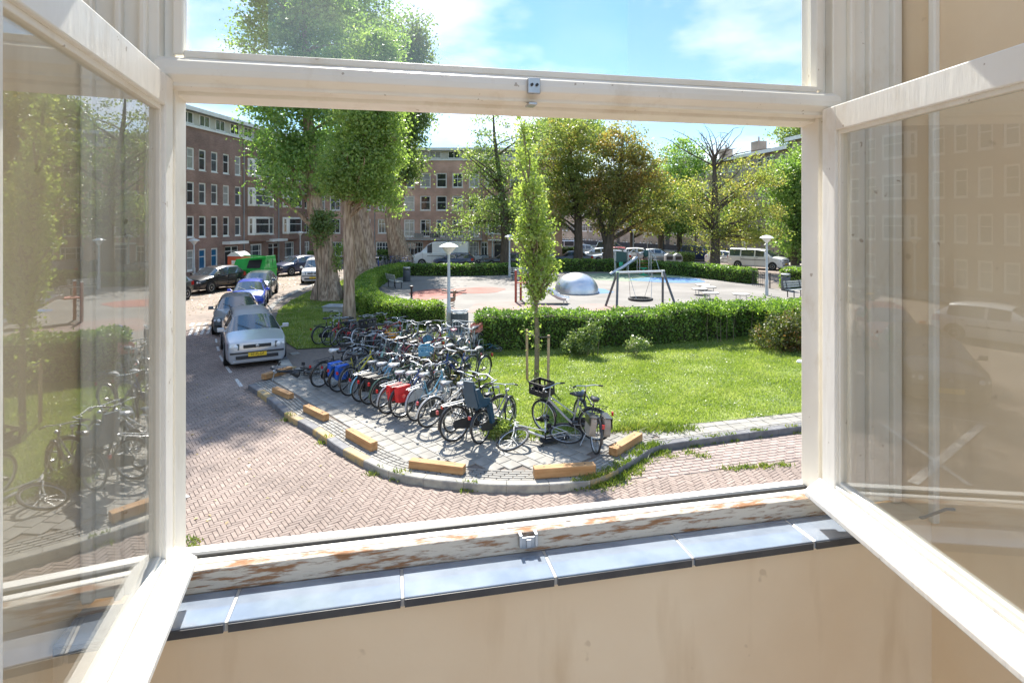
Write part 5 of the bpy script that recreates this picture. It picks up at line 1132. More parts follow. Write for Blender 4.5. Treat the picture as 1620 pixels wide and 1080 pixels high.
def f_mix(m):
    m.tube(P3(BBK, (.30, 0, .82)), .016, 7); m.tube(P3((.955, 0, .74), (.62, 0, .42), BBK), .024, 7); m.tube(P3(HB, HT), .020, 7); m.tube(P3((.94, 0, .82), (.40, 0, .50)), .013, 6)
    for s in (.045, -.045): m.tube(P3((.44, s * .6, .29), (0, s, WR)), .010, 5); m.tube(P3((.32, s * .4, .70), (0, s, WR)), .009, 5)
def f_fork(m):
    m.tube(P3(HB, HT), .014, 6)
    for s in (.05, -.05): m.tube(P3((.965, s * .4, .71), (.985, s, .66), (1.03, s, .48), (1.10, s, WR)), .010, 5)
def f_bar_high(m):
    m.tube(P3(HT, (.90, 0, 1.03)), .012, 6); m.tube(P3((.62, .29, 1.06), (.78, .30, 1.08), (.90, .22, 1.09), (.93, .08, 1.04), (.93, -.08, 1.04), (.90, -.22, 1.09), (.78, -.30, 1.08), (.62, -.29, 1.06)), .011, 6)
def f_bar_flat(m):
    m.tube(P3(HT, (.90, 0, 1.0)), .012, 6); m.tube(P3((.82, .31, 1.03), (.90, .20, 1.03), (.92, 0, 1.01), (.90, -.20, 1.03), (.82, -.31, 1.03)), .012, 6)
def f_grip(s):
    return lambda m: m.tube(P3((.60, s * .29, 1.058), (.73, s * .297, 1.074)), .017, 7)
def f_grip2(s):
    return lambda m: m.tube(P3((.80, s * .335, 1.03), (.855, s * .255, 1.03)), .018, 7)
def f_saddle(m):
    sec = [(.19, .065, .945, .03), (.24, .10, .965, .045), (.32, .085, .955, .045), (.42, .035, .95, .035), (.48, .018, .945, .02)]; n = 10; b = len(m.v)
    for x, hw, z, th in sec:
        for j in range(n): g = 2 * math.pi * j / n; m.v.append((x, hw * math.cos(g), z + th * .6 * math.sin(g) - (.02 if math.sin(g) < 0 else 0)))
    for i in range(len(sec) - 1):
        for j in range(n): m.f.append((b + i * n + j, b + i * n + (j + 1) % n, b + (i + 1) * n + (j + 1) % n, b + (i + 1) * n + j))
    m.f.append(tuple(range(b, b + n))); m.f.append(tuple(range(b + (len(sec) - 1) * n, b + len(sec) * n)))
def f_post(m): m.tube(P3((.315, 0, .75), (.295, 0, .93)), .013, 6)
def f_guard(a0, a1):
    def f(m):
        n = 12; b = len(m.v)
        for i in range(n + 1):
            g = a0 + (a1 - a0) * i / n
            for y, r in ((-.026, WR + .012), (-.014, WR + .026), (.014, WR + .026), (.026, WR + .012)): m.v.append((r * math.cos(g), y, r * math.sin(g)))
        for i in range(n):
            for j in range(3): m.f.append((b + i * 4 + j, b + i * 4 + j + 1, b + i * 4 + 5 + j, b + i * 4 + 4 + j))
    return f
def f_rack(m):
    for s in (.06, -.06): m.tube(P3((.27, s, .74), (-.20, s, .74), (-.28, s * .5, .735)), .007, 5); m.tube(P3((-.12, s, .74), (0, s, WR)), .006, 5)
    for x in (.18, .06, -.06, -.2): m.tube(P3((x, .06, .742), (x, -.06, .742)), .005, 4)
def f_case(m):
    pl = [(-.07, .345), (-.04, .43), (.1, .44), (.46, .40), (.56, .34), (.57, .26), (.48, .19), (.1, .25), (-.04, .27)]; m.prismy(pl, -.075, -.05)
def f_crank(m):
    m.lathe([(.075, -.045), (.075, -.04)], 14, BBK, 'y'); m.tube(P3((.46, -.085, .29), (.57, -.10, .16)), .010, 5); m.tube(P3((.46, .085, .29), (.35, .10, .42)), .010, 5); m.tube(P3((.46, -.09, .29), (.46, .09, .29)), .016, 6)
    m.bb(.52, .62, -.20, -.11, .150, .172); m.bb(.30, .40, .11, .20, .41, .432)
def f_lamp(m): m.lathe([(.012, -.03), (.033, -.005), (.036, .025), (.0, .03)], 10, (1.03, 0, .86), 'x'); m.tube(P3((1.0, 0, .86), (.94, 0, .84)), .008, 4)
def f_tail(m): m.bb(-.40, -.365, -.022, .022, .60, .67)
def f_stand(m): m.tube(P3((.40, .05, .30), (.33, .19, .02)), .008, 5)
def f_lock(m): m.ring((-.02, .0, .5), .12, .011, 14, 5, 'y', .3, 5.9)
def f_crate(x, z, L=.42, W_=.34, Hh=.26):
    def f(m):
        a, b = L / 2, W_ / 2; t = .012
        m.bb(x - a, x + a, -b, b, z, z + t)
        for s in (1, -1):
            m.bb(x - a, x + a, s * b - (t if s > 0 else 0), s * b + (0 if s > 0 else t), z + t, z + Hh * .42); m.bb(x - a, x + a, s * b - (t if s > 0 else 0), s * b + (0 if s > 0 else t), z + Hh * .80, z + Hh)
            m.bb(x + s * a - (t if s > 0 else 0), x + s * a + (0 if s > 0 else t), -b + t, b - t, z + t, z + Hh * .42); m.bb(x + s * a - (t if s > 0 else 0), x + s * a + (0 if s > 0 else t), -b + t, b - t, z + Hh * .80, z + Hh)
            for y in (-.5, 0, .5): m.bb(x + s * a - (t if s > 0 else 0), x + s * a + (0 if s > 0 else t), y * b * 1.7 - .02, y * b * 1.7 + .02, z + Hh * .42, z + Hh * .8)
            for q in (-.9, -.3, .3, .9): m.bb(x + q * a - .015, x + q * a + .015, s * b - (t if s > 0 else 0), s * b + (0 if s > 0 else t), z + Hh * .42, z + Hh * .8)
    return f
def f_frontrack(m):
    for s in (.14, -.14): m.tube(P3((1.30, s, .80), (.98, s, .80), (1.10, s * .36, WR)), .007, 5)
    for x in (1.02, 1.15, 1.28): m.tube(P3((x, .14, .80), (x, -.14, .80)), .006, 4)
def f_basket(m):
    for z, s in ((.78, .85), (.86, .92), (.94, .97), (1.02, 1.0)): m.tube(P3((.96, .16 * s, z), (1.26 * 1, .18 * s, z), (1.26, -.18 * s, z), (.96, -.16 * s, z)), .005, 4, True, True)
    for i in range(7): y = -.15 + .05 * i; m.tube(P3((1.255, y, .78), (1.26, y * 1.12, 1.02)), .003, 3); m.tube(P3((.96, y, .78), (.96, y * 1.05, 1.02)), .003, 3)
    m.bb(.96, 1.25, -.14, .14, .775, .785)
def f_bag(s, h=.34, L=.33):
    def f(m):
        x0, x1 = -.08 - L / 2, -.08 + L / 2; y0, y1 = s * .08, s * .185; zt = .735
        pl = [(x0 + .03, zt - h), (x1 - .05, zt - h), (x1, zt - h + .08), (x1 + .01, zt - .05), (x1 - .03, zt), (x0 + .02, zt), (x0 - .01, zt - .06), (x0, zt - h + .05)]
        k = len(m.v); m.prismy(pl, min(y0, y1), max(y0, y1)); m.v[k:] = [(x + .006 * math.sin(31 * z), y + (.022 * s * (zt - z) / h if abs(y) > .13 else 0) + .008 * math.sin(23 * x), z) for x, y, z in m.v[k:]]
    return f
def f_flap(s, h=.34, L=.33):
    def f(m):
        x0, x1 = -.08 - L / 2, -.08 + L / 2; y0, y1 = s * .078, s * .20; m.bb(x0 - .012, x1 + .012, min(y0, y1), max(y0, y1), .736, .75); m.bb(x0 - .012, x1 + .012, s * .200, s * .212, .60, .749)
    return f
def f_childseat(m):
    # shell: base, tall back with wings, leg shells
    m.add([(-.24, -.14, .80), (.10, -.14, .77), (.10, .14, .77), (-.24, .14, .80), (-.26, -.15, .88), (.10, -.15, .84), (.10, .15, .84), (-.26, .15, .88)], [(0, 3, 2, 1), (4, 5, 6, 7), (0, 1, 5, 4), (1, 2, 6, 5), (2, 3, 7, 6), (3, 0, 4, 7)])
    m.add([(-.28, -.16, .82), (-.20, -.16, .82), (-.36, -.13, 1.38), (-.41, -.12, 1.38), (-.28, .16, .82), (-.20, .16, .82), (-.36, .13, 1.38), (-.41, .12, 1.38)], [(0, 1, 2, 3), (7, 6, 5, 4), (0, 4, 5, 1), (1, 5, 6, 2), (2, 6, 7, 3), (3, 7, 4, 0)])
    for s in (1, -1):
        a, b = s * .14, s * .19
        m.prismy([(-.26, .84), (.06, .82), (.10, .95), (-.12, 1.0), (-.26, 1.22), (-.36, 1.22)], min(a, b), max(a, b)); m.prismy([(.04, .86), (.16, .84), (.24, .42), (.14, .40), (.06, .70)], min(a, b) , max(a, b) + .02)
BC = {}
def bcol(name):
    if name not in BC:
        c = dict(black=(.02, .02, .022), grey=(.16, .17, .18), silver=(.34, .35, .37), white=(.58, .58, .57), red=(.42, .03, .03), maroon=(.22, .03, .05), blue=(.03, .07, .26), lightblue=(.13, .33, .46), green=(.22, .38, .30), darkgreen=(.03, .08, .05), yellow=(.72, .62, .05), orange=(.75, .28, .02), pink=(.55, .25, .30), petrol=(.010, .05, .095), brown=(.16, .09, .05), royal=(.02, .12, .55), salmon=(.62, .24, .20), canvas=(.34, .31, .27), brightred=(.68, .03, .03))[name]
        BC[name] = pm('cycle_' + name, c, tuple(x * .85 for x in c), 9, .38, coat=.3) if name not in ('canvas', 'royal', 'orange', 'brightred') else pm('cycle_' + name, c, tuple(x * .75 for x in c), 7, .6, bump=.5, bscale=14)
    return BC[name]
def bicycle(label, loc, az, col='black', typ='oma', bar='high', lean=0.0, group=None, acc=(), saddle='black', guard=None, steer=0.0, rim=None, pitch=0.0, low=False, scale=1.0, z=.122):
    """az: direction of the front wheel, degrees from +Y to the right; the root sits at the rear wheel's contact"""
    t = thing('bicycle', label, 'bicycle', (loc[0], loc[1], z), 0, group); t.rotation_mode = 'XYZ'; t.scale = (scale,) * 3
    t.matrix_basis = Matrix.Translation((loc[0], loc[1], z)) @ Matrix.Rotation(R(90 - az), 4, 'Z') @ Matrix.Rotation(R(lean), 4, 'X') @ Matrix.Rotation(R(pitch), 4, 'Y') @ Matrix.Diagonal((scale, scale, scale, 1))
    C = bcol(col); F_ = {'oma': f_oma, 'dia': f_dia, 'mix': f_mix}[typ]
    link('frame', cached('frame|' + typ, F_, bcol('black')), t, C)
    def wheel(x, nm):
        o = link(nm, cached('tyre', f_tyre, M_rubber), t); o.location = (x, 0, WR); link('rim', cached('rim', f_rim, M_steel), o, rim); link('spokes', cached('spokes', f_spokes, M_steel, False), o); return o
    wheel(0, 'rear_wheel')
    gm = bcol(guard) if guard else C
    o = link('mudguard', cached('guard|r', f_guard(.55, 3.25), C, True), t, gm); o.location = (0, 0, WR)
    fr = bpy.data.objects.new('steering', None)
    S = Matrix.Identity(4)
    if steer:
        p = Vector(HT); axd = (Vector(HB) - Vector(HT)).normalized(); S = Matrix.Translation(p) @ Matrix.Rotation(R(steer), 4, axd) @ Matrix.Translation(-p)
    bpy.data.objects.remove(fr)
    def st(o): o.matrix_local = S @ o.matrix_local if o.location.length < 1e-6 else S @ Matrix.Translation(o.location); return o
    w = wheel(WB, 'front_wheel'); w.matrix_local = S @ Matrix.Translation((WB, 0, WR))
    o = link('fork', cached('fork', f_fork, bcol('black')), t, C); o.matrix_local = S
    o = link('handlebar', cached('bar|' + bar, f_bar_high if bar == 'high' else f_bar_flat, M_steel), t); o.matrix_local = S
    [link('grip', cached('grip|%s%d' % (bar, s), (f_grip if bar == 'high' else f_grip2)(s), M_rubber), o) for s in (1, -1)]
    o = link('mudguard', cached('guard|f', f_guard(.9, 2.9), C, True), t, gm); o.matrix_local = S @ Matrix.Translation((WB, 0, WR))
    o = link('saddle', cached('saddle', f_saddle, bcol('black')), t, bcol(saddle)); link('seat_post', cached('post', f_post, M_steel), o)
    link('crank', cached('crank', f_crank, M_dark), t)
    if typ != 'dia': link('chain_case', cached('case', f_case, M_plastic_black, False), t)
    if 'norack' not in acc: link('carrier', cached('rack', f_rack, M_dark), t, M_steel if 'chromerack' in acc else M_dark)
    o = link('headlamp', cached('lamp', f_lamp, M_steel), t); o.matrix_local = S
    link('rear_lamp', cached('tail', f_tail, M_tail, False), t)
    if 'lock' in acc: link('ring_lock', cached('lock', f_lock, M_dark), t)
    for a in acc:
        k, _, cc = a.partition(':')
        if k == 'frontcrate': q = link('front_carrier', cached('frack', f_frontrack, M_dark), t); q.matrix_local = S; q = link('crate', cached('crate|f', f_crate(1.14, .81), bcol('black'), False), t, bcol(cc)); q.matrix_local = S
        elif k == 'rearcrate': link('crate', cached('crate|r', f_crate(-.05, .75, .46, .34, .28), bcol('black'), False), t, bcol(cc))
        elif k == 'bags':
            for s in (1, -1): q = link('pannier', cached('bag|%d' % s, f_bag(s), bcol('black'), False), t, bcol(cc)); link('flap', cached('flap|%d' % s, f_flap(s), bcol('black'), False), q, bcol('black' if cc == 'canvas' else cc))
        elif k == 'basket': q = link('basket', cached('basket', f_basket, M_dark, False), t, bcol(cc)); q.matrix_local = S
        elif k == 'childseat': link('child_seat', cached('cseat', f_childseat, bcol('petrol'), False), t, bcol(cc))
        elif k == 'stand': link('kickstand', cached('stand', f_stand, M_steel), t)
        elif k == 'coatguard': q = link('coat_guard', cached('cguard', lambda m: m.prismy([(WR * .98 * math.cos(g), WR + WR * .98 * math.sin(g)) for g in [.35 + 2.4 * i / 10 for i in range(11)]], -.034, -.028), bcol('black'), False), t, bcol(cc))
    return t

ROW1_A, ROW1_B = gp(508, 609, .12), gp(752, 704, .12)
GR1, GR2, GR3 = 'bicycles in the rack nearest the paved edge', 'bicycles in the middle of the rack', 'bicycles in the rack along the hedge'
row1 = [('black roadster with white saddle at the end of the rack, by the fallen one', 'black', 'oma', 'high', {'saddle': 'white'}), ('black roadster with full chain case, second from the fallen one', 'black', 'oma', 'high', {}),
        ('yellow framed bicycle with blue pannier bags', 'yellow', 'mix', 'flat', {'acc': ('bags:royal', 'chromerack'), 'guard': 'black'}), ('dark bicycle with narrow tyres right beside the blue panniers', 'grey', 'dia', 'flat', {'guard': 'black'}),
        ('pale blue bicycle with white carrier next to the black panniers', 'lightblue', 'mix', 'high', {'acc': ('chromerack',), 'saddle': 'grey'}), ('black bicycle with black panniers and red rear lamp', 'black', 'oma', 'high', {'acc': ('bags:black',), 'saddle': 'silver'}),
        ('dark green bicycle with white saddle between black panniers and the blue one', 'darkgreen', 'dia', 'flat', {'saddle': 'white'}), ('dark blue bicycle with silver mudguards and chrome carrier', 'blue', 'oma', 'flat', {'guard': 'silver', 'acc': ('chromerack',), 'saddle': 'silver'}),
        ('bicycle with big red panniers', 'black', 'oma', 'high', {'acc': ('bags:brightred',), 'saddle': 'white'}), ('light blue bicycle with pale mudguards and coat guards', 'lightblue', 'oma', 'high', {'guard': 'silver', 'acc': ('coatguard:silver', 'chromerack'), 'saddle': 'silver'}),
        ('white framed bicycle with red tail lamp among the light blue ones', 'white', 'mix', 'flat', {'saddle': 'grey', 'acc': ('chromerack',)}), ('black bicycle with silver saddle two places before the child seat', 'black', 'dia', 'flat', {'saddle': 'silver'}),
        ('black bicycle with chrome carrier beside the child seat', 'black', 'oma', 'high', {'acc': ('chromerack',), 'saddle': 'black'}), ('dark bicycle with blue child seat at the lawn end of the rack', 'grey', 'oma', 'flat', {'acc': ('childseat:petrol', 'lock'), 'guard': 'black', 'steer': -14})]
n = len(row1)
for i, (lb_, cl, ty, br, kw) in enumerate(row1):
    f = i / (n - 1); p = ROW1_A.lerp(ROW1_B, f) + Vector((random.gauss(0, .07), random.gauss(0, .13), 0)); kw = dict(kw); kw.setdefault('steer', random.gauss(0, 16)); kw.setdefault('scale', random.uniform(.93, 1.04))
    bicycle(lb_, p, 34 + random.gauss(0, 8 if i < n - 1 else 1), cl, ty, br, random.gauss(0, 5.5 if i < n - 1 else 1), GR1, **kw)
# middle: bicycles pushed in from the other side of the same rack
ra, rb = gp(570, 581, .12), gp(735, 612, .12)
mid = [('black bicycle with front basket standing head to head with the yellow one', 'black', 'oma', 'high', ('basket:black',)), ('grey bicycle facing the yellow one from the lawn side', 'grey', 'dia', 'flat', ()), ('green bicycle with pale frame in the middle of the rack', 'green', 'mix', 'high', ()),
       ('maroon bicycle turned towards the street in the middle of the rack', 'maroon', 'oma', 'high', ()), ('silver bicycle facing the dark blue one', 'silver', 'mix', 'flat', ()), ('black sports bicycle facing the red panniers', 'black', 'dia', 'flat', ()),
       ('bicycle with sky blue crate on its handlebars', 'silver', 'oma', 'high', ('frontcrate:lightblue',)), ('brown bicycle opposite the white framed one', 'brown', 'oma', 'flat', ()), ('dark blue bicycle on the lawn side opposite the child seat', 'blue', 'mix', 'flat', ()), ('black bicycle with bright front wheel standing on the lawn edge', 'black', 'dia', 'flat', ())]
for i, (lb_, cl, ty, br, ac) in enumerate(mid):
    f = i / (len(mid) - 1); p = ra.lerp(rb, f) + Vector((random.gauss(0, .05), random.gauss(0, .08), 0))
    bicycle(lb_, p + Vector((.45, .55, 0)), 34 + 180 + random.gauss(0, 10), cl, ty, br, random.gauss(0, 6), GR2, acc=ac, steer=random.gauss(0, 18), scale=random.uniform(.92, 1.04), saddle=random.choice(('black', 'grey', 'silver')))
# back rack along the hedge
ra, rb = gp(505, 545, .12), gp(742, 570, .12)
back = [('black bicycle with chrome handlebar at the grass end of the back rack', 'black', 'oma', 'high', (), 0), ('black bicycle with dark panniers near the slim poplar', 'black', 'oma', 'high', ('bags:black',), 1), ('red bicycle with canvas panniers near the slim poplar', 'red', 'mix', 'high', ('bags:canvas',), 1), ('grey bicycle just left of the slim poplar', 'grey', 'dia', 'flat', (), 0),
        ('black bicycle right of the slim poplar', 'black', 'oma', 'high', (), 0), ('white bicycle with wide chrome handlebar before the red ones', 'white', 'mix', 'high', (), 0), ('maroon bicycle with black rear crate', 'maroon', 'oma', 'high', ('rearcrate:black',), 0), ('red bicycle with high handlebar beside the orange bag', 'red', 'dia', 'flat', (), 0),
        ('bicycle with orange pannier bags', 'black', 'oma', 'high', ('bags:orange',), 0), ('pale green bicycle with thick frame tube', 'green', 'mix', 'high', (), 1), ('black roadster between the pale green and the silver one', 'black', 'oma', 'high', (), 1), ('silver bicycle with round black saddle cover', 'silver', 'oma', 'high', (), 1),
        ('blue wheeled silver bicycle in the back rack', 'silver', 'mix', 'flat', ('coatguard:lightblue',), 0), ('turquoise bicycle in the back rack', 'lightblue', 'mix', 'high', (), 1), ('grey bicycle with pink saddle', 'grey', 'oma', 'high', (), 0), ('white bicycle next to the salmon crate', 'white', 'mix', 'flat', (), 1), ('bicycle carrying a salmon pink crate', 'silver', 'oma', 'high', ('rearcrate:salmon',), 0)]
for i, (lb_, cl, ty, br, ac, rev) in enumerate(back):
    f = i / (len(back) - 1); p = ra.lerp(rb, f) + Vector((random.gauss(0, .06), random.gauss(0, .12), 0)); a = 27 + random.gauss(0, 9)
    if i == 16: rev, a = 1, 12
    if rev: p = p + Vector((math.sin(R(a)), math.cos(R(a)), 0)) * WB
    bicycle(lb_, p, a + (180 if rev else 0), cl, ty, br, random.gauss(0, 5.5), GR3, acc=ac, steer=random.gauss(0, 18), scale=random.uniform(.92, 1.04), saddle='pink' if 'pink saddle' in lb_ else random.choice(('black', 'black', 'grey')))
for i, (px, py, az, cl, ty, lb_) in enumerate(((560, 585, 60, 'black', 'oma', 'black bicycle wedged crosswise behind the yellow one'), (612, 592, 12, 'grey', 'dia', 'grey sports bicycle wedged crosswise behind the black panniers'), (655, 603, 70, 'black', 'dia', 'black sports bicycle leaning askew behind the red panniers'), (700, 622, 10, 'darkgreen', 'oma', 'dark green bicycle leaning askew near the lawn end of the rack'), (585, 557, 75, 'black', 'oma', 'black bicycle standing crosswise in the gap between the two racks'), (650, 574, 60, 'maroon', 'oma', 'maroon bicycle standing crosswise in the gap between the two racks'))):
    bicycle(lb_, gp(px, py, .12), az, cl, ty, ('high', 'flat')[i % 2], random.choice((-1, 1)) * random.uniform(6, 13), GR2, steer=random.gauss(0, 22))
# fallen and loose ones
p = gp(505, 590, .12); bicycle('black bicycle lying on its side at the end of the rack', p + Vector((.1, .1, 0)), -78, 'black', 'oma', 'flat', -84, z=.20, steer=12)
p = gp(905, 708, .12); bicycle('white bicycle lying on the paving with its front wheel towards the rack', p, -103, 'white', 'mix', 'flat', 78, z=.20, steer=24, acc=('stand', 'norack'), guard='silver')
p = gp(941, 719, .12); bicycle('black bicycle with canvas saddlebags standing apart near the timber blocks', p + Vector((0, .05, 0)), -8, 'black', 'dia', 'flat', 5, acc=('bags:canvas', 'stand'), steer=-10)
bicycle('silver bicycle with black crate in front leaning beside the saddlebags', Vector((1.66, 11.35, 0)), -64, 'silver', 'mix', 'flat', -9, acc=('frontcrate:black', 'stand'), steer=20, guard='black')
p = gp(757, 562, .12); bicycle('small turquoise child bicycle with red basket lying at the hedge', p, 70, 'lightblue', 'dia', 'flat', -72, z=.18, scale=.62, acc=('rearcrate:brightred', 'norack'))

# rack: rails with steel hoops
M_hoop = pm('rack_steel', (.40, .42, .43), (.5, .52, .53), 10, .42, .8)
def rack(label, a, b, n, h=.78):
    t = thing('bicycle_rack', label, 'bicycle rack', (a.x, a.y, .12)); v = b - a; m = MB(); v.z = 0
    for o_ in (0, .5): q = Vector((-v.y, v.x, 0)).normalized() * -o_; m.tube([q + Vector((0, 0, .02)), q + v + Vector((0, 0, .02))], .02, 6)
    m.build('ground_rail', M_hoop, t); nn = Vector((-v.y, v.x, 0)).normalized() * -1
    for i in range(n):
        p = v * (i / (n - 1)); m = MB(); hh = h * (1 if i % 2 else .62); m.tube([p + Vector((0, 0, .02)), p + Vector((0, 0, hh - .1)), p + nn * .06 + Vector((0, 0, hh)), p + nn * .30 + Vector((0, 0, hh)), p + nn * .36 + Vector((0, 0, hh - .1)), p + nn * .36 + Vector((0, 0, .02))], .014, 6); m.build('hoop', M_hoop, t, True)
off = Vector((math.sin(R(34)), math.cos(R(34)), 0)) * .95
rack('steel hoop rack under the bicycles nearest the paved edge', ROW1_B + off, ROW1_A + off, 14)
ra2, rb2 = gp(497, 546, .12), gp(735, 572, .12)
rack('steel hoop rack under the bicycles along the hedge', rb2 + Vector((.4, .6, 0)), ra2 + Vector((.2, .5, 0)), 17, .85)
# distant bicycles, too small to show parts
def simple_bike(col):
    key = 'far|' + col
    if key not in MM:
        m = MB(); 
        for x in (0, WB): m.ring((x, 0, WR), WR - .02, .028, 14, 4)
        f_oma(m); f_fork(m); f_bar_high(m); f_saddle(m); f_rack(m); MM[key] = m.mesh('bicycle', bcol(col), False)
    return MM[key]
for i in range(15):
    d = 54 + random.uniform(-1.2, 1.2); px = 588 + i * 3.6; cl = ('black', 'grey', 'black', 'blue', 'silver')[i % 5]
    o = link('bicycle', simple_bike(cl)); o.location = ((px - CX) / F * d, d, .1); o.rotation_euler = (R(random.gauss(0, 4)), 0, R(90 + random.gauss(0, 18)))
    tag(o, {'black': 'black bicycle in the crowded stand behind the poplar trunks', 'grey': 'grey bicycle in the crowded stand behind the poplar trunks', 'blue': 'dark blue bicycle in the crowded stand behind the poplar trunks', 'silver': 'silver bicycle in the crowded stand behind the poplar trunks'}[cl], 'bicycle', {'black': 'far black bicycles behind the trunks', 'grey': 'far grey bicycles behind the trunks', 'blue': 'far blue bicycles behind the trunks', 'silver': 'far silver bicycles behind the trunks'}[cl])
for i, px in enumerate((1088, 1096, 1104, 1070, 1078, 896, 902, 908)):
    d = 73 if px > 1000 else 72; o = link('bicycle', simple_bike('grey' if i % 2 else 'silver')); o.location = ((px - CX) / F * d, d, .1); o.rotation_euler = (0, 0, R(random.choice((10, 40, 170))))
    w_ = 'against the dark base of the chimney block' if px > 1000 else 'past the corner of the red building'; tag(o, '%s bicycle parked far off %s' % ('grey' if i % 2 else 'silver', w_), 'bicycle', 'far bicycles ' + w_ + (' grey' if i % 2 else ' silver'))
# ------------------------------------------------------------------ timber blocks on the paving
def block(a, b, h, wd, label):
    """a, b: pixels of the two foot corners of the side facing the window"""
    p, q = gp(*a, .12), gp(*b, .12); v = q - p; L = v.length; t = thing('timber_block', label, 'timber block', (p.x, p.y, .121), math.atan2(v.y, v.x), 'timber blocks on the paving')
    m = MB(); m.bb(0, L, 0, wd, 0, h); m.build('beam', M_timber, t, False, .012)
    m = MB(); m.lathe([(.018, h - .004), (.018, h + .003)], 8, (.18, wd / 2, 0)); m.lathe([(.018, h - .004), (.018, h + .003)], 8, (L - .18, wd / 2, 0)); m.build('bolt_heads', M_dark, t)
block((420, 601), (463, 588), .15, .17, 'pale timber block between the silver estate and the paving')
block((430, 621), (456, 632), .13, .15, 'timber block at the sharp kerb corner, first along the yellow marked kerb')
block((479, 651), (511, 667), .15, .15, 'timber block second along the yellow marked kerb')
block((546, 692), (586, 715), .17, .16, 'timber block third along the yellow marked kerb, where the kerb turns')
block((646, 741), (732, 752), .14, .17, 'long reddish timber block on the outer bend of the kerb')
block((846, 758), (943, 751), .17, .17, 'orange brown timber block in front of the fallen white bicycle')
block((976, 723), (1017, 697), .15, .18, 'timber block among grass beside the saddlebag bicycle')

# ------------------------------------------------------------------ lamp posts
def lamp(x, y, z0, h, label, mat=M_lamp, arm=None, sc=1.0):
    t = thing('street_lamp', label, 'street lamp', (x, y, z0))
    m = MB(); m.lathe([(.095, 0), (.095, .9), (.07, .95), (.055, h - .45)], 14); m.build('post', mat, t, True)
    m = MB(); m.lathe([(.06, h - .47), (.10, h - .40), (.30 * sc, h - .17), (.30 * sc, h - .16)], 20); m.build('lantern', M_shade, t, True)
    m = MB(); m.lathe([(.40 * sc, h - .165), (.40 * sc, h - .145), (.25 * sc, h - .05), (.08, h), (.0, h + .01)], 22); m.build('lamp_shade', M_white, t, True)
    m = MB(); m.bb(-.04, .04, -.101, -.09, .35, .7); m.build('service_door', M_steel, t)
    return t
def lampd(px, d, h, label, **k): lamp((px - CX) / F * d, d, .1, h, label, **k)
g = gp(710, 521, .12); lamp(g.x, g.y, .12, 3.5, 'pale lamp post at the gap in the hedge behind the bicycles')
g = gp(1213, 467.5, .12); lamp(g.x, g.y, .12, 3.55, 'pale lamp post by the round low tables')
g = gp(806, 437.5, .12); lamp(g.x, g.y, .12, 3.3, 'pale lamp post at the back hedge next to the slide')
lampd(779, 61, 3.2, 'lamp post in front of the entrance of the red building')
lampd(307, 42.5, 3.1, 'lamp post beside the blue blinds of the brown block'); lampd(475, 57, 3.4, 'lamp post between the brown block and the white people carrier')
lampd(1002, 72, 3.4, 'lamp post behind the climbing frame by the far cars'); lampd(1050, 74, 3.6, 'dark lamp post on the far street by the hedge plot', mat=M_dark); lampd(1268, 66, 3.3, 'lamp post hidden in the green tree past the minibus')
lamp(-24.3, 31.6, .1, 3.5, 'lamp post standing before the brown block at the near end')
# signs
def sign(x, y, h, label):
    t = thing('road_sign', label, 'road sign', (x, y, .1)); m = MB(); m.tube([(0, 0, 0), (0, 0, h)], .03, 8); m.build('pole', M_steel, t); return t
d = 62.; t = sign((1178 - CX) / F * d, d, 2.85, 'red no entry sign on a pole behind the white minibus')
m = MB(); m.lathe([(.36, -.06), (.36, -.045)], 24, (0, 0, 2.6), 'y'); pl = m.build('disc', pm('sign_red', (.55, .02, .02), rough=.4), t)
m = MB(); m.bb(-.26, .26, -.066, -.061, 2.54, 2.66); m.build('white_bar', M_white, pl)
m = MB(); m.bb(-.34, .34, -.06, -.045, 1.92, 2.18); m.build('sub_plate', M_white, t)
d = 60.; t = sign((1024 - CX) / F * d, d, 3.2, 'tilted white square sign on a pole behind the climbing frame')
m = MB(); m.box((-.12, -.05, 3.0), (.72, .02, .68), M=Matrix.Rotation(R(-9), 3, 'Y')); m.build('panel', M_white, t)

# ------------------------------------------------------------------ builders' things by the brown block
M_skip = pm('skip_green', (.02, .36, .05), (.03, .42, .07), 2, .4, coat=.3)
t = thing('skip_container', 'bright green closed skip with dark loading hatch', 'skip', (-18.15, 40.2, 0), R(-6)); t.scale = (.60, .9, .92)
m = MB(); a, b, h = 1.9, 1.0, 1.75
m.hexa([(-a + .45, -b, .12), (a - .1, -b, .12), (a - .1, b, .12), (-a + .45, b, .12), (-a, -b - .02, 1.25), (a, -b - .02, 1.25), (a, b, 1.25), (-a, b, 1.25)]); m.build('tub', M_skip, t, False, .02)
m = MB(); m.add([(-a, -b, 1.26), (a, -b, 1.26), (a, b, 1.26), (-a, b, 1.26), (-a + .1, -b + .35, 2.0), (a - .05, -b + .40, 2.25), (a - .05, b - .2, 2.25), (-a + .1, b - .2, 2.0)], [(0, 3, 2, 1), (4, 5, 6, 7), (0, 1, 5, 4), (1, 2, 6, 5), (2, 3, 7, 6), (3, 0, 4, 7)]); o = m.build('hood', M_skip, t, False, .02)
m = MB(); m.add([(-.15, -b + .03, 1.38), (1.45, -b + .03, 1.38), (1.5, -b + .30, 2.02), (-.05, -b + .27, 1.95), (-.15, -b + .06, 1.37), (1.45, -b + .06, 1.37), (1.5, -b + .34, 2.0), (-.05, -b + .31, 1.93)], [(0, 1, 2, 3), (7, 6, 5, 4), (0, 4, 5, 1), (1, 5, 6, 2), (2, 6, 7, 3), (3, 7, 4, 0)]); m.v = [(x, y - .06, z) for x, y, z in m.v]; m.build('hatch', M_dark, o)
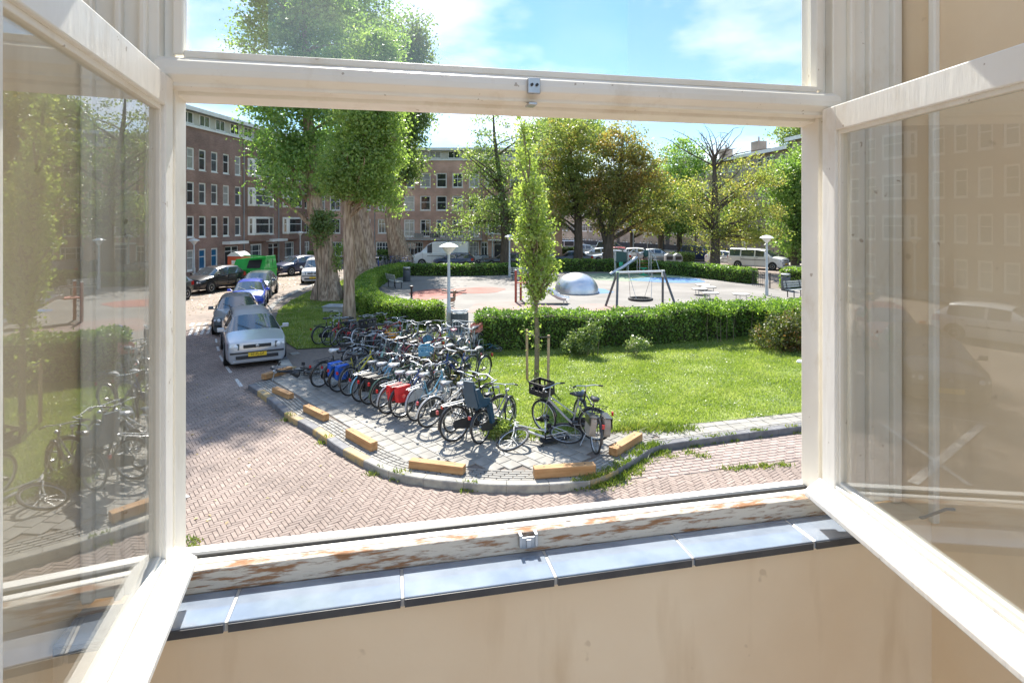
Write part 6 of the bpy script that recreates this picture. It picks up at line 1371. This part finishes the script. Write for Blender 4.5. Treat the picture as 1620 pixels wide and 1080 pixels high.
m = MB(); m.bb(-.2, a, -b - .55, -b + .25, 2.26, 2.31); m.v = [(x, y, z + (y + b) * -.12) for x, y, z in m.v]; m.build('lid', M_skip, o)
for x in (-.9, -.2, .5, 1.2): m = MB(); m.bb(x - .05, x + .05, -b - .06, -b + .02, .2, 1.2); m.build('rib', M_skip, t)
for x, w_ in ((-1.35, .5), (.2, .35)): m = MB(); m.bb(x, x + w_, -b - .075, -b - .06, .85, 1.0); m.build('sticker', M_white, t)
for x in (-1.86, 1.86): m = MB(); m.tube([(x, -.35, 1.3), (x, -.35, 1.95)], .04, 8); m.tube([(x, .35, 1.3), (x, .35, 1.95)], .04, 8); m.build('lifting_lug', M_dark, t)
m = MB(); m.bb(-a - .04, a + .04, -b - .09, -b - .02, 1.2, 1.3); m.build('rim_bar', M_skip, t, False, .01)
t = thing('portable_toilet', 'orange portable toilet with white domed roof behind the green skip', 'portable toilet', (-20.1, 41.9, .0), R(-10))
M_or = pm('toilet_orange', (.62, .12, .045), (.55, .10, .04), 3, .5)
m = MB(); m.bb(-.55, .55, -.55, .55, 0, 1.95); m.build('cabin', M_or, t, False, .03)
m = MB(); n = 12; pl = [(-.58, 1.95)] + [(-.58 + 1.16 * i / n, 1.95 + .32 * math.sin(math.pi * i / n)) for i in range(1, n)] + [(.58, 1.95)]; m.prismy(pl, -.58, .58); m.build('roof', M_white, t)
m = MB(); m.bb(-.38, .38, -.565, -.552, .1, 1.85); dd = m.build('door', pm('toilet_door', (.55, .11, .045), rough=.5), t); m = MB(); m.bb(-.2, .2, -.575, -.566, 1.35, 1.65); m.build('notice', M_white, dd)
M_newwood = pm('fresh_wood', (.58, .36, .17), (.68, .46, .24), 4, .7, stretch=(1, 6, 6))
def frame_wood(x, y, rz, label, w_=1.0, h=1.35):
    t = thing('wooden_frame', label, 'wooden frame', (x, y, 0), rz, 'crate frames by the skip')
    for sx in (-w_ / 2, w_ / 2 - .08): 
        for sy in (0, .5): m = MB(); m.bb(sx, sx + .08, sy, sy + .08, .05, h); m.build('post', M_newwood, t)
    for z in (.0, .5, 1.0, h): m = MB(); m.bb(-w_ / 2 - .05, w_ / 2 + .05, -.022, -.002, z, z + .10); m.build('slat', M_newwood, t); m = MB(); m.bb(-w_ / 2 - .05, w_ / 2 + .05, .582, .602, z, z + .10); m.build('slat', M_newwood, t)
frame_wood(-19.3, 39.9, R(10), 'tall open wooden crate frame beside the black crossover')
t = thing('plywood_stack', 'leaning stack of plywood sheets beside the green skip', 'plywood', (-18.5, 38.9, 0), R(-10))
for i in range(4): m = MB(); m.hexa([(-.7, i * .03, .05), (.7, i * .03, .05), (.7, i * .03 + .02, .05), (-.7, i * .03 + .02, .05), (-.7, i * .03 + .25, .9 - .05 * i), (.55, i * .03 + .25, .9 - .05 * i), (.55, i * .03 + .27, .9 - .05 * i), (-.7, i * .03 + .27, .9 - .05 * i)]); m.build('sheet', M_newwood, t)
t = thing('pallet', 'flat wooden pallet on the street before the crate frame', 'pallet', (-17.6, 38.0, 0), R(15))
for i in range(6): m = MB(); m.bb(-.6, .6, -.4 + i * .14, -.4 + i * .14 + .10, .10, .122); m.build('plank', M_newwood, t)
for y in (-.36, 0, .34): m = MB(); m.bb(-.58, .58, y - .04, y + .04, 0, .099); m.build('runner', M_newwood, t)

# ------------------------------------------------------------------ playground
ZP = .13
def base(px, py): return gp(px, py, ZP)
M_dome = pm('brushed_steel_dome', (.66, .68, .71), (.60, .62, .65), 2, .33, .8)
g = base(912, 462); t = thing('climbing_dome', 'smooth silver steel dome on the blue play surface', 'play dome', g)
m = MB(); n = 10; m.lathe([(1.36 * math.cos(a), 1.2 * math.sin(a) ** .9 if a else 0) for a in [math.pi / 2 * i / n for i in range(n)]] + [(.02, 1.2)], 40); m.build('shell', M_dome, t, True)
m = MB(); m.lathe([(1.42, 0), (1.42, .03), (1.365, .05)], 40); m.build('rim_ring', M_steel, t, True)
# slide
M_redp = pm('slide_red_paint', (.36, .075, .05), (.44, .11, .07), 5, .55)
g = base(816, 478); t = thing('playground_slide', 'small steel slide with red posts on the pink surface', 'slide', g)
for x, y, hh in ((0, 0, 1.72), (.28, .85, 1.72)): m = MB(); m.tube([(x, y, 0), (x, y, hh)], .065, 12); q = m.build('post', M_redp, t, True); m = MB(); m.lathe([(.07, hh), (.05, hh + .03), (0, hh + .04)], 12, (x, y, 0)); m.build('cap', M_white, q, True)
m = MB(); m.hexa([(.0, .05, 1.0), (.62, .0, 1.0), (.85, .75, 1.0), (.28, .85, 1.0), (.0, .05, 1.06), (.62, .0, 1.06), (.85, .75, 1.06), (.28, .85, 1.06)]); m.build('platform', M_redp, t)
for i in range(4): m = MB(); m.tube([(-.06 + .01 * i, 0, .22 + i * .22), (.24, .85, .22 + i * .22)], .02, 6); m.build('rung', M_steel, t)
m = MB(); A, B = Vector((.62, .0, 1.06)), Vector((.85, .75, 1.06)); D1 = Vector((1.55, -.75, 0)).normalized(); prof = [(0, 0), (.25, -.02), (1.75, -.80), (2.0, -.86), (2.25, -.86)]
for i, (s, z) in enumerate(prof):
    a, b_ = A + D1 * s, B + D1 * s
    for p, zz in ((a, .16), (a + (b_ - a) * .03, 0), (a + (b_ - a) * .97, 0), (b_, .16)): m.v.append((p.x, p.y, 1.06 + z + zz))
for i in range(len(prof) - 1):
    for j in range(3): m.f.append((i * 4 + j, i * 4 + j + 1, i * 4 + 5 + j, i * 4 + 4 + j))
o = m.build('chute', M_dome, t, recalc=False); s = o.modifiers.new('thickness', 'SOLIDIFY'); s.thickness = .02
for p in (A + D1 * 2.1, B + D1 * 2.1): m = MB(); m.tube([(p.x, p.y, 0), (p.x, p.y, .2)], .025, 8); m.build('foot', M_steel, t)
m = MB(); m.tube([(.02, .03, 1.55), (.6, .0, 1.5), (.62, 0, 1.08)], .022, 6); m.tube([(.28, .85, 1.55), (.83, .75, 1.5), (.85, .75, 1.08)], .022, 6); m.build('guard_rail', M_steel, t)
# nest swing
M_leg = pm('swing_leg_grey', (.10, .105, .11), (.14, .14, .145), 5, .5); M_lime = pm('lime_sleeve', (.32, .62, .28), rough=.5)
d = 28.7; a0, a1 = at(977, 431, d), at(1049, 429, d + .5); t = thing('nest_swing', 'nest swing with grey legs and pale crossbar behind the long hedge', 'swing', (a0.x, a0.y, ZP)); o_ = Vector((a0.x, a0.y, ZP)); T0, T1 = a0 - o_, a1 - o_; ux = (T1 - T0).normalized(); pv = Vector((-ux.y, ux.x, 0))
m = MB(); m.tube([T0 - ux * .08, T1 + ux * .08], .055, 12); m.build('crossbar', M_white, t, True)
for T, s in ((T0, -1), (T1, 1)):
    for q in (-1, 1): f = Vector((T.x, T.y, 0)) + pv * q * .75 + ux * s * .35; m = MB(); m.tube([f, T + pv * q * .03], .06, 10); m.build('leg', M_leg, t, True)
    m = MB(); m.box(T + Vector((0, 0, -.12)), (.14, .16, .34)); m.build('bracket', M_lime if s < 0 else M_white, t, False, .02)
C = (T0 + T1) / 2; zs = at(1013, 474, d).z - ZP; m = MB(); m.ring((C.x, C.y, zs), .56, .075, 28, 8, 'z'); seat = m.build('nest_ring', M_rubber, t, True)
m = MB()
for i in range(-4, 5): w_ = math.sqrt(max(0, .52 ** 2 - (i * .12) ** 2)); m.tube([(C.x + i * .12, C.y - w_, zs - .02), (C.x + i * .12, C.y + w_, zs - .02)], .012, 4); m.tube([(C.x - w_, C.y + i * .12, zs - .02), (C.x + w_, C.y + i * .12, zs - .02)], .012, 4)
m.build('net', M_rubber, seat)
for s in (-1, 1):
    top = C + ux * s * .64; top.z = T0.z - .05
    for q in (-1, 1): m = MB(); m.tube([top, (C.x + ux.x * s * .40 + pv.x * q * .38, C.y + ux.y * s * .40 + pv.y * q * .38, zs + .06)], .012, 5); m.build('rope', M_steel, t)
# climbing frame
d = 46.5; g = at(1000, 430, d); g.z = ZP; t = thing('jungle_gym', 'steel climbing frame with dark green panel tower and spiral chute', 'climbing frame', g)
def L_(px, py, dd=0.0): q = at(px, py, d + dd); return q - g
M_dgreen = pm('dark_green_panel', (.02, .07, .06), rough=.5); M_cg = pm('bright_green_plastic', (.04, .42, .22), rough=.45)
for px, py0, py1, dd in ((972.5, 396, 431, 0), (994, 396, 430, 0), (974, 398, 428, 1.0), (992, 398, 428, 1.0)): m = MB(); p, q = L_(px, py0, dd), L_(px, py1, dd); m.tube([(p.x, p.y, 0), p], .05, 8); m.build('post', M_steel, t, True)
p, q = L_(975, 399), L_(991, 414); m = MB(); m.bb(p.x, q.x, p.y - .02, p.y + .02, q.z, p.z); m.build('panel', M_dgreen, t); m = MB(); m.bb(p.x, q.x, p.y + .98, p.y + 1.02, q.z, p.z); m.build('panel', M_dgreen, t)
m = MB(); m.bb(p.x, q.x, p.y + .03, p.y + .97, q.z - .08, q.z); m.build('platform', M_dgreen, t); p, q = L_(979.5, 414.5), L_(985, 421); m = MB(); m.bb(p.x, q.x, p.y - .06, p.y + .1, q.z, p.z); m.build('step', M_cg, t)
m = MB(); m.tube([L_(1008, 407, -.3), L_(998, 414, -.5), L_(985, 423, -.7), L_(974, 429, -.9), L_(965, 434, -1.0)], [.13, .14, .14, .14, .13], 12); m.build('chute', M_steel, t, True)
for px, top in ((1008, 399), (1012, 401), (1026.5, 398), (1030, 400)): m = MB(); q = L_(px, top, random.uniform(0, .8)); m.tube([(q.x, q.y, 0), q], .045, 8); m.build('post', M_steel, t, True)
m = MB(); m.tube([L_(1028, 396, .2), L_(1036, 405, .1), L_(1044, 431, 0)], .035, 8); m.build('arch', M_steel, t, True); m = MB(); m.tube([L_(1026, 397, .8), L_(1034, 406, .8), L_(1040, 429, .8)], .035, 8); m.build('arch', M_steel, t, True)
m = MB(); m.tube([L_(994, 402), L_(1002, 395, .3), L_(1012, 401, .2), L_(1026, 396, .2)], .035, 8); m.build('arch', M_steel, t, True)
m = MB(); p = L_(1022, 400, .3); m.lathe([(.0, -.35), (.22, -.25), (.26, 0), (.2, .2), (0, .25)], 12, tuple(p)); m.build('cone', M_dgreen, t, True)
for k in range(5): m = MB(); z = .35 + .3 * k; m.tube([L_(1008.5, 420, .1) * Vector((1, 1, 0)).x if False else Vector((L_(1008, 420).x, L_(1008, 420).y, z)), Vector((L_(1027, 420).x, L_(1027, 420).y + .3, z))], .015, 5); m.build('rope', M_redp, t)
m = MB(); p = L_(1018, 428, -.4); m.lathe([(.35, .0), (.35, .05), (.08, .1), (.05, .5), (.3, .55), (.3, .6)], 12, (p.x, p.y, 0)); m.build('spinner', M_cg, t, True)
# round low tables
M_disc = pm('round_top', (.50, .47, .43), (.58, .55, .5), 3, .6)
for i, (px, py, lb_) in enumerate(((1112, 459, 'round low table farthest of the cluster of four'), (1121, 463, 'round low table of the cluster nearest the back hedge side lamp post'), (1107, 466, 'round low table of the cluster nearest the swing'), (1124, 473, 'round low table of the cluster nearest the long hedge'), (1172, 475, 'single round low table by itself next to the lamp post'))):
    g = base(px, py); t = thing('round_table', lb_, 'round table', g, 0, 'round low tables on the playground'); m = MB(); m.lathe([(.43, .31), (.46, .325), (.46, .36), (.43, .372)], 24); tp = m.build('top', M_disc, t, True); m = MB(); m.lathe([(.463, .318), (.468, .34), (.463, .362)], 24); m.build('rim', M_dark, tp, True)
    for k in range(3): a = 2.1 * k; m = MB(); m.tube([(.3 * math.cos(a), .3 * math.sin(a), 0), (.3 * math.cos(a), .3 * math.sin(a), .31)], .02, 6); m.build('leg', M_steel, t)
# bins, bollard, benches, small toys
M_bin = pm('bin_grey', (.075, .085, .095), (.10, .11, .12), 4, .5)
def bin_(px, py, h, r, label):
    t = thing('litter_bin', label, 'litter bin', base(px, py)); m = MB(); m.lathe([(r * .92, 0), (r, .03), (r, h * .78), (r * .98, h * .8)], 18); m.build('barrel', M_bin, t, True)
    m = MB(); m.lathe([(r * 1.04, h * .93), (r * 1.04, h), (r * .9, h + .02)], 18); m.build('rim', M_steel, t, True)
    for k in range(4): a = math.pi / 4 + k * math.pi / 2; m = MB(); m.bb(r * .93 * math.cos(a) - .03, r * .93 * math.cos(a) + .03, r * .93 * math.sin(a) - .03, r * .93 * math.sin(a) + .03, h * .79, h * .94); m.build('strut', M_bin, t)
    m = MB(); m.lathe([(r * .93, h * .55), (r * .93, h * .72)], 18); m.build('liner', M_dark, t)
bin_(643.5, 445, 1.02, .27, 'dark grey litter bin in the corner of the curved hedge'); bin_(1243, 459.5, 1.05, .27, 'dark grey litter bin beside the bench by the short hedge')
g = gp(727, 523, .12); t = thing('litter_container', 'wide dark grey container with curved pale rim at the gap in the hedge', 'container', g, R(8))
m = MB(); n = 14; pl = [(.36 * math.cos(a), .30 * math.sin(a)) for a in [2 * math.pi * i / n for i in range(n)]]; m.prism(pl, 0, .72); m.build('body', M_bin, t, False, .02)
m = MB(); m.ring((0, 0, .74), .33, .035, 22, 6, 'z'); m.v = [(x, y * .85, z + .10 * (x / .36) ** 2) for x, y, z in m.v]; m.build('rim', M_white, t, True)
g = base(651, 471); t = thing('bollard', 'black flared bollard beside the red play surface', 'bollard', g); m = MB(); m.lathe([(.075, 0), (.06, .1), (.055, .42), (.06, .55), (.11, .63), (.11, .68), (.03, .70)], 14); m.build('post', M_dark, t, True); m = MB(); m.lathe([(.10, 0), (.10, .03)], 14); m.build('base', M_steel, t)
def bench(px, py, rz, label, W_=1.5):
    t = thing('park_bench', label, 'bench', base(px, py), rz); M_slat = pm('bench_slat', (.36, .37, .33), (.45, .45, .41), 6, .8)
    for i in range(4): m = MB(); m.bb(-W_ / 2, W_ / 2, -.22 + i * .12, -.22 + i * .12 + .095, .43, .465); m.build('seat_slat', M_slat, t)
    for i in range(3): m = MB(); m.bb(-W_ / 2, W_ / 2, .29 + i * .03, .32 + i * .03, .55 + i * .13, .65 + i * .13); m.build('back_slat', M_slat, t)
    for x in (-W_ / 2 + .2, W_ / 2 - .2): m = MB(); m.tube([(x, -.2, 0), (x, -.2, .42)], .03, 6); m.tube([(x, .22, 0), (x, .24, .45), (x, .38, .95)], .03, 6); m.tube([(x, -.2, .41), (x, .24, .41)], .025, 6); m.build('leg', M_dark, t)
bench(625, 455, R(125), 'slatted bench against the curved hedge'); bench(1262, 470, R(25), 'pale slatted bench against the short hedge'); bench(822, 443, R(0), 'slatted bench at the back hedge behind the slide')
g = base(718, 463.5); t = thing('balance_board', 'thin curved black balance board on the red surface', 'balance board', g); m = MB(); n = 10
for i in range(n + 1): x = -.75 + 1.5 * i / n; z = .06 + .10 * (x / .75) ** 2; m.v += [(x, -.18, z), (x, .18, z), (x, .18, z + .05), (x, -.18, z + .05)]
for i in range(n): 
    for j in range(4): m.f.append((i * 4 + j, i * 4 + (j + 1) % 4, i * 4 + 4 + (j + 1) % 4, i * 4 + 4 + j))
m.f += [(0, 1, 2, 3), tuple(n * 4 + j for j in range(4))]; m.build('board', M_dark, t); m = MB(); m.box((0, 0, .03), (.3, .3, .06)); m.build('footing', M_steel, t)
g = base(716, 491); t = thing('spring_rider', 'brown and black spring rider behind the lamp post', 'spring rider', g, R(70)); m = MB(); m.prismy([(-.35, .45), (-.30, .62), (-.1, .60), (.08, .62), (.16, .95), (.30, .98), (.38, .84), (.26, .76), (.24, .5), (.1, .42)], -.05, .05); m.build('body', pm('rider_brown', (.30, .16, .09), rough=.6), t, False, .01)
m = MB(); m.tube([(.09 * math.cos(a), .09 * math.sin(a), .03 + .02 * a) for a in [i * .5 for i in range(38)]], .016, 5); m.build('spring', M_dark, t); m = MB(); m.tube([(.2, -.2, .85), (.2, .2, .85)], .018, 6); m.build('handle', M_dark, t); m = MB(); m.box((-.1, 0, .64), (.26, .22, .04)); m.build('seat', M_dark, t)
d = gp(770, 505, ZP).y; g = gp(770, 505, ZP); t = thing('blue_bag', 'blue bag lying on the playground just behind the long hedge', 'bag', g); C = clumps_in([(0, 0, .18, .34, .2, .18, 1)], 10); m = MB(); M_bag = pm('blue_bag_cloth', (.02, .09, .38), (.03, .13, .48), 8, .6, bump=.6, bscale=12)
m.lathe([(.20, 0), (.30, .06), (.33, .2), (.24, .33), (.12, .42), (.10, .5), (.0, .52)], 12); m.v = [(x * (1.1 + .2 * math.sin(9 * z + x * 4)) , y * .7, z + .05 * math.sin(x * 9)) for x, y, z in m.v]; m.build('sack', M_bag, t, True); m = MB(); m.ring((.12, 0, .42), .10, .015, 12, 5, 'y', 0, 3.14); m.build('handle', M_bag, t)
# fences
def rail(a, b, z, h, n, mat, label):
    p, q = gp(*a, .12), gp(*b, .12); v = q - p; t = thing('railing', label, 'railing', p)
    for zz in (h, .12): m = MB(); m.tube([(0, 0, zz), (v.x, v.y, zz)], .018, 6); m.build('rail', mat, t)
    for i in range(n): m = MB(); c = v * (i / (n - 1)); m.tube([(c.x, c.y, 0), (c.x, c.y, h)], .022 if i in (0, n - 1) else .010, 6); m.build('bar', mat, t)
rail((716, 544), (754, 548), .12, .85, 9, M_lamp, 'grey steel railing closing the hedge gap by the bicycles')
rail((1191, 452), (1212, 455), .12, 1.0, 8, M_dark, 'dark gate railing at the end of the long low hedge')
g = gp(1218, 456.5, .12); t = thing('gate_post', 'single dark post beside the lamp post at the far gate', 'post', g); m = MB(); m.tube([(0, 0, 0), (0, 0, 1.0)], .04, 8); m.build('shaft', M_dark, t); m = MB(); m.lathe([(.045, 1.0), (.03, 1.03), (0, 1.04)], 8); m.build('cap', M_dark, t)
# stone slab on the grass, litter, scooters, underground bins
g = gp(540, 492, .12); t = thing('concrete_slab', 'low concrete box with grey lid on the grass by the trunks', 'concrete box', g, R(-4)); m = MB(); m.bb(-.75, .75, -.45, .45, 0, .24); m.build('box', M_conc, t, False, .01); m = MB(); m.bb(-.79, .79, -.49, .49, .241, .285); m.build('lid', M_roof, t, False, .008)
g = gp(1268, 574, .12); t = thing('paper_litter', 'crumpled white paper lying on the lawn', 'litter', g); m = MB(); m.lathe([(.10, 0), (.16, .03), (.12, .08), (.0, .10)], 9); m.v = [(x + .03 * math.sin(y * 40), y + .03 * math.sin(x * 35), z) for x, y, z in m.v]; m.build('paper', M_white, t)
def scooter(px, d, col, label):
    t = thing('motor_scooter', label, 'scooter', ((px - CX) / F * d, d, .1), R(160))
    for x in (0, 1.2): m = MB(); m.ring((x, 0, .24), .18, .055, 16, 6); m.build('wheel', M_rubber, t, True)
    m = MB(); m.prismy([(-.3, .4), (-.35, .68), (.0, .78), (.45, .72), (.5, .36), (.75, .30), (.95, .32), (1.05, .95), (1.16, .95), (1.18, .45), (1.05, .22), (.3, .2), (.1, .3)], -.16, .16); m.build('body', col, t, False, .04)
    m = MB(); m.prismy([(-.32, .70), (-.3, .80), (.1, .84), (.45, .80), (.45, .72)], -.13, .13); m.build('saddle', M_dark, t, False, .03); m = MB(); m.tube([(1.02, -.33, 1.05), (1.1, 0, 1.0), (1.02, .33, 1.05)], .018, 6); m.build('handlebar', M_dark, t); m = MB(); m.prismy([(1.14, .95), (1.1, 1.3), (1.12, 1.3), (1.2, .95)], -.18, .18); m.build('windshield', M_light, t)
scooter(757, 60.5, PT['white'], 'white motor scooter with windshield before the red building'); scooter(768, 60.8, PT['lightblue'], 'silver motor scooter beside the white one')
for i, px in enumerate((1058, 1072)): d = 57; t = thing('waste_chute', ('grey domed waste chute nearest the far silver saloon', 'grey domed waste chute next to the clipped hedge plot')[i], 'waste chute', ((px - CX) / F * d, d, .1)); m = MB(); m.prismy([(-.4, 0), (.4, 0), (.4, .85), (.25, 1.1), (-.1, 1.2), (-.4, 1.0)], -.35, .35); m.build('column', M_roof, t, False, .03); m = MB(); m.bb(-.3, .3, -.372, -.352, .55, .9); m.build('flap', M_dark, t)
